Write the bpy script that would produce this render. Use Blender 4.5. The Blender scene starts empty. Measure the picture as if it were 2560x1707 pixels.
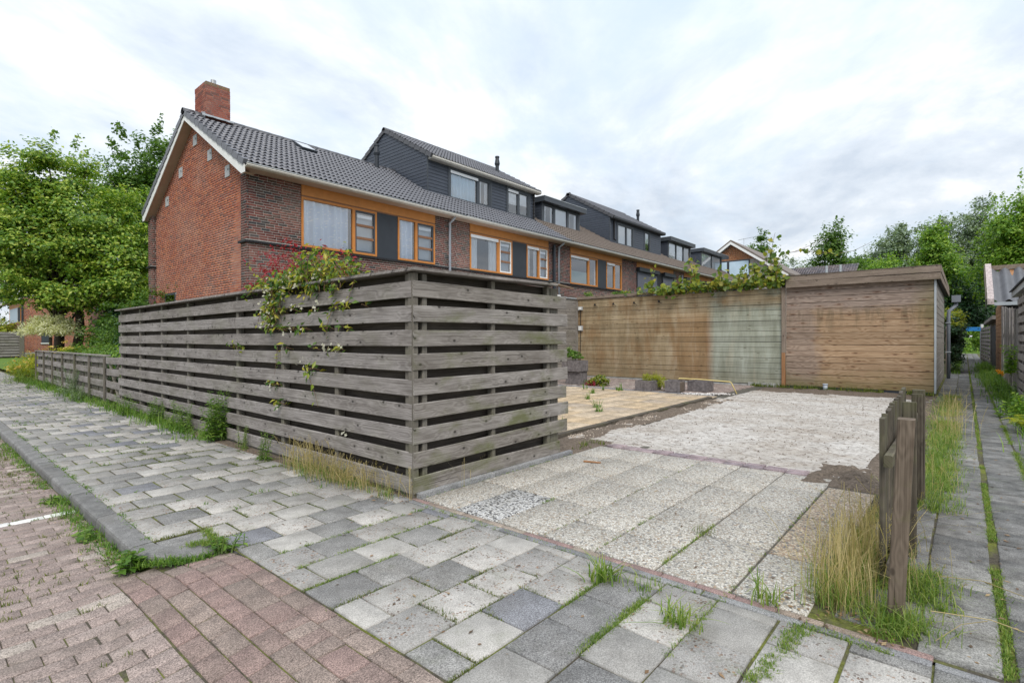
import bpy, math, random
import numpy as np
from mathutils import Vector, Matrix

rnd = random.Random(11)
RG = np.random.RandomState(5)
scene = bpy.context.scene
COL = scene.collection

# ------------------------------------------------------------------ camera
EYE = 1.40
cam_data = bpy.data.cameras.new('camera')
cam = bpy.data.objects.new('camera', cam_data)
COL.objects.link(cam)
cam_data.sensor_width = 36.0
cam_data.lens = 1315.86 / 2560 * 36.0
cam_data.clip_start = 0.05
cam_data.clip_end = 2000
_yaw, _pit, _rol = 0.710289, -0.0045, -0.002715
_w = Vector((math.cos(_yaw)*math.cos(_pit), math.sin(_yaw)*math.cos(_pit), math.sin(_pit)))
_r = Vector((math.sin(_yaw), -math.cos(_yaw), 0))
_u = _r.cross(_w)
_r2 = math.cos(_rol)*_r + math.sin(_rol)*_u
_u2 = -math.sin(_rol)*_r + math.cos(_rol)*_u
cam.matrix_world = Matrix(((_r2.x, _u2.x, -_w.x, 0), (_r2.y, _u2.y, -_w.y, 0), (_r2.z, _u2.z, -_w.z, EYE), (0, 0, 0, 1)))
scene.camera = cam

# ------------------------------------------------------------------ sky and sun
SUN_EL, SUN_AZ = math.radians(46), math.radians(226)      # azimuth counted from +X towards +Y
sun_data = bpy.data.lights.new('sun', 'SUN')
sun_data.energy = 1.5
sun_data.angle = math.radians(22)
sun_data.color = (1.0, 0.95, 0.88)
sun = bpy.data.objects.new('sun', sun_data)
COL.objects.link(sun)
_sd = Vector((math.cos(SUN_EL)*math.cos(SUN_AZ), math.cos(SUN_EL)*math.sin(SUN_AZ), math.sin(SUN_EL)))
sun.rotation_euler = _sd.to_track_quat('Z', 'Y').to_euler()
sun.location = (0, 0, 30)

world = bpy.data.worlds.new('World')
scene.world = world
world.use_nodes = True


def link(nt, sock, val):
    if isinstance(val, bpy.types.NodeSocket):
        nt.links.new(val, sock)
    elif val is not None:
        try:
            sock.default_value = val
        except Exception:
            sock.default_value = (val, val, val)


class NT:
    """small helper round one node tree"""
    def __init__(self, nt):
        self.nt = nt

    def n(self, typ, ins=None, **props):
        nd = self.nt.nodes.new(typ)
        for k, v in props.items():
            setattr(nd, k, v)
        for k, v in (ins or {}).items():
            link(self.nt, nd.inputs[k], v)
        return nd

    def math(self, op, a, b=None, c=None, clamp=False):
        nd = self.n('ShaderNodeMath', {0: a}, operation=op, use_clamp=clamp)
        if b is not None:
            link(self.nt, nd.inputs[1], b)
        if c is not None:
            link(self.nt, nd.inputs[2], c)
        return nd.outputs[0]

    def vmath(self, op, a, b=None):
        nd = self.n('ShaderNodeVectorMath', {0: a}, operation=op)
        if b is not None:
            link(self.nt, nd.inputs[1], b)
        return nd.outputs[0]

    def map(self, vec, scale=(1, 1, 1), loc=(0, 0, 0), rot=(0, 0, 0)):
        return self.n('ShaderNodeMapping', {'Vector': vec, 'Scale': scale, 'Location': loc, 'Rotation': rot}).outputs[0]

    def noise(self, vec, scale=1.0, detail=4.0, rough=0.55, dist=0.0):
        return self.n('ShaderNodeTexNoise', {'Vector': vec, 'Scale': scale, 'Detail': detail, 'Roughness': rough, 'Distortion': dist}).outputs[0]

    def voro(self, vec, scale=1.0, feature='F1', out=0, rand=1.0):
        nd = self.n('ShaderNodeTexVoronoi', {'Vector': vec, 'Scale': scale, 'Randomness': rand}, feature=feature)
        return nd.outputs[out]

    def ramp(self, fac, stops, interp='LINEAR'):
        nd = self.n('ShaderNodeValToRGB', {0: fac})
        cr = nd.color_ramp
        cr.interpolation = interp
        while len(cr.elements) < len(stops):
            cr.elements.new(0.5)
        for e, (p, c) in zip(cr.elements, stops):
            e.position = p
            e.color = (c[0], c[1], c[2], 1) if isinstance(c, (tuple, list)) else (c, c, c, 1)
        return nd.outputs[0]

    def step(self, fac, lo, hi):
        nd = self.n('ShaderNodeMapRange', {0: fac, 1: lo, 2: hi, 3: 0.0, 4: 1.0}, clamp=True)
        return nd.outputs[0]

    def mix(self, fac, a, b, blend='MIX'):
        nd = self.n('ShaderNodeMix', None, data_type='RGBA', blend_type=blend)
        link(self.nt, nd.inputs[0], fac)
        for s, v in ((nd.inputs[6], a), (nd.inputs[7], b)):
            if isinstance(v, bpy.types.NodeSocket):
                self.nt.links.new(v, s)
            else:
                s.default_value = (v[0], v[1], v[2], 1) if not isinstance(v, (int, float)) else (v, v, v, 1)
        return nd.outputs[2]

    def bump(self, h, strength=0.4, dist=0.01):
        return self.n('ShaderNodeBump', {'Height': h, 'Strength': strength, 'Distance': dist}).outputs[0]

    def sep(self, vec):
        return self.n('ShaderNodeSeparateXYZ', {0: vec}).outputs

    def comb(self, x, y, z):
        return self.n('ShaderNodeCombineXYZ', {0: x, 1: y, 2: z}).outputs[0]


def build_world():
    nt = world.node_tree
    nt.nodes.clear()
    t = NT(nt)
    sky = t.n('ShaderNodeTexSky', None, sky_type='NISHITA', sun_disc=False, sun_elevation=SUN_EL,
              sun_rotation=math.pi/2 - SUN_AZ, air_density=1.2, dust_density=1.5, ozone_density=1.0)
    d = t.n('ShaderNodeTexCoord').outputs['Generated']
    x, y, z = t.sep(d)
    den = t.math('ADD', t.math('MAXIMUM', z, 0.0), 0.16)
    p = t.comb(t.math('DIVIDE', x, den), t.math('DIVIDE', y, den), 0.0)
    p = t.map(p, scale=(1.0, 1.0, 1.0), loc=(1.7, .6, 0), rot=(0, 0, math.radians(-28)))
    ps = t.map(p, scale=(0.75, 1.0, 1.0))
    big = t.noise(ps, 1.05, 7, 0.56, 0.35)
    fine = t.noise(t.map(p, scale=(0.9, 1.35, 1), loc=(4.1, 2.2, 0)), 2.3, 8, 0.58, 0.35)
    cov = t.math('ADD', t.math('MULTIPLY', big, 0.68), t.math('MULTIPLY', fine, 0.32))
    m = t.step(cov, 0.36, 0.56)
    thick = t.noise(t.map(p, scale=(0.75, 1.0, 1), loc=(9.3, 1.7, 0)), 1.15, 8, 0.60, 0.3)
    cloud = t.ramp(thick, [(0.36, (9.0, 9.05, 9.1)), (0.46, (7.5, 7.7, 7.95)), (0.53, (6.0, 6.5, 7.1)), (0.62, (4.7, 5.3, 6.1))])
    gap = t.mix(0.72, sky.outputs[0], (5.9, 6.8, 7.9))
    c = t.mix(m, gap, cloud)
    # an overcast sky grows brighter towards the zenith
    gr = t.math('MULTIPLY_ADD', t.math('MAXIMUM', z, 0.0), 0.55, 0.86)
    c = t.vmath('MULTIPLY', c, t.comb(gr, gr, gr))
    low = t.step(z, -0.02, -0.2)
    c = t.mix(low, c, (3.0, 3.1, 3.1))
    bg = t.n('ShaderNodeBackground', {'Color': c, 'Strength': 0.1})
    out = t.n('ShaderNodeOutputWorld')
    nt.links.new(bg.outputs[0], out.inputs[0])


build_world()

scene.view_settings.view_transform = 'Standard'
scene.view_settings.look = 'None'
scene.view_settings.exposure = 0.52
scene.view_settings.gamma = 1.0
scene.view_settings.use_curve_mapping = False
scene.cycles.max_bounces = 6
scene.cycles.transparent_max_bounces = 8
scene.cycles.use_denoising = True

# ------------------------------------------------------------------ object helpers
WL = {}


def link_obj(o, parent=None, loc=(0, 0, 0)):
    loc = Vector(loc)
    COL.objects.link(o)
    if parent is not None:
        o.parent = parent
        o.location = loc - WL[parent.name]
    else:
        o.location = loc
    WL[o.name] = loc
    return o


def thing(name, label, cat, loc=(0, 0, 0), group=None):
    o = bpy.data.objects.new(name, None)
    o.empty_display_size = 0.2
    link_obj(o, None, loc)
    o['label'] = label
    o['category'] = cat
    if group:
        o['group'] = group
    return o


def tag(o, label, cat, group=None):
    o['label'] = label
    o['category'] = cat
    if group:
        o['group'] = group
    return o


def obj(name, mesh, mat=None, parent=None, loc=(0, 0, 0), kind=None, rot=None, smooth=False):
    o = bpy.data.objects.new(name, mesh)
    if mat is not None and len(mesh.materials) == 0:
        mesh.materials.append(mat)
    link_obj(o, parent, loc)
    if rot is not None:
        o.rotation_euler = rot
    if kind:
        o['kind'] = kind
    if smooth:
        mesh.polygons.foreach_set('use_smooth', [True]*len(mesh.polygons))
    return o


def np_mesh(name, v, f, smooth=False):
    """v (n,3), f (m,k) arrays"""
    v = np.asarray(v, dtype=np.float32)
    f = np.asarray(f, dtype=np.int32)
    me = bpy.data.meshes.new(name)
    me.vertices.add(len(v))
    me.vertices.foreach_set('co', v.ravel())
    m, k = f.shape
    me.loops.add(m*k)
    me.loops.foreach_set('vertex_index', f.ravel())
    me.polygons.add(m)
    me.polygons.foreach_set('loop_start', np.arange(0, m*k, k, dtype=np.int32))
    me.polygons.foreach_set('loop_total', np.full(m, k, dtype=np.int32))
    if smooth:
        me.polygons.foreach_set('use_smooth', np.ones(m, dtype=bool))
    me.update(calc_edges=True)
    return me


class MB:
    def __init__(self):
        self.v, self.f = [], []

    def add(self, vs, fs):
        b = len(self.v)
        self.v.extend(vs)
        self.f.extend([tuple(i+b for i in q) for q in fs])
        return self

    def box(self, x0, x1, y0, y1, z0, z1):
        return self.add([(x0, y0, z0), (x1, y0, z0), (x1, y1, z0), (x0, y1, z0), (x0, y0, z1), (x1, y0, z1), (x1, y1, z1), (x0, y1, z1)],
                        [(0, 3, 2, 1), (4, 5, 6, 7), (0, 1, 5, 4), (1, 2, 6, 5), (2, 3, 7, 6), (3, 0, 4, 7)])

    def hexa(self, p):
        """8 corner points: bottom 4 then top 4, same turn"""
        return self.add(p, [(0, 3, 2, 1), (4, 5, 6, 7), (0, 1, 5, 4), (1, 2, 6, 5), (2, 3, 7, 6), (3, 0, 4, 7)])

    def prism(self, poly, off):
        """poly: list of 3D points, off: extrusion vector"""
        n = len(poly)
        q = [tuple(np.add(p, off)) for p in poly]
        fs = [tuple(range(n))[::-1], tuple(range(n, 2*n))]
        for i in range(n):
            j = (i+1) % n
            fs.append((i, j, n+j, n+i))
        return self.add(list(poly)+q, fs)

    def tube(self, pts, rad, n=8, cap=True):
        pts = [Vector(p) for p in pts]
        if isinstance(rad, (int, float)):
            rad = [rad]*len(pts)
        vs, fs = [], []
        side = None
        for i, p in enumerate(pts):
            d = (pts[min(i+1, len(pts)-1)] - pts[max(i-1, 0)]).normalized()
            if side is None:
                a = Vector((0, 0, 1)) if abs(d.z) < 0.9 else Vector((1, 0, 0))
                side = d.cross(a).normalized()
            side = (side - d*side.dot(d)).normalized()
            up = d.cross(side)
            for k in range(n):
                t = 2*math.pi*k/n
                vs.append(tuple(p + (side*math.cos(t) + up*math.sin(t))*rad[i]))
        for i in range(len(pts)-1):
            for k in range(n):
                j = (k+1) % n
                fs.append((i*n+k, i*n+j, (i+1)*n+j, (i+1)*n+k))
        if cap:
            fs.append(tuple(range(n))[::-1])
            fs.append(tuple(range((len(pts)-1)*n, len(pts)*n)))
        return self.add(vs, fs)

    def mesh(self, name, smooth=False):
        me = bpy.data.meshes.new(name)
        me.from_pydata([tuple(p) for p in self.v], [], self.f)
        if smooth:
            me.polygons.foreach_set('use_smooth', [True]*len(me.polygons))
        me.update()
        return me


def tile_arrays(w, l, h, c, jitter=0.0):
    """a slab centred on the origin, top at z=0, small chamfer c; 12 verts, 9 faces"""
    a, b = w/2, l/2
    v = np.array([(-a, -b, -h), (a, -b, -h), (a, b, -h), (-a, b, -h),
                  (-a, -b, -c), (a, -b, -c), (a, b, -c), (-a, b, -c),
                  (-a+c, -b+c, 0), (a-c, -b+c, 0), (a-c, b-c, 0), (-a+c, b-c, 0)], dtype=float)
    f = [(8, 9, 10, 11)]
    for i in range(4):
        j = (i+1) % 4
        f.append((i, j, 4+j, 4+i))
        f.append((4+i, 4+j, 8+j, 8+i))
    return v, np.array(f)


def tile_mesh(name, w, l, h, c):
    v, f = tile_arrays(w, l, h, c)
    return np_mesh(name, v, f)


def lay_tiles(parent, name, specs, mat_pick, h=0.05, c=0.004, limit=300, rest_name=None, tilt=0.006, dz=0.003, zf=None):
    """specs: (cx, cy, w, l, z) world; nearest `limit` become parts, the rest one stuff part"""
    cache = {}
    specs = sorted(specs, key=lambda s: s[0]**2 + s[1]**2)
    rest = {}
    for i, (cx, cy, w, l, z) in enumerate(specs):
        rx, ry = rnd.gauss(0, tilt), rnd.gauss(0, tilt)
        rz = rnd.gauss(0, 0.006)
        if zf:
            rx += float(zf(cx, cy+.05)-zf(cx, cy-.05))/.1
            ry -= float(zf(cx+.05, cy)-zf(cx-.05, cy))/.1
        zz = z + rnd.uniform(-dz, dz)
        mat = mat_pick(cx, cy, i)
        if i < limit:
            key = (round(w, 3), round(l, 3), mat.name)
            if key not in cache:
                cache[key] = tile_mesh(name, w, l, h, c)
                cache[key].materials.append(mat)
            obj(name, cache[key], None, parent, (cx, cy, zz), rot=(rx, ry, rz))
        else:
            rest.setdefault(mat.name, []).append((cx, cy, w, l, zz, rx, ry))
    for mn, lst in rest.items():
        V, F = [], []
        for k, (cx, cy, w, l, zz, rx, ry) in enumerate(lst):
            v, f = tile_arrays(w, l, h, c)
            v[:, 2] += v[:, 1]*rx - v[:, 0]*ry
            V.append(v + (cx, cy, zz))
            F.append(f + 12*k)
        obj(rest_name or name+'s', np_mesh(name+'s', np.concatenate(V), np.concatenate(F)), bpy.data.materials[mn], parent, kind='stuff')


def grid_sheet(name, x0, x1, y0, y1, nx, ny, hf):
    xs = np.linspace(x0, x1, nx)
    ys = np.linspace(y0, y1, ny)
    X, Y = np.meshgrid(xs, ys, indexing='ij')
    Z = hf(X, Y)
    v = np.stack([X, Y, Z], -1).reshape(-1, 3)
    i, j = np.meshgrid(np.arange(nx-1), np.arange(ny-1), indexing='ij')
    a = (i*ny + j).ravel()
    f = np.stack([a, a+ny, a+ny+1, a+1], -1)
    return np_mesh(name, v, f, True)


def vnoise(X, Y, seed=0):
    """smooth value noise on arrays"""
    X = np.asarray(X, float)
    Y = np.asarray(Y, float)
    xi, yi = np.floor(X).astype(int), np.floor(Y).astype(int)
    xf, yf = X-xi, Y-yi
    xf, yf = xf*xf*(3-2*xf), yf*yf*(3-2*yf)

    def hsh(a, b):
        n = (a*374761393 + b*668265263 + seed*1442695041) & 0x7fffffff
        n = ((n ^ (n >> 13))*1274126177) & 0x7fffffff
        return ((n ^ (n >> 16)) & 0xffff)/65535.0
    return (hsh(xi, yi)*(1-xf) + hsh(xi+1, yi)*xf)*(1-yf) + (hsh(xi, yi+1)*(1-xf) + hsh(xi+1, yi+1)*xf)*yf


def fbm(X, Y, sc, oct=4, seed=0):
    s, a, t = 0, 1.0, 0
    for o in range(oct):
        s = s + a*vnoise(np.asarray(X)*sc*2**o + 17.3*o, np.asarray(Y)*sc*2**o + 9.1*o, seed+o)
        t += a
        a *= 0.5
    return s/t


# ------------------------------------------------------------------ materials
def new_mat(name):
    m = bpy.data.materials.new(name)
    m.use_nodes = True
    m.node_tree.nodes.clear()
    return m, NT(m.node_tree)


def finish(t, base, rough=0.7, normal=None, spec=0.35, metal=0.0, coat=0.0):
    ins = {'Base Color': base, 'Roughness': rough, 'Specular IOR Level': spec, 'Metallic': metal}
    if normal is not None:
        ins['Normal'] = normal
    if not isinstance(base, bpy.types.NodeSocket):
        ins['Base Color'] = (base[0], base[1], base[2], 1)
    p = t.n('ShaderNodeBsdfPrincipled', ins)
    out = t.n('ShaderNodeOutputMaterial')
    t.nt.links.new(p.outputs[0], out.inputs[0])
    return p


def rand_piece(t):
    """one random value per piece: per object when it stands alone, per island when joined"""
    a = t.n('ShaderNodeObjectInfo').outputs['Random']
    b = t.n('ShaderNodeNewGeometry').outputs['Random Per Island']
    return t.math('FRACT', t.math('ADD', a, b))


def pos(t):
    return t.n('ShaderNodeNewGeometry').outputs['Position']


def plain(name, col, rough=0.6, var=0.12, sc=3.0, spec=0.35, metal=0.0, bump=0.0, bsc=60):
    m, t = new_mat(name)
    p = pos(t)
    n = t.noise(p, sc, 5, 0.6)
    lo = tuple(c*(1-var) for c in col)
    hi = tuple(min(1, c*(1+var)) for c in col)
    base = t.ramp(n, [(0.3, lo), (0.7, hi)])
    nb = t.bump(t.noise(p, bsc, 4), bump, 0.005) if bump else None
    finish(t, base, rough, nb, spec, metal)
    return m


def wood(name, dark, light, algae=0.0, tint=None, knots=1.0, contrast=1.0, vertical=False, knotcol=None, streak=None):
    """weathered timber; local x runs along the board"""
    m, t = new_mat(name)
    oc = t.n('ShaderNodeTexCoord').outputs['Object']
    r = rand_piece(t)
    off = t.comb(t.math('MULTIPLY', r, 37.0), t.math('MULTIPLY', r, 11.0), t.math('MULTIPLY', r, 23.0))
    v = t.vmath('ADD', oc, off)
    vx, vy, vz = t.sep(v)
    v2 = t.comb(vx, t.math('ADD', vy, vz), 0.0)
    if knots:
        vo = t.n('ShaderNodeTexVoronoi', {'Vector': t.map(v2, (4.2, 6.4, 1)), 'Scale': 1.0}, feature='F1', voronoi_dimensions='2D')
        kd = vo.outputs['Distance']
        bend = t.math('MULTIPLY', t.math('SUBTRACT', 1.0, t.step(kd, 0.05, 0.42)), 0.10)
    else:
        bend = 0.0
    warp = t.math('ADD', t.noise(t.map(v2, (0.55, 8, 1)), 1.0, 2, 0.4), bend)
    rings = t.math('SINE', t.math('MULTIPLY', warp, 75.0))
    rings = t.math('MULTIPLY_ADD', rings, 0.5, 0.5)
    grain = t.noise(t.map(v2, (1.1, 95, 1)), 1.0, 4, 0.7)
    blot = t.noise(t.map(v2, (1.5, 5, 1)), 1.3, 6, 0.65)
    fac = t.math('ADD', t.math('MULTIPLY', rings, 0.08), t.math('ADD', t.math('MULTIPLY', grain, 0.57), t.math('MULTIPLY', blot, 0.48)))
    c = 0.17/contrast
    base = t.ramp(fac, [(0.58-c, dark), (0.58+c, light)])
    # the boards differ a little from one another
    base = t.mix(t.math('MULTIPLY', t.math('ABSOLUTE', t.math('SUBTRACT', r, 0.5)), 0.7), base, t.mix(1.0, base, tint or (0.62, 0.58, 0.52), 'MULTIPLY'))
    if streak:
        st = t.step(t.noise(t.map(v, (7, 1.2, 1.2)), 1.0, 4, 0.6), 0.5, 0.72)
        base = t.mix(t.math('MULTIPLY', st, 0.7), base, streak)
    # splits along the grain
    cr = t.step(t.noise(t.map(v2, (0.9, 70, 1), (3, 1, 0)), 1.0, 2, 0.5), 0.66, 0.70)
    base = t.mix(t.math('MULTIPLY', cr, 0.7), base, tuple(x*0.35 for x in dark))
    if knots:
        keep = t.math('GREATER_THAN', t.sep(vo.outputs['Color'])[0], 0.60)
        k = t.math('MULTIPLY', t.math('SUBTRACT', 1.0, t.step(kd, 0.05, 0.095)), keep)
        halo = t.math('MULTIPLY', t.math('SUBTRACT', 1.0, t.step(kd, 0.09, 0.28)), keep)
        base = t.mix(t.math('MULTIPLY', halo, 0.22*knots), base, tuple(x*0.6 for x in dark))
        base = t.mix(t.math('MULTIPLY', k, 0.85*knots), base, knotcol or tuple(x*0.22 for x in dark))
    if algae:
        an = t.noise(t.map(pos(t), (1.4, 1.4, 2.5)), 1.3, 6, 0.65)
        am = t.math('MULTIPLY', t.step(an, 0.50, 0.70), algae)
        base = t.mix(am, base, (0.115, 0.125, 0.045))
    hgt = t.math('ADD', grain, t.math('MULTIPLY', cr, -1.2))
    finish(t, base, 0.82, t.bump(hgt, 0.55, 0.004), 0.2)
    return m


def brick_mat(name, stops):
    m, t = new_mat(name)
    r = rand_piece(t)
    p = pos(t)
    base = t.ramp(r, stops, 'CONSTANT')
    n = t.noise(p, 45, 4, 0.6)
    base = t.mix(t.math('MULTIPLY', t.step(n, 0.35, 0.75), 0.22), base, t.mix(1.0, base, (0.55, 0.5, 0.5), 'MULTIPLY'))
    big = t.noise(p, 0.8, 4, 0.6)
    base = t.mix(t.math('MULTIPLY', t.step(big, 0.42, 0.72), 0.28), base, (0.42, 0.30, 0.24))
    finish(t, base, 0.85, t.bump(n, 0.4, 0.004), 0.2)
    return m


def slab_mat(name, stops, pebble=0.0, speck=0.5, pebcol=(0.17, 0.10, 0.065), mottled=0.3, moss=0.0, rough=0.85):
    """concrete paving: colour per slab, fine speckle, worn spots where the pebbles show"""
    m, t = new_mat(name)
    r = rand_piece(t)
    p = pos(t)
    base = t.ramp(r, stops, 'CONSTANT')
    fine = t.noise(p, 150, 4, 0.8)
    base = t.mix(speck, base, t.mix(1.0, base, t.ramp(fine, [(0.36, 0.28), (0.5, 1.0), (0.62, 1.7)]), 'MULTIPLY'))
    mo = t.noise(t.vmath('ADD', p, t.comb(t.math('MULTIPLY', r, 9), 0, 0)), 7, 6, 0.65)
    base = t.mix(mottled, base, t.mix(1.0, base, t.ramp(mo, [(0.34, 0.45), (0.5, 1.0), (0.64, 1.45)]), 'MULTIPLY'))
    # grime gathers in broad patches
    gr = t.step(t.noise(p, 1.7, 6, 0.7), 0.5, 0.72)
    base = t.mix(t.math('MULTIPLY', gr, 0.42), base, (0.15, 0.135, 0.112))
    h = fine
    if pebble:
        vo = t.n('ShaderNodeTexVoronoi', {'Vector': p, 'Scale': 62.0}, feature='F1')
        region = t.step(t.noise(t.vmath('ADD', p, t.comb(t.math('MULTIPLY', r, 7), 3, 0)), 9, 5, 0.7), 0.44, 0.60)
        spot = t.math('MULTIPLY', t.math('LESS_THAN', vo.outputs['Distance'], 0.44), t.math('GREATER_THAN', t.sep(vo.outputs['Color'])[1], 0.42))
        has = t.math('GREATER_THAN', r, 0.36)
        k = t.math('MULTIPLY', t.math('MULTIPLY', t.math('MULTIPLY', spot, region), has), pebble)
        pc = t.ramp(t.sep(vo.outputs['Color'])[0], [(0.0, tuple(x*0.45 for x in pebcol)), (0.4, pebcol), (0.7, (0.28, 0.165, 0.10)), (0.9, (0.14, 0.135, 0.135))], 'CONSTANT')
        base = t.mix(k, base, pc)
    if moss:
        g = t.math('MULTIPLY', t.step(t.noise(p, 3.1, 7, 0.7), 0.56, 0.72), moss)
        base = t.mix(g, base, (0.10, 0.12, 0.05))
    finish(t, base, rough, t.bump(h, 0.35, 0.002), 0.25)
    return m


def aggregate_mat(name, stops, scale=78, cement=(0.36, 0.34, 0.30), dirt=0.25):
    """exposed pebbles set in cement"""
    m, t = new_mat(name)
    p = pos(t)
    w = t.vmath('ADD', p, t.n('ShaderNodeVectorMath', {0: t.n('ShaderNodeTexNoise', {'Vector': p, 'Scale': 60.0}).outputs[1], 1: (0.006, 0.006, 0.006)}, operation='MULTIPLY').outputs[0])
    vo = t.n('ShaderNodeTexVoronoi', {'Vector': w, 'Scale': float(scale)}, feature='F1')
    col = t.ramp(t.sep(vo.outputs['Color'])[0], stops, 'CONSTANT')
    edge = t.n('ShaderNodeTexVoronoi', {'Vector': w, 'Scale': float(scale)}, feature='DISTANCE_TO_EDGE').outputs[0]
    e = t.step(edge, 0.02, 0.14)
    base = t.mix(e, t.mix(0.5, cement, (0.16, 0.15, 0.13)), col)
    r = rand_piece(t)
    base = t.mix(0.5, base, t.mix(1.0, base, t.ramp(r, [(0, 0.93), (1, 1.08)]), 'MULTIPLY'))
    dn = t.step(t.noise(p, 2.2, 7, 0.68), 0.5, 0.74)
    base = t.mix(t.math('MULTIPLY', dn, dirt), base, (0.17, 0.15, 0.11))
    finish(t, base, 0.8, t.bump(t.math('SUBTRACT', 1.0, vo.outputs['Distance']), 0.7, 0.006), 0.3)
    return m


def leaf_mat(name, stops, trans=0.35, rough=0.5, patch=0.9):
    m, t = new_mat(name)
    r = rand_piece(t)
    p = pos(t)
    n = t.noise(p, patch, 4, 0.6)
    f = t.math('ADD', t.math('MULTIPLY', r, 0.55), t.math('MULTIPLY', n, 0.5))
    base = t.ramp(f, stops)
    b = t.n('ShaderNodeBsdfPrincipled', {'Base Color': base, 'Roughness': rough, 'Specular IOR Level': 0.35})
    tr = t.n('ShaderNodeBsdfTranslucent', {'Color': t.mix(1.0, base, (1.5, 1.55, 0.7), 'MULTIPLY')})
    mx = t.n('ShaderNodeMixShader', {0: trans})
    t.nt.links.new(b.outputs[0], mx.inputs[1])
    t.nt.links.new(tr.outputs[0], mx.inputs[2])
    out = t.n('ShaderNodeOutputMaterial')
    t.nt.links.new(mx.outputs[0], out.inputs[0])
    return m


def glass_mat(name, tint=(0.95, 0.98, 1.0), base_refl=0.13):
    m, t = new_mat(name)
    fr = t.n('ShaderNodeFresnel', {'IOR': 1.55}).outputs[0]
    f = t.math('ADD', t.math('MULTIPLY', fr, 1.1), base_refl, clamp=True)
    g = t.n('ShaderNodeBsdfGlossy', {'Color': (1, 1, 1, 1), 'Roughness': 0.02})
    tp = t.n('ShaderNodeBsdfTransparent', {'Color': (tint[0], tint[1], tint[2], 1)})
    mx = t.n('ShaderNodeMixShader', {0: f})
    t.nt.links.new(tp.outputs[0], mx.inputs[1])
    t.nt.links.new(g.outputs[0], mx.inputs[2])
    out = t.n('ShaderNodeOutputMaterial')
    t.nt.links.new(mx.outputs[0], out.inputs[0])
    return m


M = {}
M['fence_wood'] = wood('fence_wood', (0.150, 0.133, 0.122), (0.395, 0.366, 0.350), algae=0.25, contrast=1.15)
M['fence_green'] = wood('fence_green', (0.150, 0.133, 0.117), (0.385, 0.358, 0.335), algae=0.8, contrast=1.15)
M['fence_back_shaded'] = wood('fence_back_shaded', (0.040, 0.033, 0.027), (0.115, 0.098, 0.082), knots=0)  # same grey boards as the front, coloured dark to paint in the gap shade
M['post_wood'] = wood('post_wood', (0.11, 0.10, 0.085), (0.23, 0.21, 0.18), algae=0.4, knots=0)
M['picket_wood'] = wood('picket_wood', (0.045, 0.038, 0.030), (0.165, 0.142, 0.112), algae=0.5, knots=0.5)
M['picket_post'] = wood('picket_post', (0.085, 0.064, 0.047), (0.25, 0.20, 0.155), algae=0.7, knots=0.6)
M['shed_brown'] = wood('shed_brown', (0.165, 0.108, 0.072), (0.40, 0.285, 0.195), algae=0.35, tint=(0.7, 0.62, 0.6), knots=1.0, knotcol=(0.06, 0.03, 0.02), contrast=0.9)
M['shed_grey'] = wood('shed_grey', (0.17, 0.155, 0.14), (0.35, 0.325, 0.29), algae=0.2)
M['fascia_wood'] = wood('fascia_wood', (0.15, 0.115, 0.09), (0.34, 0.275, 0.225), algae=0.15)
M['dark_board'] = wood('dark_board', (0.03, 0.03, 0.03), (0.07, 0.07, 0.07), knots=0)
M['orange_clad'] = wood('orange_clad', (0.26, 0.13, 0.06), (0.46, 0.25, 0.13), knots=0)
M['mortar'] = plain('mortar', (0.42, 0.40, 0.37), 0.9, 0.15, 20)
M['brick_red'] = brick_mat('brick_red', [(0, (0.38, 0.115, 0.062)), (0.24, (0.43, 0.138, 0.07)), (0.50, (0.34, 0.10, 0.058)), (0.68, (0.46, 0.158, 0.078)), (0.84, (0.31, 0.10, 0.06)), (0.95, (0.23, 0.085, 0.058))])
M['brick_dark'] = brick_mat('brick_dark', [(0, (0.135, 0.048, 0.04)), (0.25, (0.085, 0.055, 0.046)), (0.45, (0.17, 0.06, 0.048)), (0.66, (0.105, 0.042, 0.038)), (0.82, (0.045, 0.045, 0.048)), (0.93, (0.19, 0.075, 0.06))])
M['brick_chimney'] = brick_mat('brick_chimney', [(0, (0.27, 0.072, 0.05)), (0.3, (0.33, 0.095, 0.062)), (0.55, (0.21, 0.062, 0.048)), (0.75, (0.36, 0.12, 0.08)), (0.9, (0.16, 0.06, 0.05))])
M['brick_orange'] = brick_mat('brick_orange', [(0, (0.47, 0.19, 0.075)), (0.5, (0.54, 0.24, 0.10)), (0.8, (0.40, 0.15, 0.06))])
M['tile_dark'] = plain('tile_dark', (0.142, 0.144, 0.162), 0.40, 0.18, 30, 0.6, bump=0.1)
M['tile_brown'] = plain('tile_brown', (0.17, 0.138, 0.115), 0.6, 0.3, 24, 0.35, bump=0.2)
M['ridge_tile'] = plain('ridge_tile', (0.075, 0.075, 0.082), 0.45, 0.2, 20, 0.5)
M['verge_tile'] = plain('verge_tile', (0.14, 0.145, 0.165), 0.5, 0.15, 20, 0.4)
M['underlay'] = plain('underlay', (0.02, 0.02, 0.022), 0.9)
M['white_paint'] = plain('white_paint', (0.76, 0.76, 0.74), 0.5, 0.05)
M['cream_gutter'] = plain('cream_gutter', (0.62, 0.60, 0.55), 0.5, 0.1, 6)
M['soffit'] = plain('soffit', (0.46, 0.35, 0.28), 0.7, 0.08)
M['ochre_paint'] = plain('ochre_paint', (0.50, 0.195, 0.044), 0.5, 0.10, 7)
M['ochre_panel'] = plain('ochre_panel', (0.50, 0.21, 0.056), 0.55, 0.10, 5)
M['charcoal_panel'] = plain('charcoal_panel', (0.029, 0.035, 0.044), 0.5, 0.12)
M['charcoal_frame'] = plain('charcoal_frame', (0.055, 0.064, 0.076), 0.45, 0.08)
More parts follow.
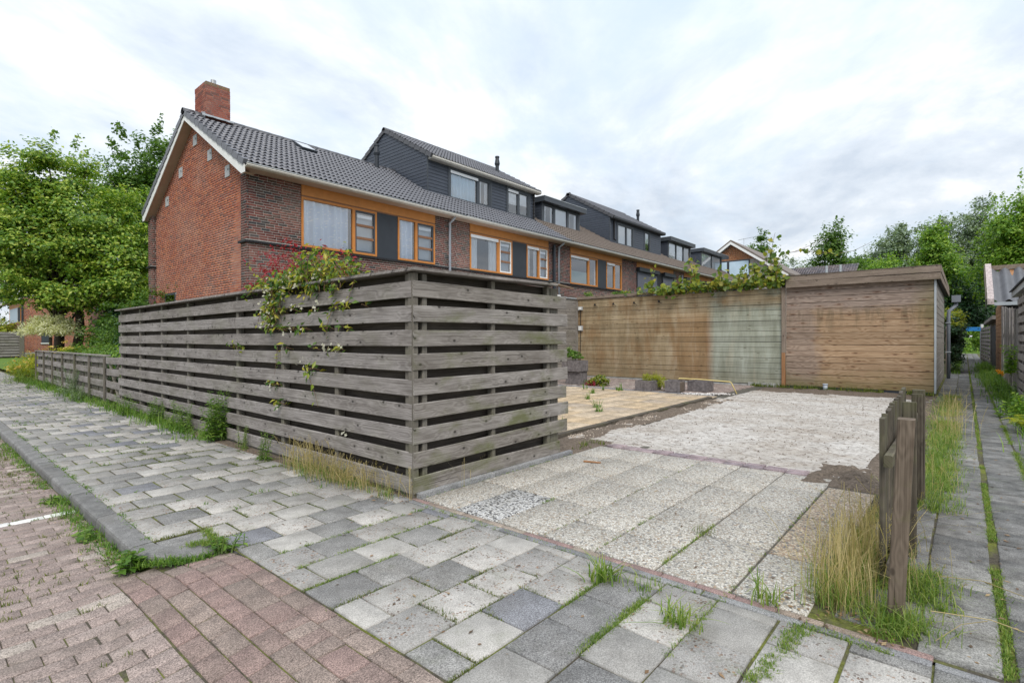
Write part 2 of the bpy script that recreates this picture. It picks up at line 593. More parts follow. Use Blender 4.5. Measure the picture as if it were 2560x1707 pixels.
M['charcoal_siding'] = plain('charcoal_siding', (0.052, 0.062, 0.082), 0.5, 0.10, 4)
M['black_rubber'] = plain('black_rubber', (0.018, 0.018, 0.02), 0.6)
M['zinc'] = plain('zinc', (0.42, 0.45, 0.47), 0.45, 0.12, 5, 0.5, 0.35)
M['lead'] = plain('lead', (0.33, 0.35, 0.37), 0.55, 0.2, 9)
M['steel'] = plain('steel', (0.40, 0.40, 0.39), 0.3, 0.15, 8, 0.5, 0.9)
M['pipe_grey'] = plain('pipe_grey', (0.20, 0.22, 0.25), 0.4, 0.08)
M['pipe_light'] = plain('pipe_light', (0.42, 0.46, 0.52), 0.4, 0.08)
M['plate'] = plain('plate', (0.40, 0.415, 0.42), 0.5, 0.1, 8)
M['room_dark'] = plain('room_dark', (0.035, 0.037, 0.045), 0.9)
M['wood_bar'] = plain('wood_bar', (0.23, 0.115, 0.06), 0.55, 0.12)
M['blind_white'] = plain('blind_white', (0.80, 0.82, 0.85), 0.55, 0.05)
M['blind_blue'] = plain('blind_blue', (0.40, 0.48, 0.56), 0.6, 0.05)
M['teal_film'] = plain('teal_film', (0.28, 0.42, 0.40), 0.6, 0.1, 30)
M['plum_curtain'] = plain('plum_curtain', (0.035, 0.022, 0.035), 0.8)
M['shutter'] = plain('shutter', (0.115, 0.125, 0.15), 0.45, 0.06)
M['glass'] = glass_mat('glass')
M['glass_dark'] = glass_mat('glass_dark', (0.55, 0.65, 0.75), 0.08)


def curtain_mat():
    m, t = new_mat('net_curtain')
    p = pos(t)
    x, y, z = t.sep(p)
    vo = t.n('ShaderNodeTexVoronoi', {'Vector': t.map(p, (11, 1, 15)), 'Scale': 1.0}, feature='F1')
    dots = t.math('SUBTRACT', 1.0, t.step(vo.outputs['Distance'], 0.2, 0.36))
    base = t.mix(t.math('MULTIPLY', dots, 0.8), (0.68, 0.77, 0.90), (0.93, 0.95, 0.98))
    finish(t, base, 0.8, None, 0.1)
    return m


M['curtain'] = curtain_mat()
M['curtain_blue'] = plain('curtain_blue', (0.58, 0.74, 0.86), 0.8, 0.06)

# paving
M['slab_light'] = slab_mat('slab_light', [(0, (0.285, 0.274, 0.255)), (0.2, (0.385, 0.368, 0.34)), (0.45, (0.33, 0.316, 0.293)), (0.6, (0.41, 0.39, 0.36)), (0.8, (0.295, 0.283, 0.265))], pebble=0.9, speck=0.5, moss=0.3)
M['slab_dark'] = slab_mat('slab_dark', [(0, (0.215, 0.21, 0.20)), (0.4, (0.25, 0.243, 0.23)), (0.7, (0.20, 0.196, 0.19))], speck=0.9, mottled=0.4, moss=0.3)
M['slab_blue'] = slab_mat('slab_blue', [(0, (0.175, 0.178, 0.195)), (0.5, (0.2, 0.202, 0.215))], speck=0.9)
M['alley_slab'] = slab_mat('alley_slab', [(0, (0.135, 0.134, 0.129)), (0.35, (0.17, 0.167, 0.16)), (0.7, (0.115, 0.115, 0.113)), (0.9, (0.225, 0.22, 0.205))], speck=0.8, mottled=0.75, moss=0.45)
M['klinker_red'] = slab_mat('klinker_red', [(0, (0.232, 0.172, 0.150)), (0.35, (0.218, 0.172, 0.148)), (0.6, (0.245, 0.174, 0.154)), (0.85, (0.262, 0.208, 0.178))], speck=1.0, mottled=0.4)
M['klinker_pink'] = slab_mat('klinker_pink', [(0, (0.275, 0.218, 0.194)), (0.35, (0.25, 0.197, 0.176)), (0.7, (0.30, 0.242, 0.216)), (0.93, (0.35, 0.302, 0.262))], speck=1.0, mottled=0.4, moss=0.1)
M['klinker_purple'] = slab_mat('klinker_purple', [(0, (0.27, 0.215, 0.225)), (0.5, (0.30, 0.24, 0.245)), (0.8, (0.235, 0.195, 0.21))], speck=0.7, mottled=0.6)
M['white_mark'] = plain('white_mark', (0.72, 0.71, 0.68), 0.7, 0.15, 25)
M['kerb'] = slab_mat('kerb', [(0, (0.155, 0.153, 0.148)), (0.5, (0.185, 0.182, 0.176))], speck=0.6, mottled=0.45, moss=0.2)
M['patio'] = slab_mat('patio', [(0, (0.45, 0.345, 0.225)), (0.3, (0.41, 0.325, 0.23)), (0.6, (0.48, 0.385, 0.275)), (0.85, (0.385, 0.315, 0.24))], speck=0.6, mottled=0.5)
M['brick_strip'] = slab_mat('brick_strip', [(0, (0.27, 0.215, 0.175)), (0.4, (0.255, 0.175, 0.16)), (0.7, (0.30, 0.25, 0.205))], speck=0.8, mottled=0.4, moss=0.3)
M['strip_dark'] = slab_mat('strip_dark', [(0, (0.20, 0.20, 0.205)), (0.5, (0.24, 0.24, 0.24))], speck=0.8, mottled=0.4, moss=0.3)
M['aggregate'] = aggregate_mat('aggregate', [(0, (0.55, 0.52, 0.465)), (0.30, (0.43, 0.395, 0.335)), (0.50, (0.63, 0.61, 0.56)), (0.66, (0.38, 0.34, 0.285)), (0.80, (0.20, 0.195, 0.19)), (0.92, (0.33, 0.25, 0.18))], 74)
M['aggregate_bw'] = aggregate_mat('aggregate_bw', [(0, (0.60, 0.60, 0.59)), (0.52, (0.065, 0.07, 0.082)), (0.80, (0.42, 0.425, 0.44))], 58, dirt=0.1)
M['aggregate_brown'] = aggregate_mat('aggregate_brown', [(0, (0.46, 0.36, 0.25)), (0.3, (0.30, 0.205, 0.13)), (0.52, (0.62, 0.52, 0.38)), (0.74, (0.13, 0.12, 0.115)), (0.87, (0.40, 0.26, 0.16))], 70)
M['bedding'] = plain('bedding', (0.10, 0.092, 0.075), 0.95, 0.35, 14)


def joint_mat():
    m, t = new_mat('joint_fill')
    p = pos(t)
    n = t.noise(p, 2.1, 6, .7)
    f = t.noise(p, 55, 4, .7)
    base = t.mix(t.step(n, .44, .58), (.085, .075, .058), (.135, .15, .035))
    base = t.mix(.7, base, t.mix(1.0, base, t.ramp(f, [(.3, .45), (.7, 1.6)]), 'MULTIPLY'))
    finish(t, base, .95, t.bump(f, .8, .01), .1)
    return m


M['joint_fill'] = joint_mat()
M['concrete'] = plain('concrete', (0.36, 0.355, 0.34), 0.85, 0.25, 8, bump=0.3)


def mixed_ground():
    m, t = new_mat('earth')
    p = pos(t)
    n = t.noise(p, 0.6, 7, 0.65)
    f = t.noise(p, 14, 5, 0.7)
    base = t.mix(t.step(n, 0.42, 0.6), (0.075, 0.095, 0.03), (0.13, 0.10, 0.072))
    base = t.mix(0.6, base, t.mix(1.0, base, t.ramp(f, [(0.3, 0.5), (0.7, 1.5)]), 'MULTIPLY'))
    finish(t, base, 0.95, t.bump(f, 0.6, 0.02), 0.1)
    return m


M['earth'] = mixed_ground()
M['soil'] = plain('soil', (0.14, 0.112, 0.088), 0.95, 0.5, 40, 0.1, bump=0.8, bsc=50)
M['lawn'] = plain('lawn', (0.10, 0.17, 0.03), 0.9, 0.3, 3, 0.1, bump=0.8, bsc=40)


def sand_mat():
    m, t = new_mat('sand')
    p = pos(t)
    n = t.noise(t.map(p, (1.3, 0.8, 1)), 1.1, 8, 0.72, 0.6)
    f = t.noise(p, 60, 6, 0.8)
    base = t.ramp(f, [(0.3, (0.42, 0.395, 0.36)), (0.55, (0.57, 0.545, 0.51)), (0.8, (0.68, 0.66, 0.62))])
    base = t.mix(t.math('MULTIPLY', t.step(n, 0.42, 0.62), 0.7), base, (0.36, 0.315, 0.265))
    # dark crumbs of soil dragged over it
    cr = t.noise(t.map(p, (7.5, 5.0, 1), rot=(0, 0, 0.5)), 1.9, 9, 0.8, 1.0)
    base = t.mix(t.math('MULTIPLY', t.step(cr, 0.50, 0.57), 0.75), base, (0.15, 0.12, 0.095))
    s2 = t.noise(p, 26, 5, 0.8)
    base = t.mix(t.math('MULTIPLY', t.step(s2, 0.58, 0.66), 0.6), base, (0.2, 0.17, 0.14))
    finish(t, base, 0.95, t.bump(t.math('ADD', f, t.math('MULTIPLY', cr, 2.0)), 0.6, 0.01), 0.1)
    return m


M['sand'] = sand_mat()

# leaves
M['leaf_maple'] = leaf_mat('leaf_maple', [(0.24, (0.06, 0.14, 0.024)), (0.43, (0.14, 0.26, 0.04)), (0.60, (0.26, 0.39, 0.058)), (0.78, (0.45, 0.51, 0.098))], 0.34, 0.40, 1.3)
M['leaf_deep'] = leaf_mat('leaf_deep', [(0.15, (0.035, 0.085, 0.018)), (0.5, (0.085, 0.175, 0.032)), (0.85, (0.17, 0.265, 0.05))], 0.4, 0.42)
M['leaf_bright'] = leaf_mat('leaf_bright', [(0.22, (0.065, 0.155, 0.022)), (0.5, (0.16, 0.30, 0.04)), (0.8, (0.33, 0.45, 0.07))], 0.38, 0.45)
M['leaf_poplar'] = leaf_mat('leaf_poplar', [(0.2, (0.11, 0.17, 0.105)), (0.5, (0.20, 0.27, 0.18)), (0.8, (0.33, 0.40, 0.29))], 0.28, 0.5)
M['leaf_shrub'] = leaf_mat('leaf_shrub', [(0.15, (0.018, 0.05, 0.022)), (0.5, (0.04, 0.095, 0.042)), (0.9, (0.085, 0.155, 0.065))], 0.28, 0.4)
M['leaf_willow'] = leaf_mat('leaf_willow', [(0.15, (0.45, 0.48, 0.28)), (0.5, (0.68, 0.68, 0.48)), (0.85, (0.84, 0.82, 0.66))], 0.35, 0.6)
M['leaf_yellow'] = leaf_mat('leaf_yellow', [(0.15, (0.13, 0.20, 0.02)), (0.5, (0.30, 0.34, 0.03)), (0.9, (0.52, 0.46, 0.05))], 0.4, 0.5)
M['leaf_red'] = leaf_mat('leaf_red', [(0.15, (0.12, 0.015, 0.02)), (0.5, (0.30, 0.022, 0.045)), (0.9, (0.50, 0.05, 0.09))], 0.4, 0.5)
M['leaf_kiwi'] = leaf_mat('leaf_kiwi', [(0.1, (0.05, 0.10, 0.035)), (0.4, (0.10, 0.17, 0.03)), (0.65, (0.24, 0.28, 0.035)), (0.85, (0.40, 0.33, 0.06)), (1.0, (0.32, 0.17, 0.06))], 0.4, 0.4, 3.0)
M['leaf_jasmine'] = leaf_mat('leaf_jasmine', [(0.24, (0.035, 0.10, 0.022)), (0.46, (0.09, 0.18, 0.03)), (0.62, (0.26, 0.32, 0.04)), (0.80, (0.46, 0.40, 0.06))], 0.35, 0.35, 2.0)
M['petal_white'] = leaf_mat('petal_white', [(0.2, (0.62, 0.60, 0.46)), (0.8, (0.82, 0.80, 0.70))], 0.3, 0.6)
M['petal_yellow'] = leaf_mat('petal_yellow', [(0.2, (0.60, 0.40, 0.08)), (0.8, (0.75, 0.62, 0.25))], 0.3, 0.6)
M['petal_orange'] = leaf_mat('petal_orange', [(0.2, (0.75, 0.30, 0.02)), (0.8, (0.8, 0.45, 0.04))], 0.3, 0.6)
M['weed'] = leaf_mat('weed', [(0.2, (0.055, 0.13, 0.02)), (0.5, (0.11, 0.22, 0.034)), (0.8, (0.22, 0.33, 0.06))], 0.4, 0.5, 4.0)
M['grass'] = leaf_mat('grass', [(0.2, (0.075, 0.15, 0.022)), (0.5, (0.165, 0.26, 0.045)), (0.8, (0.33, 0.38, 0.11))], 0.4, 0.5, 2.5)
M['moss'] = leaf_mat('moss', [(0.15, (0.05, 0.075, 0.014)), (0.5, (0.105, 0.15, 0.022)), (0.9, (0.21, 0.21, 0.04))], 0.3, 0.7, 5.0)
M['dry_grass'] = leaf_mat('dry_grass', [(0.15, (0.26, 0.21, 0.09)), (0.5, (0.42, 0.34, 0.17)), (0.9, (0.58, 0.48, 0.28))], 0.35, 0.6, 3.0)
M['bark'] = plain('bark', (0.085, 0.07, 0.055), 0.9, 0.4, 9, 0.15, bump=0.7, bsc=25)
M['stem'] = plain('stem', (0.16, 0.10, 0.055), 0.8, 0.25)
M['stem_green'] = plain('stem_green', (0.10, 0.15, 0.04), 0.7, 0.2)
# ================================================================== GROUND AND PAVING
ground = obj('ground', MB().add([(-300, -300, -.16), (400, -300, -.16), (400, 400, -.16), (-300, 400, -.16)], [(0, 1, 2, 3)]).mesh('ground'), M['earth'], kind='structure')

FX, FY = 2.95, 3.70            # outer corner of the tall slatted fence


def sstep(a):
    a = np.clip(a, 0, 1)
    return a*a*(3-2*a)


def road_z(X, Y):
    X, Y = np.asarray(X, float), np.asarray(Y, float)
    ramp = sstep((X-0.55)/0.75)*sstep((4.15-Y)/0.7)
    return -0.088 + 0.084*ramp


# --- road of clinker bricks
road = obj('road', grid_sheet('road', -9, 1.47, -14, 80, 60, 240, lambda X, Y: road_z(X, Y)-0.007), M['joint_fill'], kind='structure')
specs = []
y = 1.0
rows = [(1.455, .115), (1.34, .150), (1.19, .115), (1.075, .115), (.96, .112)]
for xe, dpt in rows:                                  # band of bricks laid along the edge of the footway
    off = rnd.choice([0, .1, .05])
    y = -1.0 + off
    while y < 3.90:
        ln = 0.208
        if dpt > .14 and rnd.random() < .55:
            for q in (0, 1):
                specs.append((xe-dpt/2, y+ln*(.25+.5*q), dpt-.006, ln/2-.005, 0))
        else:
            specs.append((xe-dpt/2, y+ln/2, dpt-.006, ln-.006, 0))
        y += ln
specs_band = [(a, b, w, l, float(road_z(a, b))) for a, b, w, l, z in specs if not ((a-1.40)**2 + (b-4.262)**2 < .47**2)]
lay_tiles(road, 'paving_brick', [s for s in specs_band], lambda x, y, i: M['klinker_red'], h=.05, c=.004, limit=110, rest_name='paving_bricks', tilt=.012, dz=.002, zf=road_z)
specs = []
j = 0
y = -2.0
while y < 30:
    x1 = .845 if y < 4.0 else .995
    off = (j % 2)*.105 + rnd.uniform(-.01, .01)
    x = x1 - off if off > .02 else x1
    if off > .02:
        specs.append((x1-off/2, y, off-.005, .103, float(road_z(x1-.05, y))))
    while x > max(-1.2, -.3 + .03*y):
        specs.append((x-.105, y, .205, .105, float(road_z(x-.105, y))))
        x -= .21
    y += .1095
    j += 1
vis = [s for s in specs if s[0] > .089*s[1]-.35 and s[1] > .6]
lay_tiles(road, 'paving_brick', vis, lambda x, y, i: M['white_mark'] if (abs(y-5.93) < .055 and x < .9) else M['klinker_pink'], h=.05, c=.004, limit=190, rest_name='paving_bricks', tilt=.010, dz=.002, zf=road_z)

# --- footway of concrete slabs
foot = obj('sidewalk', MB().add([(1.12, 4.27, -.006), (FX+.05, 4.27, -.006), (FX+.05, 60, -.006), (1.12, 60, -.006)], [(0, 1, 2, 3)])
           .add([(1.455, -3, -.010), (FX-.02, -3, -.010), (FX-.02, 4.27, -.010), (1.455, 4.27, -.010)], [(0, 1, 2, 3)]).add([(1.40, 4.262, -.012)] + [(1.40+.30*math.cos(math.pi+math.pi/2*i/8), 4.262+.30*math.sin(math.pi+math.pi/2*i/8), -.012) for i in range(9)] + [(1.46, 3.962, -.012), (1.46, 4.262, -.012)], [tuple(range(12))]).mesh('sidewalk'), M['joint_fill'], kind='structure')
specs = []
PXT, PYT = .327, .2995
for k in range(-17, 110):
    yc = 3.845 + k*PYT + .003*math.sin(k*1.7)
    half = (k % 2 == 0)
    if yc < 3.55:
        x0, x1 = 1.462, 2.855
    elif yc < 4.20:
        x0, x1 = 1.462, FX-.01
    else:
        x0, x1 = 1.135, FX-.01
    base = 1.462 if half else 1.462+PXT/2
    x = base - 3*PXT
    while x < x1:
        a, b = max(x, x0), min(x+PXT, x1)
        if b-a > .05:
            specs.append(((a+b)/2, yc, b-a-(.009 if yc < 3.6 else .014), PYT-(.011 if yc < 3.6 else .014), 0.0))
        x += PXT
specs = [s for s in specs if s[1] > -1.6]


def slab_pick(x, y, i):
    h = (math.sin(x*127.1 + y*311.7)*43758.5453) % 1
    if h > .94:
        return M['slab_blue']
    return M['slab_dark'] if h < (.24 if y < 3.4 else .36) else M['slab_light']


lay_tiles(foot, 'paving_slab', specs, slab_pick, h=.05, c=.005, limit=300, rest_name='paving_slabs', tilt=.007, dz=.003)

# --- kerb stones with a rounded end
kerb = thing('kerb', 'grey concrete kerb with a curved end, between the brick road and the slabs', 'kerb', (1.07, 4.2, -.1))
prof = [(1.0, -.14), (1.0, -.028), (1.006, -.010), (1.022, 0.0), (1.132, .004), (1.132, -.14)]
y = 4.27
while y < 34:
    ln = .93 if y > 4.4 else .93
    mb = MB()
    poly = [(px, y+.004, pz+rnd.uniform(-.001, .001)) for px, pz in prof]
    mb.prism(poly, (rnd.uniform(-.003, .003), ln-.009, 0))
    obj('kerb_stone', mb.mesh('kerb_stone'), M['kerb'], kerb)
    y += ln
mb = MB()
segs = 9
cxk, cyk, rin, rout = 1.40, 4.262, .268, .40
ring = []
for i in range(segs+1):
    a = math.pi + (math.pi/2)*i/segs*0.985
    drop = .055*(i/segs)**1.5
    ring.append([(cxk+rr*math.cos(a), cyk+rr*math.sin(a), zz) for rr, zz in ((rout, -.14), (rout, -.028-drop*.6), (rout-.006, -.012-drop*.6), (rout-.022, -.002-drop*.5), (rin, .003-drop*.2), (rin, -.14))])
vs = [p for r_ in ring for p in r_]
fs = []
for i in range(segs):
    for k in range(6):
        fs.append((i*6+k, i*6+(k+1) % 6, (i+1)*6+(k+1) % 6, (i+1)*6+k))
fs += [(5, 4, 3, 2, 1, 0), tuple(segs*6+k for k in range(6))]
obj('kerb_stone', mb.add(vs, fs).mesh('kerb_stone'), M['kerb'], kerb)
# the dark cut slabs inside the curve
cs = MB()
cs.prism([(1.15, 4.17, -.06), (1.19, 4.09, -.06), (1.29, 4.015, -.06), (1.452, 3.985, -.06), (1.452, 4.25, -.06), (1.15, 4.25, -.06)], (0, 0, .058))
obj('paving_slab', cs.mesh('paving_slab'), M['slab_dark'], foot)

# --- driveway of washed-pebble slabs
drive = obj('driveway', MB().add([(2.84, -.05, -.012), (6.2, -.05, -.012), (6.2, 3.8, -.012), (2.84, 3.8, -.012)], [(0, 1, 2, 3)]).mesh('driveway'), M['bedding'], kind='structure')
ys = [3.62, 3.19, 2.735, 2.285, 1.86, 1.425, .985]
gaps = {3: .018}
bwslab = None
for r_ in range(6):
    ya, yb = ys[r_+1], ys[r_]
    x = 2.985
    st = [.76, .80, .82, .64] if r_ % 2 == 0 else [.77, .86, .80, .60]
    if r_ in (3, 4):
        st = [.42, .80, .82, .80, .20]
    for i, w in enumerate(st):
        g = .007 if r_ != 4 else .011
        m_ = M['aggregate_bw'] if (r_ == 1 and i == 0) else M['aggregate']
        xx1 = min(x+w, 5.97 + .02*r_)
        if xx1-x < .05:
            continue
        o = obj('pebble_slab', tile_mesh('pebble_slab', xx1-x-.010, yb-ya-g-.003, .05, .006), m_, drive, ((x+xx1)/2, (ya+yb)/2, rnd.uniform(-.002, .002)), rot=(rnd.gauss(0, .003), rnd.gauss(0, .003), 0))
        if m_ is M['aggregate_bw']:
            o['label'] = 'black and white pebble slab'
        x += w
for xa, xb, ya, yb, m_ in ((2.985, 3.69, .60, .975, 'aggregate'), (3.70, 4.62, .60, .975, 'aggregate_brown'), (4.63, 5.68, .60, .975, 'aggregate_brown')):
    o = obj('pebble_slab', tile_mesh('pebble_slab', xb-xa-.006, yb-ya-.008, .05, .005), M[m_], drive, ((xa+xb)/2, (ya+yb)/2, .001))
    if m_ == 'aggregate_brown':
        o['label'] = 'brown pebble slab'
# edging strips of the driveway: a row of dark kerb and a row of bricks laid lengthwise
y = -.9
while y < 3.62:
    obj('edging_kerb', tile_mesh('edging_kerb', .052, .49, .06, .004), M['strip_dark'], foot, (2.888, y+.25, rnd.uniform(-.002, .002)))
    y += .5
y = .1
while y < 3.6:
    obj('edging_brick', tile_mesh('edging_brick', .052, .205, .06, .004), M['brick_strip'], drive, (2.945+rnd.uniform(-.003, .003), y+.105, rnd.uniform(-.002, .002)))
    y += .211
# purple clinker row between the driveway and the sand
y = 1.22
i = 0
while y < 3.55:
    for q in (0, 1):
        obj('clinker', tile_mesh('clinker', .088, .196, .06, .004), M['klinker_purple'], drive, (6.045 + q*.098 + .01*math.sin(i*2.1), y+.1, .010+rnd.uniform(-.006, .006)), rot=(rnd.gauss(0, .02), 0, rnd.gauss(0, .03)))
    y += .212
    i += 1

yard_soil = obj('garden_ground', MB().add([(2.97, .5, -.030), (17, .5, -.030), (17, 13.2, -.030), (2.97, 13.2, -.030)], [(0, 1, 2, 3)]).mesh('garden_ground'), M['bedding'], kind='structure')

# --- bed of pale sand where slabs were lifted


def sand_z(X, Y):
    z = .045*(fbm(X, Y, 1.1, 4, 3)-.5) + .040*(fbm(X, Y, 5.0, 4, 9)-.5)
    edge = np.minimum.reduce([(X-6.0)/.35, (15.4-X)/.5, (Y-.60)/.3, (4.42-Y)/.30])
    g = np.abs(((X-6.3) % .43)-.215)
    h = np.abs(((Y-1.0) % .43)-.215)
    cell = np.where(np.minimum(g, h) < .03, .006, 0)
    return z*np.clip(edge, .2, 1) + cell*1.2*(fbm(X, Y, 2.2, 2, 33) > .48) - .005


sand = obj('sand_bed', grid_sheet('sand_bed', 6.13, 15.4, .55, 4.42, 300, 130, sand_z), M['sand'], kind='structure')

# --- patio of yellow slabs
patio = obj('patio', MB().add([(5.0, 4.4, .012), (12.62, 4.4, .012), (12.62, 11, .012), (5.0, 11, .012)], [(0, 1, 2, 3)]).mesh('patio'), M['bedding'], kind='structure')
specs = []
for a in range(14):
    for b in range(14):
        xa, ya = 5.1+a*.54, 4.45+b*.48
        if xa < 12.6 and ya < 10.8:
            specs.append((xa+.27, ya+.24, .518, .456, .03))
lay_tiles(patio, 'patio_slab', specs, lambda x, y, i: M['patio'], h=.04, c=.008, limit=300, tilt=.003, dz=.002)
yard = obj('yard_path', MB().add([(12.6, 4.3, .008), (16.4, 4.3, .008), (16.4, 11, .008), (12.6, 11, .008)], [(0, 1, 2, 3)]).mesh('yard_path'), M['bedding'], kind='structure')
specs = []
for b in range(22):
    specs.append((12.78, 4.75+b*.3, .29, .29, .028))
lay_tiles(yard, 'border_slab', specs, lambda x, y, i: M['slab_blue'], h=.04, limit=60)
specs = []
for a in range(16):
    for b in range(30):
        yy = 4.6 + b*.21 + (a % 2)*.105
        xx = 13.0 + a*.208
        if xx < 16.3 and yy > 4.6 + max(0, (xx-14.2))*.0:
            specs.append((xx, yy, .2, .204, .026))
lay_tiles(yard, 'paving_brick', specs, lambda x, y, i: M['klinker_pink'], h=.04, limit=300, rest_name='paving_bricks')

# soil heaped along the edges of the sand, mossy strip before the shed


def soil_mound(name, x0, x1, y0, y1, hgt, seed, mat='soil', n=70):
    def hf(X, Y):
        u, v = (X-x0)/(x1-x0), (Y-y0)/(y1-y0)
        e = np.clip(np.minimum(np.minimum(u, 1-u)*3.5, np.minimum(v, 1-v)*2.5), 0, 1)
        return hgt*e*np.maximum(fbm(X, Y, 5, 5, seed)-.36, -.02)*2.0 - .010 + .014*np.clip(e*3, 0, 1)
    nx = n if (x1-x0) > (y1-y0) else max(12, int(n*(x1-x0)/(y1-y0)))
    ny = n if nx < n else max(12, int(n*(y1-y0)/(x1-x0)))
    return obj(name, grid_sheet(name, x0, x1, y0, y1, nx, ny, hf), M[mat], kind='stuff')


soil_mound('soil', 6.0, 12.6, 4.0, 4.52, .07, 4, n=200)
soil_mound('soil', 5.75, 6.75, .50, 1.25, .13, 8, n=60)
soil_mound('soil', 6.3, 15.3, .32, .82, .09, 12, n=200)
soil_mound('soil', 5.0, 6.35, 3.60, 4.40, .05, 19, n=70)
soil_mound('soil', 15.0, 16.4, .4, 4.6, .07, 15, n=120)
# grit along the timber edging
V = []
F = []
for k in range(900):
    x = rnd.uniform(6.2, 12.3)
    y = 4.33 - abs(rnd.gauss(0, .13)) - .02*(x-6)/6
    s = rnd.uniform(.008, .026)
    b = len(V)
    for dx, dy, dz in ((s, 0, 0), (-s*.6, s*.7, 0), (-s*.5, -s*.8, 0), (0, 0, s*.9)):
        V.append((x+dx, y+dy, .004+dz))
    F += [(b, b+1, b+3), (b+1, b+2, b+3), (b+2, b, b+3)]
M['crumb'] = plain('crumb', (0.36, 0.30, 0.24), 0.95, 0.4, 50)
obj('soil_crumbs', np_mesh('soil_crumbs', V, F), M['crumb'], kind='stuff')
V = []
F = []
for k in range(1500):
    x = rnd.uniform(6.15, 15.2)
    y = rnd.uniform(.75, 4.25)
    if rnd.random() > .25 + .6*vnoise(x*1.7, y*2.3, 5):
        continue
    s = rnd.uniform(.006, .022)
    b = len(V)
    zz = float(sand_z(np.array([x]), np.array([y]))[0])
    for dx, dy, dz in ((s*1.4, 0, -.003), (-s*.6, s*.7, -.003), (-s*.5, -s*.8, -.003), (0, 0, s*.7)):
        V.append((x+dx, y+dy, zz+dz))
    F += [(b, b+1, b+3), (b+1, b+2, b+3), (b+2, b, b+3)]
obj('soil_crumbs', np_mesh('soil_crumbs', V, F), M['soil'], kind='stuff')

# timber edging of the patio
edge = thing('timber_edging', 'weathered timber beam edging the yellow slabs along the sand', 'edging', (6.1, 4.38, 0))
xs = [5.35, 7.55, 9.55, 10.6, 12.25]
for i in range(4):
    xa, xb = xs[i], xs[i+1]-.006
    mb = MB()
    ya, yb = 4.33+.018*(xa-6.1), 4.33+.018*(xb-6.1)
    o_ = -.006*i
    mb.hexa([(xa, ya+o_, -.05), (xb, yb+o_, -.05), (xb, yb+.085, -.05), (xa, ya+.085, -.05), (xa, ya+o_, .055), (xb, yb+o_, .050), (xb, yb+.085, .055), (xa, ya+.085, .06)])
    obj('beam', mb.mesh('beam'), M['picket_wood'], edge)

# thin line of soil and litter along the foot of the fence and in the gutter


def litter(name, spots, mat, smin, smax, seed):
    r_ = np.random.RandomState(seed)
    V, F = [], []
    for (x, y, z) in spots:
        a = r_.uniform(0, 6.28)
        s = r_.uniform(smin, smax)
        c, d = math.cos(a)*s, math.sin(a)*s
        w = r_.uniform(.25, .55)
        b = len(V)
        V += [(x-c, y-d, z), (x-d*w, y+c*w, z+s*r_.uniform(.05, .4)), (x+c, y+d, z+s*r_.uniform(0, .3)), (x+d*w, y-c*w, z+s*r_.uniform(.0, .2))]
        F.append((b, b+1, b+2, b+3))
    return obj(name, np_mesh(name, V, F), mat, kind='stuff')


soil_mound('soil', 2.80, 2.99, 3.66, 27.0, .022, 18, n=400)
M['dead_leaf'] = brick_mat('dead_leaf', [(0, (0.16, 0.10, 0.055)), (0.3, (0.26, 0.17, 0.09)), (0.6, (0.10, 0.07, 0.045)), (0.85, (0.34, 0.25, 0.14))])
_l = []
for k in range(900):
    u = rnd.random()
    if u < .35:
        _l.append((2.92-abs(rnd.gauss(0, .10)), 3.6+rnd.random()**1.5*18, .008))
    elif u < .55:
        yy = 4.3+rnd.random()**1.5*8
        _l.append((.97-abs(rnd.gauss(0, .07)), yy, -.078))
    elif u < .72:
        _l.append((3.0+rnd.random()**1.3*9, -.145+rnd.gauss(0, .12), .004))
    elif u < .85:
        _l.append((2.9+rnd.random()*.4, .2+rnd.random()*.6, .006))
    elif u < .93:
        _l.append((rnd.uniform(1.5, 2.85), rnd.uniform(.2, 5), .004))
    else:
        _l.append((rnd.uniform(2.95, 5.9), rnd.uniform(.7, 3.6), .004))
litter('leaf_litter', _l, M['dead_leaf'], .006, .022, 5)
# --- alley path
alley = obj('alley_path', MB().add([(2.9, -1.1, -.010), (100, -1.1, -.010), (100, .62, -.010), (2.9, .62, -.010)], [(0, 1, 2, 3)]).mesh('alley_path'), M['joint_fill'], kind='structure')
specs = []
for col, (ya, yb, wob) in enumerate(((.17, .50, 1), (-.125, .165, 0), (-.46, -.165, 0), (-.80, -.475, 1))):
    x = 2.62 + (.14 if col in (0, 3) else 0) + .02*col
    while x < 74:
        ln = .3135
        specs.append((x+ln/2, (ya+yb)/2 + (.004*math.sin(x*3.1+col)), ln-.010, yb-ya-.006, 0.0))
        x += ln
specs = [s for s in specs if s[0] > 2.99]
lay_tiles(alley, 'paving_slab', specs, lambda x, y, i: M['alley_slab'], h=.05, c=.005, limit=300, rest_name='paving_slabs', tilt=.006, dz=.003)
# low edging kerb along the bottom of the fence on the driveway side
ke = thing('garden_kerb', 'thin grey kerb lying under the fence beside the driveway', 'kerb', (FX, FY-.05, 0))
for xa, xb in ((2.97, 3.95), (3.96, 4.94), (4.95, 5.35)):
    mb = MB()
    mb.hexa([(xa, 3.625, -.06), (xb, 3.625, -.06), (xb, 3.675, -.06), (xa, 3.675, -.06), (xa, 3.63, .035), (xb, 3.63, .035), (xb, 3.67, .045), (xa, 3.67, .045)])
    obj('kerb_stone', mb.mesh('kerb_stone'), M['strip_dark'], ke)

# far grass and lawns
lawn = obj('lawn', MB().add([(3.3, 29, -.02), (40, 29, -.02), (40, 60, -.02), (3.3, 60, -.02)], [(0, 1, 2, 3)]).add([(62, -30, -.006), (160, -30, -.006), (160, 30, 3.0), (62, 30, -.006)], [(0, 1, 2, 3)]).mesh('lawn'), M['lawn'], kind='structure')


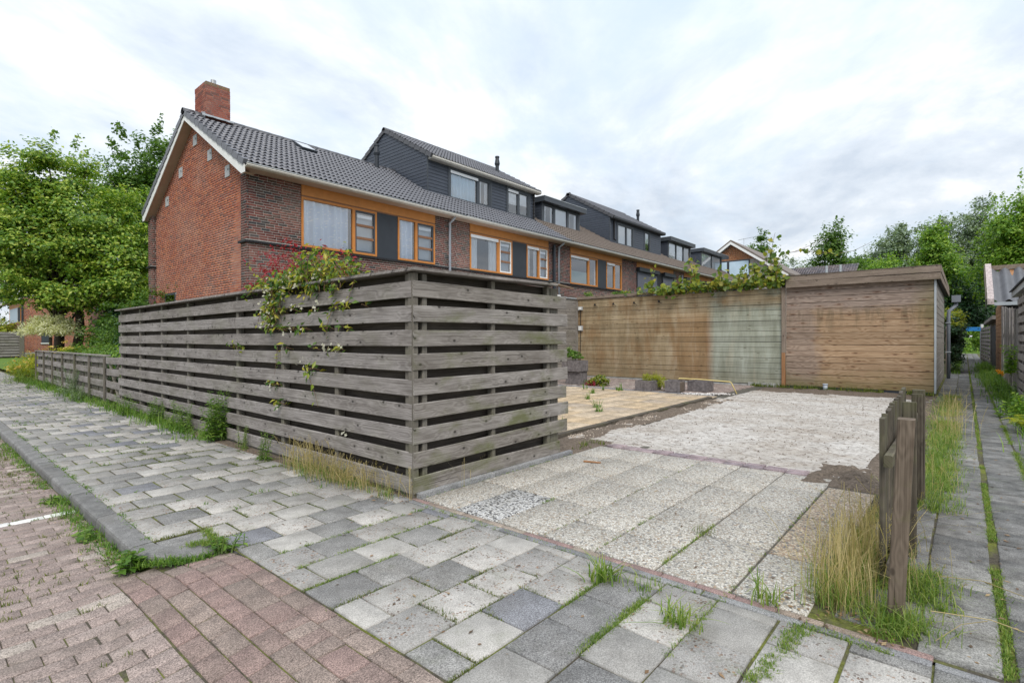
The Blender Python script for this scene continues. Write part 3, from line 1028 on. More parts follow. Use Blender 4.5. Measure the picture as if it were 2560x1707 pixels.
# ================================================================== TIMBER PIECES
def plank(name, mat, parent, p0, p1, height, thick, out, warp=.004, segs=7, sag=0.0, slope_end=(0, 0), kind=None, label=None, bev=.005):
    """a board from p0 to p1 (points on the lower outer edge); `out` unit vector of its outer face; local x runs along it"""
    p0, p1, out = Vector(p0), Vector(p1), Vector(out)
    if (p1-p0).cross(out).z < 0:
        p0, p1 = p1, p0
    L = (p1-p0).length
    ex = (p1-p0).normalized()
    ez = ex.cross(out).normalized()
    out = ez.cross(ex)
    vs, fs = [], []
    ph = rnd.uniform(0, 6)
    sec = [(0, bev), (bev, 0), (thick-bev, 0), (thick, bev), (thick, height-bev), (thick-bev, height), (bev, height), (0, height-bev)]
    for i in range(segs+1):
        t = i/segs
        wz = warp*math.sin(ph+t*5.0) + rnd.uniform(-.3, .3)*warp
        wo = warp*1.2*math.sin(ph*2+t*4.0)
        for (d, h) in sec:
            vs.append((t*L, -d + wo, h + wz))
    n = len(sec)
    for i in range(segs):
        for k in range(n):
            j = (k+1) % n
            fs.append((i*n+k, (i+1)*n+k, (i+1)*n+j, i*n+j))
    fs.append(tuple(range(n)))
    fs.append(tuple(segs*n+k for k in range(n))[::-1])
    me = MB().add(vs, fs).mesh(name)
    o = obj(name, me, mat, parent, p0, kind=kind)
    m3 = Matrix((ex, out, ez)).transposed()
    o.rotation_euler = m3.to_euler()
    if label:
        o['label'] = label
    return o


def post(name, mat, parent, x, y, z0, z1, wx, wy, lean=(0, 0), tilt_top=0.0, bev=.006):
    """upright post; local x runs up the post so the grain follows it"""
    H = z1-z0
    a, b = wx/2, wy/2
    sec = [(-a, -b+bev), (-a+bev, -b), (a-bev, -b), (a, -b+bev), (a, b-bev), (a-bev, b), (-a+bev, b), (-a, b-bev)]
    vs, fs = [], []
    S = 5
    for i in range(S+1):
        t = i/S
        for (px, py) in sec:
            top = tilt_top*px if i == S else 0
            vs.append((t*H+top, px + lean[0]*t, py + lean[1]*t))
    n = 8
    for i in range(S):
        for k in range(n):
            j = (k+1) % n
            fs.append((i*n+k, i*n+j, (i+1)*n+j, (i+1)*n+k))
    fs.append(tuple(range(n))[::-1])
    fs.append(tuple(S*n+k for k in range(n)))
    o = obj(name, MB().add(vs, fs).mesh(name), mat, parent, (x, y, z0))
    # local (x,y,z) -> world (z,x,y)
    o.rotation_euler = Matrix(((0, 1, 0), (0, 0, 1), (1, 0, 0))).to_euler()
    return o


# ------------------------------------------------------------------ tall slatted fence
fence = thing('slatted_fence', 'tall grey slatted timber fence wrapping the corner of the garden', 'fence', (FX, FY, 0))
slat_z = [.026, .249, .465, .680, .896, 1.119, 1.334, 1.552, 1.767]     # undersides of the slats at the corner
FL = 13.28
for i, zc in enumerate(slat_z):
    zl = zc + (.016 if i == 0 else .010)*(1 - i/9)
    # street side, two lengths butted at a post
    cut = [7.465, 9.342, 7.465, 9.342, 7.465, 6.18, 9.342, 7.465, 6.18][i]
    plank('slat', M['fence_wood'], fence, (FX, FY+.012, zc), (FX, cut-.002, zc+(zl-zc)*(cut-FY)/(FL-FY)), .147, .02, (-1, 0, 0), segs=8)
    plank('slat', M['fence_wood'], fence, (FX, cut+.002, zc+(zl-zc)*(cut-FY)/(FL-FY)), (FX, FL+rnd.uniform(-.02, .02), zl), .147, .02, (-1, 0, 0), segs=8)
    # driveway side
    xe = 5.30+rnd.uniform(-.025, .025)
    up = [.012, .03, .02, .012, .006, .004, .002, -.002, -.012][i]
    plank('slat', M['fence_green'], fence, (FX+.003, FY-.022, zc+.004), (xe if i else 5.15, FY-.022, zc+.004+up), .147, .02, (0, -1, 0), segs=6)
# back rows, set in the gaps
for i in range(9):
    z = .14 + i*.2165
    plank('back_slat', M['fence_back_shaded'], fence, (FX+.115, FY+.12, z), (FX+.115, FL, z), .145, .02, (-1, 0, 0), segs=4, warp=.003)
    plank('back_slat', M['fence_back_shaded'], fence, (FX+.03, FY+.095, z), (5.26, FY+.095, z), .145, .02, (0, -1, 0), segs=4, warp=.003)
for y in (3.80, 4.985, 6.179, 7.46, 9.34, 10.62, 11.9, 13.2):
    post('post', M['post_wood'], fence, FX+.065, y, -.05, 1.985, .085, .065)
for x in (3.095, 4.01, 4.96):
    post('post', M['post_wood'], fence, x, FY+.035, -.05, 1.985+.012*(x-3), .055, .07)
for x, y in ((FX+.035, FY+.03),):
    post('post', M['post_wood'], fence, x, y, -.05, 1.99, .06, .075)
post('post', M['post_wood'], fence, 5.10, FY+.05, -.05, 2.0, .15, .06)
# cap boards lying on top
for ya, yb in ((FY-.03, 7.1), (7.105, 10.2), (10.205, FL+.09)):
    za, zb = 2.003 + (.0)*(ya-FY), 2.003
    mb = MB()
    j_ = rnd.uniform(-.004, .004)
    mb.hexa([(FX-.045, ya, za+j_), (FX+.14, ya, za-.004+j_), (FX+.14, yb, zb-.004), (FX-.045, yb, zb), (FX-.045, ya, za+.026+j_), (FX+.14, ya, za+.022+j_), (FX+.14, yb, zb+.022), (FX-.045, yb, zb+.026)])
    obj('cap_board', mb.mesh('cap_board'), M['fence_wood'], fence)
for xa, xb, dz in ((FX-.04, 4.25, 0), (4.255, 5.05, .012)):
    mb = MB()
    mb.hexa([(xa, FY-.075, 2.006+dz), (xb, FY-.075, 2.014+dz), (xb, FY+.11, 2.01+dz), (xa, FY+.11, 2.002+dz), (xa, FY-.075, 2.032+dz), (xb, FY-.075, 2.040+dz), (xb, FY+.11, 2.036+dz), (xa, FY+.11, 2.028+dz)])
    obj('cap_board', mb.mesh('cap_board'), M['fence_wood'], fence)
mb = MB()
mb.hexa([(5.0, FY-.06, 2.045), (5.45, FY-.03, 2.02), (5.40, FY+.02, 2.02), (5.0, FY+.04, 2.045), (5.0, FY-.06, 2.06), (5.45, FY-.03, 2.03), (5.40, FY+.02, 2.03), (5.0, FY+.04, 2.06)])
o = obj('cap_board', mb.mesh('cap_board'), M['shed_brown'], fence)
o['label'] = 'split end of a cap board, fresh wood showing'

# ------------------------------------------------------------------ low fence further down the street
low = thing('low_slatted_fence', 'low grey slatted fence with a gate, beyond the tall fence', 'fence', (FX, 14, 0))
for i, z in enumerate((.10, .36, .63, .88)):
    for ya, yb in ((13.36, 14.40), (14.47, 17.5), (17.503, 20.6), (20.603, 23.5)):
        plank('slat', M['fence_wood'], low, (FX+.02, ya, z+rnd.uniform(-.004, .004)), (FX+.02, yb, z+rnd.uniform(-.004, .004)), .148 if i else .14, .02, (-1, 0, 0), segs=4)
for y in (14.44, 15.9, 17.5, 19.1, 20.6, 22.0, 23.45):
    post('post', M['post_wood'], low, FX-.005, y, 0, 1.04, .04, .05)
for k in range(12):
    y = 14.7 + k*.76
    plank('back_board', M['post_wood'], low, (FX+.08, y, .02), (FX+.08, y+.60, .02), .98, .02, (-1, 0, 0), segs=2)
mb = MB().box(FX-.03, FX+.11, 14.42, 23.52, 1.045, 1.07)
obj('cap_board', mb.mesh('cap_board'), M['fence_wood'], low)
for (ya, za), (yb, zb) in (((13.42, .05), (14.36, 1.0)), ((13.42, 1.0), (14.36, .05))):
    mb = MB()
    mb.tube([(FX+.06, ya, za), (FX+.06, yb, zb)], .03, 4)
    obj('brace', mb.mesh('brace'), M['post_wood'], low)

# ------------------------------------------------------------------ picket fence seen end on
pick = thing('picket_fence', 'short run of dark weathered pickets and posts in grass beside the alley', 'fence', (3.2, .3, 0))
post('post', M['picket_post'], pick, 3.215, .262, -.05, 1.002, .055, .070, lean=(.02, -.045), tilt_top=.1)
post('post', M['picket_wood'], pick, 4.22, .268, -.05, .99, .03, .076)
post('post', M['picket_wood'], pick, 5.70, .298, -.05, .955, .075, .085, tilt_top=.0)
post('post', M['picket_wood'], pick, 5.62, .305, -.05, .925, .05, .075)
for k in range(12):
    x = 3.62 + k*.185
    tz = .962 + .003*math.sin(k*2.0) - (.012 if k < 2 else 0)
    o = post('picket', M['picket_wood'], pick, x, .350+.004*k, -.02 + (.03 if k == 0 else 0), tz + (.04 if k > 7 else 0)*.2, .10, .024, lean=(rnd.uniform(-.01, .01), rnd.uniform(-.006, .006)), tilt_top=rnd.uniform(-.1, .1))
plank('rail', M['picket_wood'], pick, (3.43, .285, .705), (5.75, .30, .705), .065, .04, (0, -1, 0), segs=4)
plank('rail', M['picket_wood'], pick, (3.46, .285, .115), (5.75, .30, .115), .07, .04, (0, -1, 0), segs=4)
# ================================================================== SHEDS AND PLANK WALLS
SX = 16.35


def stained_wall_mat():
    """the boards carry old stains: rust brown where something leaned on them, pale green paint on the right"""
    m, t = new_mat('stained_boards')
    oc = t.n('ShaderNodeTexCoord').outputs['Object']
    r = rand_piece(t)
    v = t.vmath('ADD', oc, t.comb(t.math('MULTIPLY', r, 37.0), t.math('MULTIPLY', r, 11.0), t.math('MULTIPLY', r, 23.0)))
    p = pos(t)
    X, Y, Z = t.sep(p)
    grain = t.noise(t.map(v, (1.2, 80, 80)), 1.0, 4, 0.7)
    blot = t.noise(t.map(p, (1, 1.3, 1.0)), 1.2, 6, 0.65)
    br = t.ramp(t.math('ADD', t.math('MULTIPLY', grain, .45), t.math('MULTIPLY', blot, .55)), [(0.36, (0.205, 0.15, 0.085)), (0.5, (0.33, 0.255, 0.155)), (0.64, (0.42, 0.335, 0.22))])
    rust = t.step(t.noise(t.map(p, (1, 1.9, .9), (2, 5, 1)), 1.0, 5, 0.6), .50, .64)
    br = t.mix(t.math('MULTIPLY', rust, .55), br, (0.235, 0.13, 0.055))
    # strong rust band beside the pale part
    wob = t.math('MULTIPLY', t.math('SUBTRACT', t.noise(p, 1.5, 4, .6), .5), .22)
    Yw = t.math('ADD', Y, wob)
    band = t.math('MULTIPLY', t.math('SUBTRACT', 1.0, t.step(Yw, 6.75, 7.3)), t.math('SUBTRACT', 1.0, t.step(Z, 2.0, 2.35)))
    br = t.mix(t.math('MULTIPLY', band, .5), br, (0.27, 0.145, 0.06))
    thin = t.math('MULTIPLY', t.math('SUBTRACT', 1.0, t.step(Y, 6.03, 6.12)), t.math('SUBTRACT', 1.0, t.step(Z, 1.9, 2.2)))
    br = t.mix(t.math('MULTIPLY', thin, .6), br, (0.26, 0.12, 0.05))
    pale = t.ramp(t.math('ADD', t.math('MULTIPLY', grain, .4), t.math('MULTIPLY', t.noise(t.map(p, (1, 1.4, .35)), 1.6, 6, .65), .6)), [(0.34, (0.19, 0.195, 0.14)), (0.5, (0.32, 0.335, 0.27)), (0.66, (0.45, 0.475, 0.41))])
    dark = t.math('MULTIPLY', t.step(Z, 1.55, 2.7), t.step(t.noise(t.map(p, (1, 1.8, .6)), 1.3, 6, .7), .42, .62))
    pale = t.mix(t.math('MULTIPLY', dark, .75), pale, (0.135, 0.13, 0.085))
    isp = t.math('SUBTRACT', 1.0, t.step(t.math('ADD', Y, t.math('MULTIPLY', wob, .7)), 5.82, 6.10))
    isp2 = t.math('MULTIPLY', isp, t.math('SUBTRACT', 1.0, t.math('MULTIPLY', t.step(Z, 2.25, 2.5), t.step(t.noise(p, 1.1, 4, .6), .4, .55))))
    base = t.mix(isp2, br, pale)
    # rain streaks running down
    sk_ = t.noise(t.map(p, (1, 3.2, .5)), 1.0, 8, .72, .4)
    base = t.mix(t.math('MULTIPLY', t.step(sk_, .48, .68), .5), base, t.mix(1.0, base, (.52, .50, .46), 'MULTIPLY'))
    base = t.mix(t.math('MULTIPLY', t.math('SUBTRACT', 1.0, t.step(sk_, .34, .46)), .35), base, (.46, .40, .30))
    base = t.mix(.5, base, t.mix(1.0, base, t.ramp(r, [(0, .72), (1, 1.25)]), 'MULTIPLY'))
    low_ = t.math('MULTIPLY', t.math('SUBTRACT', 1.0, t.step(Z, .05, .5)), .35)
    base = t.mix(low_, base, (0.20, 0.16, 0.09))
    _vx, _vy, _vz = t.sep(v)
    vo = t.n('ShaderNodeTexVoronoi', {'Vector': t.map(t.comb(_vx, _vz, 0.0), (1.3, 6, 1)), 'Scale': 1.0}, feature='F1', voronoi_dimensions='2D')
    k = t.math('MULTIPLY', t.math('SUBTRACT', 1.0, t.step(vo.outputs['Distance'], 0.03, 0.075)), t.math('GREATER_THAN', t.sep(vo.outputs['Color'])[0], .5))
    base = t.mix(t.math('MULTIPLY', k, .8), base, (0.06, 0.04, 0.025))
    finish(t, base, .8, t.bump(grain, .4, .003), .2)
    return m


M['stained'] = stained_wall_mat()
wall = thing('plank_wall', 'long low wall of horizontal boards, stained brown with a pale green right end', 'wall', (SX, 7.2, 0))
mb = MB().box(SX+.012, SX+.10, 3.86, 10.84, .0, 2.84)
obj('backing', mb.mesh('backing'), M['dark_board'], wall)
for k in range(18):
    z = .075 + k*.1535
    plank('board', M['stained'], wall, (SX, 10.83, z), (SX, 3.945, z+rnd.uniform(-.003, .003)), .1455, .02, (-1, 0, 0), segs=6, warp=.0025)
plank('cap_board', M['fascia_wood'], wall, (SX-.06, 10.9, 2.842), (SX-.05, 6.0, 2.868), .10, .1, (-1, 0, 0), segs=4)
plank('cap_board', M['shed_grey'], wall, (SX-.062, 5.995, 2.868), (SX-.06, 3.84, 2.885), .115, .1, (-1, 0, 0), segs=4)
post('post', M['fascia_wood'], wall, SX-.035, 3.888, .50, 2.90, .05, .105)
o = post('post', M['orange_clad'], wall, SX-.04, 3.888, -.02, .995, .05, .10)
o['label'] = 'orange brown lower end of the post'
for x, ya, yb, z0, z1 in ((SX-.03, 4.0, 4.85, -.04, .115), (SX-.02, 4.87, 10.8, -.04, .06)):
    obj('concrete_base', MB().box(x, x+.12, ya, yb, z0, z1).mesh('concrete_base'), M['concrete'], wall)
for y in (10.1, 9.35, 8.55, 7.65):
    mb = MB().box(SX-.05, SX-.002, y-.02, y+.02, 2.60, 2.66)
    mb.tube([(SX-.045, y, 2.62), (SX-.045, y-.12, 2.55)], .008, 5)
    obj('hook', mb.mesh('hook'), M['black_rubber'], wall)
for k, (za, zb) in enumerate(((2.45, 2.58), (1.70, 1.88))):
    t_ = thing('junction_box', ['small white cable box high in the corner of the plank wall', 'white socket box half way down the corner of the plank wall'][k], 'junction box', (SX-.05, 10.70, za), 'cable boxes in the wall corner')
    obj('housing', MB().box(SX-.08, SX-.003, 10.62, 10.78, za, zb).mesh('housing'), M['plate'], t_)
    obj('lid', MB().box(SX-.094, SX-.081, 10.64, 10.76, za+.02, zb-.02).mesh('lid'), M['white_paint'], t_)
    if k == 0:
        obj('cable', MB().tube([(SX-.03, 10.71, 2.45), (SX-.03, 10.71, 1.885)], .012, 6).mesh('cable'), M['black_rubber'], t_)
    else:
        obj('cable', MB().tube([(SX-.03, 10.71, 1.69), (SX-.03, 10.73, .2)], .010, 6).mesh('cable'), M['black_rubber'], t_)

def shed_front_mat():
    """pine boards: silvered grey under the eaves and on the left, warm and resinous in the middle, green at the foot"""
    m, t = new_mat('shed_front')
    oc = t.n('ShaderNodeTexCoord').outputs['Object']
    r = rand_piece(t)
    v = t.vmath('ADD', oc, t.comb(t.math('MULTIPLY', r, 37.0), t.math('MULTIPLY', r, 11.0), t.math('MULTIPLY', r, 23.0)))
    vx, vy, vz = t.sep(v)
    v2 = t.comb(vx, vz, 0.0)
    p = pos(t)
    X, Y, Z = t.sep(p)
    vo = t.n('ShaderNodeTexVoronoi', {'Vector': t.map(v2, (1.7, 6.0, 1)), 'Scale': 1.0}, feature='F1', voronoi_dimensions='2D')
    kd = vo.outputs['Distance']
    keep = t.math('GREATER_THAN', t.sep(vo.outputs['Color'])[0], 0.35)
    bend = t.math('MULTIPLY', t.math('SUBTRACT', 1.0, t.step(kd, 0.05, 0.45)), 0.12)
    rings = t.math('SINE', t.math('MULTIPLY', t.math('ADD', t.noise(t.map(v2, (.5, 7, 1)), 1.0, 2, .4), bend), 80.0))
    grain = t.noise(t.map(v2, (1.1, 80, 1)), 1.0, 4, .7)
    f = t.math('ADD', t.math('MULTIPLY', grain, .7), t.math('MULTIPLY_ADD', rings, .07, .15))
    warm = t.ramp(f, [(.34, (.22, .135, .075)), (.5, (.38, .255, .155)), (.66, (.49, .355, .235))])
    grey = t.ramp(f, [(.34, (.15, .11, .088)), (.5, (.28, .215, .175)), (.66, (.38, .305, .255))])
    wob = t.math('SUBTRACT', t.noise(p, 1.1, 6, .65), .5)
    Zw = t.math('ADD', Z, t.math('MULTIPLY', wob, .5))
    up = t.step(Zw, 2.0, 2.25)
    Yw = t.math('ADD', Y, t.math('MULTIPLY', wob, 1.2))
    left = t.math('MULTIPLY', t.step(Yw, 2.95, 3.2), .75)
    base = t.mix(t.math('MAXIMUM', up, left), warm, grey)
    # rain marks under the silvered part
    dr = t.noise(t.map(p, (1, 4.5, .9)), 1.0, 8, .75, .5)
    band = t.math('MULTIPLY', t.math('SUBTRACT', 1.0, t.step(Z, 2.1, 2.3)), t.step(Z, 1.45, 1.95))
    base = t.mix(t.math('MULTIPLY', t.math('MULTIPLY', t.step(dr, .46, .6), band), .6), base, (.155, .12, .075))
    base = t.mix(.55, base, t.mix(1.0, base, t.ramp(r, [(0, .70), (1, 1.25)]), 'MULTIPLY'))
    g1 = t.math('MULTIPLY', t.math('SUBTRACT', 1.0, t.step(t.math('ADD', Y, t.math('MULTIPLY', wob, .9)), .55, 1.0)), .55)
    g2 = t.math('MULTIPLY', t.math('SUBTRACT', 1.0, t.step(t.math('ADD', Z, t.math('MULTIPLY', wob, 1.1)), .08, .55)), .6)
    base = t.mix(t.math('MAXIMUM', g1, g2), base, (.17, .15, .055))
    k = t.math('MULTIPLY', t.math('SUBTRACT', 1.0, t.step(kd, .05, .10)), keep)
    h_ = t.math('MULTIPLY', t.math('SUBTRACT', 1.0, t.step(kd, .08, .26)), keep)
    base = t.mix(t.math('MULTIPLY', h_, .3), base, (.22, .10, .05))
    base = t.mix(t.math('MULTIPLY', k, .8), base, (.07, .035, .022))
    finish(t, base, .8, t.bump(grain, .5, .004), .2)
    return m


M['shed_front'] = shed_front_mat()
# --- shed with the tall fascia
shed = thing('wooden_shed', 'brown wooden shed with a tall boarded fascia at the alley corner', 'shed', (19, 2.2, 0))
SY0, SY1 = .53, 3.83
mb = MB().box(SX+.03, 23.2, SY0+.03, SY1, 0, 2.9)
obj('shell', mb.mesh('shell'), M['dark_board'], shed)
for k in range(17):
    z = .075 + k*.1645
    plank('board', M['shed_front'], shed, (SX, SY1, z), (SX, SY0+.035, z+rnd.uniform(-.003, .003)), .156, .028, (-1, 0, 0), segs=5, warp=.0025)
for k in range(17):
    z = .075 + k*.1645
    plank('side_board', M['shed_grey'], shed, (SX+.04, SY0, z), (23.2, SY0, z), .157, .028, (0, -1, 0), segs=5, warp=.002)
obj('corner_strip', MB().box(SX-.012, SX+.032, SY0-.012, SY0+.03, .05, 2.82).mesh('corner_strip'), M['zinc'], shed)
for k, z in enumerate((2.81, 2.977)):
    plank('fascia_board', M['fascia_wood'], shed, (SX-.17-.006*k, 3.80, z), (SX-.17-.006*k, .44, z), .160, .025, (-1, 0, 0), segs=5)
    plank('fascia_board', M['fascia_wood'], shed, (SX-.165, .43-.003*k, z), (23.4, .40-.003*k, z), .160, .025, (0, -1, 0), segs=5)
obj('roof', MB().box(SX-.15, 23.4, .45, 3.83, 2.83, 3.12).mesh('roof'), M['black_rubber'], shed)
obj('roof_trim', MB().box(SX-.19, 23.4, .425, 3.82, 3.14, 3.152).mesh('roof_trim'), M['tile_brown'], shed)
obj('plinth', MB().box(SX-.01, SX+.06, SY0+.02, SY1, -.05, .068).mesh('plinth'), M['charcoal_panel'], shed)
dp = obj('downpipe', MB().tube([(23.6, .22, 2.62), (23.6, .22, 2.52), (23.45, .40, 2.33), (23.45, .42, 2.2), (23.45, .42, 0)], .055, 10).mesh('downpipe', True), M['pipe_grey'], shed)
obj('hopper', MB().box(23.45, 23.75, .10, .34, 2.62, 2.85).mesh('hopper'), M['pipe_grey'], dp)
for z in (.9, 1.9):
    obj('pipe_clip', MB().box(23.38, 23.52, .35, .50, z, z+.03).mesh('pipe_clip'), M['zinc'], dp)
stub = thing('pipe_stub', 'short grey plastic pipe standing at the foot of the brown shed', 'pipe', (SX-.2, 2.83, 0))
obj('tube', MB().tube([(SX-.2, 2.83, -.02), (SX-.2, 2.83, .17)], .055, 12).mesh('tube', True), M['pipe_light'], stub)
obj('collar', MB().tube([(SX-.2, 2.83, .15), (SX-.2, 2.83, .185)], .064, 12).mesh('collar', True), M['pipe_light'], stub)

# --- grey shed behind the end of the fence
post('corner_post', M['shed_grey'], wall, SX-.005, 10.872, 0, 2.86, .06, .07)
gs = thing('grey_plank_shed', 'grey horizontal board shed with a white roof edge, behind the fence end', 'shed', (14, 12, 0))
obj('shell', MB().box(10.4, 16.3, 10.92, 12.9, 0, 2.86).mesh('shell'), M['dark_board'], gs)
for k in range(18):
    z = .06 + k*.155
    xs = [10.4, 14.4 + .9*(k % 2), 16.34]
    for a in range(2):
        plank('board', M['shed_grey'], gs, (xs[a], 10.89, z), (xs[a+1]-.005, 10.89, z), .148, .022, (0, -1, 0), segs=3, warp=.003)
obj('roof_edge', MB().box(10.3, 15.2, 10.80, 13.0, 2.90, 2.95).mesh('roof_edge'), M['white_paint'], gs)
obj('roof_edge', MB().box(15.2, 16.28, 10.84, 13.0, 2.86, 2.90).mesh('roof_edge'), M['zinc'], gs)

# ------------------------------------------------------------------ planters and odds and ends
def u_planter(label, x, y, rz, z0, w, d, h, th=.045, group='concrete planters on the patio', mat='plank_concrete', open_side=None):
    t_ = thing('concrete_planter', label, 'planter', (x, y, z0), group)
    c, s = math.cos(rz), math.sin(rz)

    def P(px, py, pz):
        return (x+px*c-py*s, y+px*s+py*c, z0+pz)

    def bx(x0, x1, y0, y1, za, zb):
        return MB().hexa([P(x0, y0, za), P(x1, y0, za), P(x1, y1, za), P(x0, y1, za), P(x0, y0, zb), P(x1, y0, zb), P(x1, y1, zb), P(x0, y1, zb)])
    for q_, a in enumerate(((-w/2, w/2, -d/2, -d/2+th), (-w/2, w/2, d/2-th, d/2), (-w/2, -w/2+th, -d/2+th, d/2-th), (w/2-th, w/2, -d/2+th, d/2-th))):
        if q_ == open_side:
            continue
        m_ = bx(a[0], a[1], a[2], a[3], 0, h)
        # ribs cast in the outer face
        n = max(2, int(max(a[1]-a[0], a[3]-a[2])/.055))
        for k in range(n):
            if a[1]-a[0] > a[3]-a[2]:
                xa = a[0] + (a[1]-a[0])*k/n
                yo = -.006 if a[2] < 0 else th+.0005
                m_.add(*hexfaces([P(xa+.006, a[2]+yo, .01), P(xa+(a[1]-a[0])/n-.006, a[2]+yo, .01), P(xa+(a[1]-a[0])/n-.006, a[2]+yo+.0055, .01), P(xa+.006, a[2]+yo+.0055, .01),
                                  P(xa+.006, a[2]+yo, h-.012), P(xa+(a[1]-a[0])/n-.006, a[2]+yo, h-.012), P(xa+(a[1]-a[0])/n-.006, a[2]+yo+.0055, h-.012), P(xa+.006, a[2]+yo+.0055, h-.012)]))
            else:
                ya = a[2] + (a[3]-a[2])*k/n
                xo = -.006 if a[0] < 0 else th+.0005
                m_.add(*hexfaces([P(a[0]+xo, ya+.006, .01), P(a[0]+xo+.0055, ya+.006, .01), P(a[0]+xo+.0055, ya+(a[3]-a[2])/n-.006, .01), P(a[0]+xo, ya+(a[3]-a[2])/n-.006, .01),
                                  P(a[0]+xo, ya+.006, h-.012), P(a[0]+xo+.0055, ya+.006, h-.012), P(a[0]+xo+.0055, ya+(a[3]-a[2])/n-.006, h-.012), P(a[0]+xo, ya+(a[3]-a[2])/n-.006, h-.012)]))
        obj('side', m_.mesh('side'), M[mat], t_)
    obj('soil', bx(-w/2+th, w/2-th, -d/2+th, d/2-th, .02, h*.85).mesh('soil'), M['soil'], t_)
    return t_


def hexfaces(p):
    return p, [(0, 3, 2, 1), (4, 5, 6, 7), (0, 1, 5, 4), (1, 2, 6, 5), (2, 3, 7, 6), (3, 0, 4, 7)]


M['plank_concrete'] = plain('plank_concrete', (0.16, 0.143, 0.142), 0.85, 0.4, 14, bump=0.3)
u_planter('square grey concrete planter overgrown with a yellow green plant', 13.05, 6.42, .0, .03, .64, .44, .27)
u_planter('empty round fronted concrete planter beside the pebbles', 13.1, 5.67, .12, .03, .5, .42, .29, open_side=0)
u_planter('empty concrete planter block nearest the yellow pipe', 13.68, 5.25, -.05, .03, .46, .50, .27)
u_planter('upper concrete planter, stacked on another in the wall corner', 13.4, 9.0, 0, .42, .5, .62, .33)
u_planter('lower concrete planter holding up another in the wall corner', 13.45, 8.98, 0, .03, .42, .5, .39)

yp = thing('yellow_pipe', 'thin pale yellow pipe bent down from the planter to the sand', 'pipe', (13.6, 5, .3))
M['yellow_plastic'] = plain('yellow_plastic', (0.62, 0.50, 0.20), 0.5, 0.08)
obj('tube', MB().tube([(13.25, 5.66, .335), (13.27, 5.66, .365), (13.45, 5.2, .35), (13.70, 4.52, .305), (13.72, 4.48, .28), (13.69, 4.33, .0)], .013, 8).mesh('tube', True), M['yellow_plastic'], yp)
V, F = [], []
for k in range(420):
    a = rnd.random()
    x = 12.72 + a*.55 + rnd.gauss(0, .09)
    y = 5.2 - a*.75 + rnd.gauss(0, .12)
    s = rnd.uniform(.015, .034)
    b = len(V)
    for dx, dy, dz in ((s, 0, 0), (0, s*.8, 0), (-s, 0, 0), (0, -s*.8, 0), (0, 0, s*.75), (0, 0, -s*.5)):
        V.append((x+dx, y+dy, .032+dz))
    for i in range(4):
        F.append((b+i, b+(i+1) % 4, b+4))
        F.append((b+(i+1) % 4, b+i, b+5))
M['pebble'] = brick_mat('pebble', [(0, (0.55, 0.53, 0.5)), (0.35, (0.30, 0.27, 0.25)), (0.6, (0.68, 0.66, 0.63)), (0.85, (0.14, 0.13, 0.13))])
obj('pebbles', np_mesh('pebbles', V, F), M['pebble'], kind='stuff')
st = thing('wood_splinter', 'short brown splinter of wood lying on the pebble slabs', 'stick', (5.15, 3.2, 0))
mb = MB()
mb.hexa([(5.05, 3.28, .005), (5.12, 3.10, .005), (5.15, 3.11, .005), (5.085, 3.29, .005), (5.05, 3.28, .018), (5.12, 3.10, .012), (5.15, 3.11, .012), (5.085, 3.29, .018)])
obj('splinter', mb.mesh('splinter'), M['orange_clad'], st)

# ------------------------------------------------------------------ right side of the alley
rf = thing('grey_slat_panel', 'grey slatted fence panel with wide gaps at the right edge', 'fence', (15.5, -.92, 0))
for k in range(11):
    z = .12 + k*.2
    plank('slat', M['fence_wood'], rf, (14.2, -.90, z), (16.32, -.90, z), .138, .02, (0, 1, 0), segs=3)
    plank('back_slat', M['fence_back_shaded'], rf, (14.2, -.99, z+.1), (16.32, -.99, z+.1), .12, .02, (0, 1, 0), segs=2)
for x in (14.25, 15.3, 16.3):
    post('post', M['fence_wood'], rf, x, -.945, 0, 2.33, .06, .06)
bf = thing('board_fence', 'leaning fence of upright grey boards of uneven height', 'fence', (21, -.97, 0))
x = 16.55
while x < 25.9:
    w = rnd.uniform(.15, .30)
    g = rnd.uniform(.02, .16)
    tz = 2.04 + .052*(x-16.6) + rnd.uniform(-.05, .03)
    post('board', M['fence_wood'], bf, x+w/2, -.93-.008*(x-16)+rnd.uniform(-.02, .02), -.03, tz, w, .022, lean=(rnd.uniform(-.05, .05), rnd.uniform(-.03, .03)))
    x += w+g
for z in (.5, 1.5):
    plank('rail', M['fence_back_shaded'], bf, (16.5, -1.0, z), (25.9, -1.06, z), .08, .05, (0, 1, 0), segs=3)
cs = thing('corrugated_shed', 'shed with a grey corrugated roof and orange boards on its side', 'shed', (28, -3, 0))
obj('shell', MB().box(26.1, 30.8, -6, -1.05, 0, 2.66).mesh('shell'), M['dark_board'], cs)
for k in range(17):
    z = .03+k*.156
    plank('board', M['orange_clad'], cs, (26.05, -1.02, z), (30.8, -1.02, z), .15, .02, (0, 1, 0), segs=2)
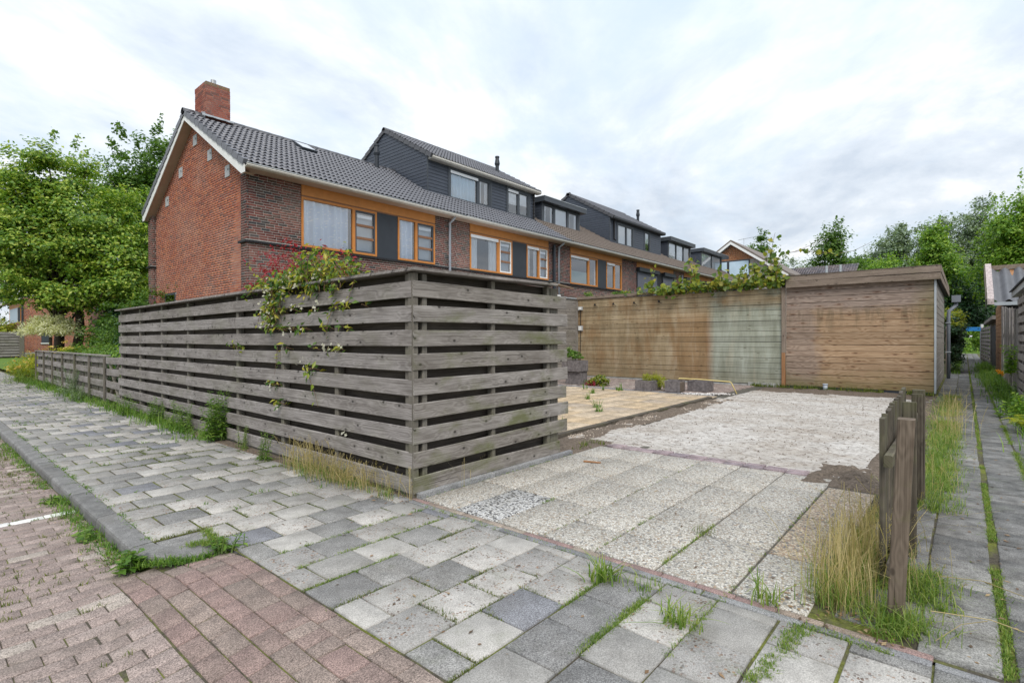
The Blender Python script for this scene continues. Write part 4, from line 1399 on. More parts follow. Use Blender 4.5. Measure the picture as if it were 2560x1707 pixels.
# corrugated sheet
nu = 12*22
ys_ = np.linspace(-.80, -6.0, nu)
zoff = .075*np.cos((ys_+.8)*2*math.pi/.40)
V, F = [], []
for i in range(nu):
    for (xx, zz) in ((25.85, 2.70), (28.55, 4.12)):
        V.append((xx, ys_[i], zz+zoff[i]))
for i in range(nu-1):
    F.append((2*i, 2*i+1, 2*i+3, 2*i+2))
me = np_mesh('corrugated_sheet', V, F, True)
M['corrugated'] = plain('corrugated', (0.13, 0.134, 0.145), 0.6, 0.15, 3)
obj('corrugated_sheet', me, M['corrugated'], cs)
M['lichen_board'] = plain('lichen_board', (0.44, 0.375, 0.36), 0.9, 0.45, 16)
obj('bargeboard', MB().hexa([(25.6, -.80, 2.60), (28.6, -.80, 4.18), (28.6, -.62, 4.18), (25.6, -.62, 2.60), (25.6, -.80, 2.80), (28.6, -.80, 4.38), (28.6, -.62, 4.38), (25.6, -.62, 2.80)]).mesh('bargeboard'), M['lichen_board'], cs)
obj('bargeboard', MB().hexa([(25.8, -.60, 2.45), (28.6, -.60, 3.85), (28.6, -.585, 3.85), (25.8, -.585, 2.45), (25.6, -.60, 2.80), (28.6, -.60, 4.36), (28.6, -.585, 4.36), (25.6, -.585, 2.80)]).mesh('bargeboard'), M['tile_brown'], cs)
obj('ridge_board', MB().box(28.5, 28.8, -6, -.80, 4.10, 4.28).mesh('ridge_board'), M['fascia_wood'], cs)
obj('gutter', MB().box(25.66, 25.84, -6, -.80, 2.56, 2.68).mesh('gutter'), M['zinc'], cs)
obj('gable_wall', MB().prism([(26.1, -1.05, 2.6), (28.55, -1.05, 4.08), (30.8, -1.05, 2.66)], (0, -4.5, 0)).mesh('gable_wall'), M['orange_clad'], cs)
es = thing('grey_eave_shed', 'corner of a shed roof with pale grey eaves over the slatted panel', 'shed', (15.6, -2, 0))
obj('wall', MB().box(12.5, 16.2, -4, -1.2, 0, 2.4).mesh('wall'), M['fence_wood'], es)
obj('eave', MB().hexa([(12.0, -.86, 2.37), (17.6, -.86, 2.37), (17.6, -1.5, 2.42), (12.0, -1.5, 2.42), (12.0, -.86, 2.495), (17.6, -.86, 2.495), (17.6, -3.5, 3.2), (12.0, -3.5, 3.2)]).mesh('eave'), M['plate'], es)
obj('roof_felt', MB().hexa([(11.9, -.82, 2.50), (17.7, -.82, 2.50), (17.7, -3.5, 3.22), (11.9, -3.5, 3.22), (11.9, -.82, 2.52), (17.7, -.82, 2.52), (17.7, -3.5, 3.24), (11.9, -3.5, 3.24)]).mesh('roof_felt'), M['charcoal_panel'], es)
# further back on the right
df = thing('dark_panel_fence', 'dark charcoal fence panel beyond the orange boarded shed', 'fence', (33, -1.05, 0))
for k in range(10):
    post('board', M['dark_board'], df, 31.0+k*.55, -1.05, 0, 1.95, .52, .03)
ff = thing('far_slatted_fence', 'pale grey slatted fence far down the alley on the right', 'fence', (41, -.95, 0))
for k in range(9):
    plank('slat', M['fence_wood'], ff, (36.5, -1.0, .1+k*.22), (46, -.8, .1+k*.22), .15, .02, (0, 1, 0), segs=2)
for k in range(5):
    post('post', M['fence_wood'], ff, 36.6+k*2.3, -1.03+.05*k, 0, 2.05, .08, .08)
fs_ = thing('flat_roof_shed', 'low flat roofed shed behind the far slatted fence', 'shed', (40, -3, 0))
obj('wall', MB().box(33, 46, -5, -1.25, 0, 2.25).mesh('wall'), M['shed_grey'], fs_)
obj('roof', MB().box(32.6, 46.4, -5, -.95, 2.25, 2.42).mesh('roof'), M['fence_wood'], fs_)
obj('vent_pipe', MB().tube([(38, -1.4, 2.4), (38, -1.4, 3.0)], .12, 8).mesh('vent_pipe'), M['orange_clad'], fs_)
sg = thing('street_sign', 'small blue sign plate on a thin grey pole at the end of the alley', 'sign', (47, -.75, 0))
obj('pole', MB().tube([(47, -.82, 0), (47, -.82, 2.3)], .05, 8).mesh('pole'), M['zinc'], sg)
M['sign_blue'] = plain('sign_blue', (0.03, 0.22, 0.55), 0.4, 0.05)
obj('plate', MB().hexa([(46.95, -.80, 1.86), (47.0, -.80, 1.86), (47.0, -.05, 1.86), (46.95, -.05, 1.86), (46.95, -.80, 2.12), (47.0, -.80, 2.12), (47.0, -.05, 2.12), (46.95, -.05, 2.12)]).mesh('plate'), M['sign_blue'], sg)
obj('plate', MB().box(46.93, 47.0, -.95, -.83, 2.0, 2.3).mesh('plate'), M['white_paint'], sg)
# left of the alley, beyond the brown shed
lf = thing('alley_plank_fence', 'weathered brown plank fence behind the climber on the left of the alley', 'fence', (36, .5, 0))
for k in range(26):
    post('board', M['fascia_wood'], lf, 27.0+k*.62, .55, 0, 1.85+.05*math.sin(k), .56, .03)
bs = thing('dark_roof_shed', 'small dark roofed shed far down the alley on the left', 'shed', (44, 1.2, 0))
obj('wall', MB().box(43.2, 46, .55, 3, 0, 2.0).mesh('wall'), M['shed_brown'], bs)
obj('roof', MB().prism([(43, .40, 2.0), (43, 3.1, 2.0), (43, 3.1, 2.9), (43, .55, 2.75)], (3.2, 0, 0)).mesh('roof'), M['charcoal_panel'], bs)
obj('roof_edge', MB().box(42.95, 46.2, .36, .40, 1.96, 2.06).mesh('roof_edge'), M['white_paint'], bs)
# ================================================================== TERRACE OF HOUSES
GX, WY, RY = 5.58, 13.30, 16.87           # gable face, rear wall face, ridge line
EZ0, EY0, SL = 5.60, 12.90, .578          # roof surface: z = EZ0 + SL*(y-EY0)
BACK = 20.45


def roof_z(y):
    return EZ0 + SL*(y-EY0) if y <= RY else EZ0 + SL*(2*RY-y-EY0)


def bricks_on(parent, rects, plane, mat, limit, proud=.004, seed=3, zclip=None, skip=None, lens=.21, kind_rest=True, pitch=.0625, vary=True):
    """courses of bricks on a wall. plane: ('y', value, sign) or ('x', value, sign); rects: (u0,u1,z0,z1).
    nearest bricks stay separate parts, the rest are joined into one mesh"""
    rr = random.Random(seed)
    items = []
    for (u0, u1, z0, z1) in rects:
        n0, n1 = int(math.floor(z0/pitch)), int(math.ceil(z1/pitch))
        for c in range(n0, n1):
            za, zb = max(z0, c*pitch+.006), min(z1, (c+1)*pitch-.006)
            if zb-za < .02:
                continue
            a, b = u0, u1
            if zclip:
                lim = zclip(zb)
                if lim is None:
                    continue
                a, b = max(a, lim[0]), min(b, lim[1])
            off = {0: 0, 1: .055, 2: .11, 3: .165}[(c*7 + rr.randint(0, 1)) % 4]
            u = math.floor((a-off)/.22)*.22 + off
            while u < b:
                ua, ub = max(a, u+.005), min(b, u+.215)
                if ub-ua > .006:
                    items.append(((ua+ub)/2, (za+zb)/2, ub-ua, zb-za))
                u += .22
    ax, val, sg = plane
    D = .022
    if skip:
        items = [q for q in items if not skip(q[0], q[1])]

    def dist(q):
        return (q[0]**2 + val**2) + (q[1]-2.6)**2*2.0
    items.sort(key=dist)
    cache = {}

    def arr(w, h):
        # local u, out, z
        return [(-w/2, 0, -h/2), (w/2, 0, -h/2), (w/2, 0, h/2), (-w/2, 0, h/2), (-w/2, D, -h/2), (w/2, D, -h/2), (w/2, D, h/2), (-w/2, D, h/2)]
    FS = [(0, 1, 2, 3), (0, 4, 5, 1), (1, 5, 6, 2), (2, 6, 7, 3), (3, 7, 4, 0)]
    V, F = [], []
    nvis = 0
    for k, (u, z, w, h) in enumerate(items):
        pr = rr.uniform(-.0015, .0015) if vary else 0
        if k < limit and z > 2.05:
            key = (round(w, 2), round(h, 3))
            if key not in cache:
                vs = arr(w, h)
                if ax == 'y':
                    vs = [(p[0], p[1]*-sg, p[2]) for p in vs]
                else:
                    vs = [(p[1]*-sg, p[0], p[2]) for p in vs]
                me = MB().add(vs, FS).mesh('brick')
                me.materials.append(mat)
                cache[key] = me
            loc = (u, val+sg*proud+pr, z) if ax == 'y' else (val+sg*proud+pr, u, z)
            obj('brick', cache[key], None, parent, loc)
        else:
            vs = arr(w, h)
            b = len(V)
            for p in vs:
                if ax == 'y':
                    V.append((u+p[0], val+sg*proud+pr-sg*p[1], z+p[2]))
                else:
                    V.append((val+sg*proud+pr-sg*p[1], u+p[0], z+p[2]))
            F.extend([tuple(i+b for i in q) for q in FS])
    if F:
        obj('bricks', np_mesh('bricks', V, F), mat, parent, kind='stuff')


# --- pantile with two rolls; local u across, v up the slope, w out of the roof
TW, TR = .30, .3597
SLEN = math.sqrt((RY-EY0)**2*(1+SL**2))


def pantile_arrays(x0, row, ncols=1, base=(EY0, EZ0), sl=SL, seg=8, wd=TW):
    cs, sn = 1/math.sqrt(1+sl*sl), sl/math.sqrt(1+sl*sl)
    u = np.linspace(0, wd, seg+1)
    pr = .5*(1-np.cos(2*np.pi*u/(wd/2)))
    rows = []
    v0, v1 = row*TR-.012, (row+1)*TR+.02
    front_top = .036 + .058*pr
    front_bot = front_top - .016
    back_top = .002 + .046*pr
    pts = []
    for (v, w) in ((v0+.02, front_bot), (v0, front_bot), (v0, front_top), (v1, back_top)):
        y = base[0] + v*cs - w*sn
        z = base[1] + v*sn + w*cs
        pts.append(np.stack([x0+u, y*np.ones_like(u), z], -1))
    V = np.concatenate(pts)
    n = seg+1
    F = []
    for r in range(3):
        for k in range(seg):
            F.append((r*n+k, r*n+k+1, (r+1)*n+k+1, (r+1)*n+k))
    return V, np.array(F)


def lay_roof(parent, x0, x1, rows, mat, limit=300, skip=None, base=(EY0, EZ0), sl=SL, seg=8):
    specs = []
    for r in rows:
        n = int(round((x1-x0)/TW))
        wd = (x1-x0)/n
        for c in range(n):
            x = x0 + c*wd
            if skip and skip(x+wd/2, r):
                continue
            specs.append((x, r, wd))
    specs.sort(key=lambda s: s[0]-0*.3*s[1])
    cache = {}
    V, F = [], []
    nb = 0
    for i, (x, r, wd) in enumerate(specs):
        if i < limit:
            if 'm' not in cache:
                v, f = pantile_arrays(0, 0, base=(0, 0), sl=sl, seg=seg, wd=wd)
                me = np_mesh('roof_tile', v, f, True)
                me.materials.append(mat)
                cache['m'] = me
            cs, sn = 1/math.sqrt(1+sl*sl), sl/math.sqrt(1+sl*sl)
            obj('roof_tile', cache['m'], None, parent, (x, base[0]+r*TR*cs, base[1]+r*TR*sn + rnd.uniform(-.002, .002)))
        else:
            v, f = pantile_arrays(x, r, base=base, sl=sl, seg=seg, wd=wd)
            V.append(v)
            F.append(f+nb)
            nb += len(v)
    if V:
        obj('roof_tiles', np_mesh('roof_tiles', np.concatenate(V), np.concatenate(F), True), mat, parent, kind='stuff')


def roof_deck(x0, x1, under=.02):
    mb = MB()
    mb.add([(x0, EY0-.05, EZ0-under-.03), (x1, EY0-.05, EZ0-under-.03), (x1, RY, roof_z(RY)-under), (x0, RY, roof_z(RY)-under), (x1, 2*RY-EY0+.05, EZ0-under), (x0, 2*RY-EY0+.05, EZ0-under)],
           [(0, 1, 2, 3), (3, 2, 4, 5)])
    return mb.mesh('roof')


def ridge_caps(parent, x0, x1, y, z, mat, step=.40):
    n = max(1, int(round((x1-x0)/step)))
    st = (x1-x0)/n
    pts = [(-.13, -.085), (-.10, -.015), (-.05, .03), (0, .045), (.05, .03), (.10, -.015), (.13, -.085)]
    vs = []
    for xx, s in ((0, 1.0), (st+.03, 1.12)):
        for (py, pz) in pts:
            vs.append((xx, py*s, pz*s))
        for (py, pz) in pts:
            vs.append((xx, py*s*.86, pz*s-.012))
    k = len(pts)
    fs = []
    for i in range(k-1):
        fs.append((i, i+1, 2*k+i+1, 2*k+i))
        fs.append((i, k+i, k+i+1, i+1))
        fs.append((2*k+i, 2*k+i+1, 3*k+i+1, 3*k+i))
    me = MB().add(vs, fs).mesh('ridge_tile', True)
    me.materials.append(mat)
    for i in range(n):
        obj('ridge_tile', me, None, parent, (x0+i*st, y, z))


def frame_bars(x0, x1, z0, z1, y, w, d):
    mb = MB()
    mb.box(x0, x1, y, y+d, z0, z0+w)
    mb.box(x0, x1, y, y+d, z1-w, z1)
    mb.box(x0, x0+w, y, y+d, z0+w, z1-w)
    mb.box(x1-w, x1, y, y+d, z0+w, z1-w)
    return mb


def wavy(x0, x1, z0, z1, y, amp=.022, wl=.13, ph=0.0):
    n = max(8, int((x1-x0)/.02))
    xs = np.linspace(x0, x1, n)
    yy = y + amp*np.sin(xs*2*math.pi/wl + ph + .9*np.sin(xs*3.1+ph)) + amp*.5*np.sin(xs*17+ph)
    V = np.concatenate([np.stack([xs, yy, np.full(n, z0)], -1), np.stack([xs, yy, np.full(n, z1)], -1)])
    F = [(i, i+1, n+i+1, n+i) for i in range(n-1)]
    return np_mesh('curtain', V, F, True)


def sheet(x0, x1, z0, z1, y):
    return MB().add([(x0, y, z0), (x1, y, z0), (x1, y, z1), (x0, y, z1)], [(0, 1, 2, 3)])


def window(house, x0, x1, z0, z1, y, fm, parts, dark_room=True, fw=.06, depth=.09):
    """frame of bars at wall plane y; parts: list of dicts with x0,x1 and what is seen in it"""
    win = obj('window', frame_bars(x0, x1, z0, z1, y-.022, fw, depth).mesh('window'), fm, house)
    for i, p in enumerate(parts):
        a, b = p['x0'], p['x1']
        if i:
            obj('mullion', MB().box(p['m0'], a, y-.020, y+.06, z0+fw, z1-fw).mesh('mullion'), fm, win)
        zt, zb = z1-fw, z0+fw
        if p.get('box'):                        # a white blind cassette outside the glass
            obj('blind_box', MB().box(a-.03, b+.03, y-.05, y+.01, zt-.10, zt+.0).mesh('blind_box'), M['blind_white'], win)
        if p.get('sash'):
            obj('sash', frame_bars(a+.002, b-.002, zb+.002, zt-.002, y-.012, .045, .05).mesh('sash'), p['sash'], win)
            a2, b2, zb2, zt2 = a+.047, b-.047, zb+.047, zt-.047
        else:
            a2, b2, zb2, zt2 = a, b, zb, zt
        obj('pane', sheet(a2, b2, zb2, zt2, y+.022).mesh('pane'), M[p.get('glass', 'glass')], win)
        k = p.get('k')
        if k == 'net':
            obj('curtain', wavy(a2, b2-(.1 if p.get('gap') else 0), zb2+.01, zt2, y+.105, .055, .21, i), M['curtain'], win)
        elif k == 'curtain':
            obj('curtain', wavy(a2, b2, zb2+.01, zt2, y+.075, .032, .2, i), M['blind_white'], win)
        elif k == 'bluecurtain':
            obj('curtain', wavy(a2, b2, zb2+.01, zt2, y+.075, .032, .2, i), M['curtain_blue'], win)
        elif k == 'pair':
            w3 = (b2-a2)*.28
            obj('curtain', wavy(a2, a2+w3, zb2, zt2, y+.075, .03, .14, i), M['blind_white'], win)
            obj('curtain', wavy(b2-w3, b2, zb2, zt2, y+.075, .03, .14, i+2), M['blind_white'], win)
        elif k == 'screen':
            # insect screen with three bars, a rolled blind at the top
            for q in range(1, 3):
                zz = zb2 + (zt2-zb2)*q/3
                obj('bar', MB().box(a2-.002, b2+.002, y-.008, y+.018, zz-.035, zz+.035).mesh('bar'), M['wood_bar'], win)
            obj('blind', MB().box(a2+.05, b2-.03, y+.03, y+.06, zt2-.15, zt2-.06).mesh('blind'), M['blind_white'], win)
            obj('blind', wavy(a2, b2, zb2, zt2-.06, y+.12, .012, .5, i), M['blind_blue'], win)
        elif k == 'film':
            obj('film', sheet(a2, b2, zb2, zb2+(zt2-zb2)*.45, y+.03).mesh('film'), M['teal_film'], win)
        elif k == 'plum':
            obj('curtain', wavy(a2, b2, zb2, zt2, y+.1, .02, .15, i), M['plum_curtain'], win)
        elif k == 'blind':
            obj('blind', sheet(a2, b2, zb2+(zt2-zb2)*p.get('drop', .4), zt2, y+.05).mesh('blind'), M['blind_white'], win)
    if dark_room:
        obj('room', MB().box(x0+.02, x1-.02, y+.55, y+.6, z0, z1).mesh('room'), M['room_dark'], win)
        mb = MB()
        mb.box(x0+.0, x0+.02, y+.07, y+.6, z0, z1).box(x1-.02, x1, y+.07, y+.6, z0, z1).box(x0, x1, y+.07, y+.6, z1-.02, z1).box(x0, x1, y+.07, y+.6, z0, z0+.02)
        obj('reveal', mb.mesh('reveal'), M['blind_white'], win)
    return win


def rear_wall(house, x0, x1, wx0, wx1, limit, seed):
    """mortar-coloured wall with real bricks round the window band wx0..wx1"""
    mb = MB()
    mb.box(x0, wx0, WY, WY+.1, 0, 5.494).box(wx1, x1, WY, WY+.1, 0, 5.494).box(wx0, wx1, WY, WY+.1, 0, 3.80)
    wl = obj('wall', mb.mesh('wall'), M['mortar'], house)
    bricks_on(wl, [(x0, wx0-.004, 3.852, 5.49), (wx1+.004, x1, 3.852, 5.49), (x0, x1, 2.0, 3.785)], ('y', WY, -1), M['brick_dark'], limit, seed=seed)
    led = MB()
    n = int((x1-x0)/.052)
    for k in range(n):
        xx = x0 + k*(x1-x0)/n
        led.box(xx, xx+(x1-x0)/n-.006, WY-.07-rnd.uniform(0, .006), WY, 3.79, 3.845)
    obj('ledge', led.mesh('ledge'), M['black_rubber'], house)
    return wl


def gutter(house, x0, x1):
    p = [(x0, 12.78, 5.575), (x0, 12.78, 5.53), (x0, 12.80, 5.505), (x0, 12.84, 5.497), (x0, 12.93, 5.497), (x0, 12.93, 5.575), (x0, 12.915, 5.575), (x0, 12.915, 5.51), (x0, 12.81, 5.52), (x0, 12.795, 5.575)]
    mb = MB().prism(p, (x1-x0, 0, 0))
    gt = obj('gutter', mb.mesh('gutter'), M['cream_gutter'], house)
    obj('gutter_lip', MB().tube([(x0, 12.778, 5.573), (x1, 12.778, 5.573)], .013, 6).mesh('gutter_lip', True), M['zinc'], gt)
    n = max(1, int((x1-x0)/1.6))
    for k in range(n):
        a, b = x0+(x1-x0)*k/n, x0+(x1-x0)*(k+1)/n-.004
        obj('soffit_board', MB().box(a, b, 12.932, 13.29, 5.496, 5.51).mesh('soffit_board'), M['soffit'], house)


def vent(house, x, y, z, s=1.0):
    mb = MB()
    mb.tube([(x, y, z-.15), (x, y, z+.42*s)], .085*s, 12)
    mb.tube([(x, y, z+.42*s), (x, y, z+.50*s), (x, y, z+.56*s), (x, y, z+.74*s), (x, y, z+.78*s)], [.10*s, .125*s, .115*s, .085*s, .085*s], 12)
    mb.tube([(x, y, z+.78*s), (x, y, z+.84*s)], [.105*s, .10*s], 12)
    obj('vent_pipe', mb.mesh('vent_pipe', False), M['charcoal_panel'], house)


ROWS = range(13)
H1X1 = 12.55
house = thing('terraced_house', 'end house of the brick terrace, with red gable wall and brick chimney', 'house', (8.5, 15, 0), 'terraced houses in the row')
wl = rear_wall(house, GX+.001, H1X1, 6.93, 11.556, 150, 21)
# gable
gm = MB().prism([(GX, WY+.01, 0), (GX, BACK, 0), (GX, BACK, roof_z(BACK)-.06), (GX, RY, roof_z(RY)-.06), (GX, WY+.01, roof_z(WY)-.06)], (.12, 0, 0))
gable = obj('gable_wall', gm.mesh('gable_wall'), M['mortar'], house)


def gclip(z):
    if z < roof_z(WY)-.1:
        return (WY+.335, BACK-.0)
    h = (z+.09-EZ0)/SL
    a, b = EY0+h, 2*RY-EY0-h
    return (max(a, WY+.335), min(b, BACK)) if b-a > .1 else None


WIN1 = (18.55, 19.5, 2.0, 2.88)
bricks_on(gable, [(WY+.335, BACK, 1.75, 7.85)], ('x', GX, -1), M['brick_red'], 160, zclip=gclip, seed=5, skip=lambda u, z: WIN1[0]-.02 < u < WIN1[1]+.02 and z < WIN1[3]+.02 or any(abs(u-a) < .2 and abs(z-b) < .2 for a, b in ()))
for ya, yb, xo in ((WY+.002, WY+.33, .045), (BACK-.03, BACK+.32, .13)):
    mb = MB().box(GX-xo, GX+.05, ya, yb, 0, 5.49)
    pier = obj('pier', mb.mesh('pier'), M['mortar'], house)
    bricks_on(pier, [(ya-.004, yb, 3.85, 5.48), (ya-.004, yb, 1.9, 3.785)], ('x', GX-xo, -1), M['brick_dark'], 0, seed=8)
    if ya < 15:
        bricks_on(pier, [(GX-xo-.0035, GX, 3.85, 5.48), (GX-xo-.0035, GX, 1.9, 3.785)], ('y', WY, -1), M['brick_dark'], 0, seed=9)
    else:
        bricks_on(pier, [(GX-xo-.0035, GX, 3.85, 5.48), (GX-xo-.0035, GX, 1.9, 3.785)], ('y', ya, -1), M['brick_dark'], 0, seed=10)
    obj('ledge', MB().box(GX-xo-.06, GX, ya-.05, yb+.05, 3.79, 3.845).mesh('ledge'), M['black_rubber'], house)
for (y, z) in ((16.80, 7.14), (15.71, 6.47), (14.52, 5.78), (18.0, 6.46), (19.25, 5.80)):
    pl = obj('vent_plate', MB().box(GX-.022, GX-.003, y-.145, y+.145, z-.15, z+.15).mesh('vent_plate'), M['plate'], gable)
    obj('hole', MB().tube([(GX-.0245, y-.06, z+.03), (GX-.0205, y-.06, z+.03)], .03, 10).mesh('hole'), M['black_rubber'], gable)
gw = obj('window', MB().box(GX-.012, GX+.01, WIN1[0], WIN1[1], WIN1[2], WIN1[3]).mesh('window'), M['charcoal_frame'], house)
obj('pane', MB().box(GX-.016, GX-.0135, WIN1[0]+.07, WIN1[1]-.07, WIN1[2]+.07, WIN1[3]-.07).mesh('pane'), M['glass_dark'], gw)
obj('dark_inside', MB().box(GX-.0130, GX-.0123, WIN1[0]+.06, WIN1[1]-.06, WIN1[2]+.06, WIN1[3]-.06).mesh('dark_inside'), M['room_dark'], gw)
# roof of the end house
OV = .29
rx0 = GX-OV
deck = obj('roof', roof_deck(rx0+.03, H1X1), M['underlay'], house)
CHX0, CHX1, CHY0, CHY1, CHZ = 5.80, 6.47, 16.64, 17.50, 8.89


def skip1(x, r):
    y = EY0 + (r+.5)*TR/math.sqrt(1+SL*SL)
    if CHX0-.02 < x < CHX1+.02 and y > CHY0+.06:
        return True
    return 8.42 < x < 8.95 and 16.10 < y < 16.78


lay_roof(deck, rx0+.10, H1X1, ROWS, M['tile_dark'], 300, skip1)
# far slope of the roof as plain courses, seen only along the verge
mb = MB()
for r in range(13):
    ya = 2*RY-EY0 - r*TR/math.sqrt(1+SL*SL)
    yb = ya - TR/math.sqrt(1+SL*SL) - .02
    mb.hexa([(rx0, yb, roof_z(yb)), (H1X1, yb, roof_z(yb)), (H1X1, ya, roof_z(ya)), (rx0, ya, roof_z(ya)), (rx0, yb, roof_z(yb)+.03), (H1X1, yb, roof_z(yb)+.03), (H1X1, ya, roof_z(ya)+.07), (rx0, ya, roof_z(ya)+.07)])
obj('rear_tiles', mb.mesh('rear_tiles'), M['tile_dark'], deck)
# verge tiles: flat cloaks hanging over the gable edge, front and back slope
cs_, sn_ = 1/math.sqrt(1+SL*SL), SL/math.sqrt(1+SL*SL)


def verge(parent, x, slope_rows, mat, sign=1, base=(EY0, EZ0), sl=SL, ridge=RY, th=.10, hang=.15):
    c, s = 1/math.sqrt(1+sl*sl), sl/math.sqrt(1+sl*sl)
    for r in slope_rows:
        v0, v1 = r*TR-.012, (r+1)*TR-.03
        pts = []
        for v, up in ((v0, .085), (v1, .055)):
            y, z = base[0]+v*c, base[1]+v*s
            for w in (up-hang, up):
                pts.append((y - w*s, z + w*c))
        if sign < 0:
            pts = [(2*ridge-p[0], p[1]) for p in pts]
        (ya, za), (yb, zb), (yc, zc), (yd, zd) = pts
        mb = MB().hexa([(x, ya, za), (x+th, ya, za), (x+th, yc, zc), (x, yc, zc), (x, yb, zb), (x+th, yb, zb), (x+th, yd, zd), (x, yd, zd)])
        obj('verge_tile', mb.mesh('verge_tile'), mat, parent)


verge(deck, rx0-.005, ROWS, M['verge_tile'], 1)
verge(deck, rx0-.005, ROWS, M['verge_tile'], -1)
ridge_caps(deck, rx0-.03, CHX0-.02, RY, roof_z(RY)+.07, M['ridge_tile'], .25)
ridge_caps(deck, CHX1+.05, H1X1, RY, roof_z(RY)+.07, M['ridge_tile'])
# white bargeboards and brown soffit
for sg in (1, -1):
    def Y(y):
        return y if sg == 1 else 2*RY-y
    poly = [(rx0+.02, Y(12.88), 5.36), (rx0+.02, Y(13.05), 5.355), (rx0+.02, RY, roof_z(RY)-.235), (rx0+.02, RY, roof_z(RY)-.05), (rx0+.02, Y(12.88), roof_z(12.88)-.05)]
    obj('bargeboard', MB().prism(poly, (.022, 0, 0)).mesh('bargeboard'), M['white_paint'], house)
    a, b = Y(13.05), RY
    mb = MB().add([(rx0+.042, a, 5.375), (GX-.001, a, 5.375), (GX-.001, b, roof_z(RY)-.215), (rx0+.042, b, roof_z(RY)-.215)], [(0, 1, 2, 3)])
    mb.add([(rx0+.042, Y(12.88), 5.37), (GX-.001, Y(12.88), 5.37), (GX-.001, a, 5.372), (rx0+.042, a, 5.372)], [(0, 1, 2, 3)])
    obj('soffit', mb.mesh('soffit'), M['soffit'], house)
gutter(house, rx0+.045, H1X1-.003)
# chimney
ch = obj('chimney', MB().box(CHX0+.008, CHX1-.008, CHY0+.008, CHY1-.008, 7.3, CHZ-.005).mesh('chimney'), M['mortar'], house)
bricks_on(ch, [(CHX0, CHX1, 7.55, CHZ-.10)], ('y', CHY0+.008, -1), M['brick_chimney'], 120, proud=.008, seed=31)
bricks_on(ch, [(CHY0, CHY1, 7.65, CHZ-.10)], ('x', CHX0+.008, -1), M['brick_chimney'], 120, proud=.008, seed=32)
M['soldier'] = brick_mat('soldier', [(0, (0.20, 0.13, 0.06)), (0.4, (0.16, 0.12, 0.065)), (0.75, (0.24, 0.12, 0.065))])
me_s = MB().box(0, .052, 0, .1, 0, .095).mesh('soldier_brick')
me_s.materials.append(M['soldier'])
for k in range(11):
    obj('soldier_brick', me_s, None, ch, (CHX0+.003+k*.0605, CHY0-.002, CHZ-.095))
me_t = MB().box(0, .1, 0, .052, 0, .095).mesh('soldier_brick')
me_t.materials.append(M['brick_chimney'])
for k in range(13):
    obj('soldier_brick', me_t, None, ch, (CHX0-.002, CHY0+.11+k*.0585, CHZ-.095))
fl = obj('flue', MB().tube([(6.13, 16.98, CHZ-.02), (6.13, 16.98, CHZ+.23)], .075, 16).mesh('flue'), M['steel'], ch)
obj('flue_band', MB().tube([(6.13, 16.98, CHZ+.10), (6.13, 16.98, CHZ+.125)], .082, 16).mesh('flue_band'), M['zinc'], ch)
obj('flue_mouth', MB().tube([(6.13, 16.98, CHZ+.22), (6.13, 16.98, CHZ+.231)], .068, 16).mesh('flue_mouth'), M['black_rubber'], ch)
obj('flue', MB().tube([(6.0, 17.12, CHZ-.02), (6.0, 17.12, CHZ+.12)], .05, 12).mesh('flue'), M['zinc'], ch)
# lead apron round the chimney foot
mb = MB()
zf = roof_z(CHY0)
n = 8
for k in range(n):
    xa, xb = CHX0-.10+(CHX1-CHX0+.2)*k/n, CHX0-.10+(CHX1-CHX0+.2)*(k+1)/n
    da, db = .015*math.sin(k*2.3), .015*math.sin((k+1)*2.3)
    mb.add([(xa, CHY0-.012, zf+.17), (xb, CHY0-.012, zf+.17), (xb, CHY0-.03, zf+.10), (xa, CHY0-.03, zf+.10), (xb, CHY0-.20+db, zf-.015+.06), (xa, CHY0-.20+da, zf-.015+.06)], [(0, 1, 2, 3), (3, 2, 4, 5)])
for k in range(4):
    ya = CHY0 + k*.11
    zz = roof_z(min(ya, RY))
    mb.add([(CHX0-.012, ya, zz+.05), (CHX0-.012, ya+.11, zz+.10), (CHX0-.012, ya+.09, zz+.26-.03*k), (CHX0-.012, ya, zz+.22-.03*k)], [(0, 1, 2, 3)])
    mb.add([(CHX0-.012, ya, zz+.08), (CHX0-.012, ya+.11, zz+.13), (CHX0-.12, ya+.11, zz+.10), (CHX0-.12, ya, zz+.06)], [(0, 1, 2, 3)])
obj('lead_flashing', mb.mesh('lead_flashing'), M['lead'], ch)
# skylight
sk = []
for (x, y) in ((8.42, 16.12), (8.95, 16.12), (8.95, 16.76), (8.42, 16.76)):
    sk.append((x, y))
mb = MB()
P8 = [(x, y, roof_z(y)-.02) for x, y in sk] + [(x, y-.11*sn_, roof_z(y)+.11*cs_) for x, y in sk]
mb.hexa(P8)
skl = obj('skylight', mb.mesh('skylight'), M['charcoal_panel'], deck)
mb = MB().add([(x+(.05 if x < 8.6 else -.05), y+(.05 if y < 16.3 else -.05)-.115*sn_, roof_z(y+(.05 if y < 16.3 else -.05))+.115*cs_) for x, y in sk], [(0, 1, 2, 3)])
M['sky_glass'] = plain('sky_glass', (0.5, 0.52, 0.55), 0.08, 0.02, 1, 0.9)
obj('skylight_pane', mb.mesh('skylight_pane'), M['sky_glass'], deck)
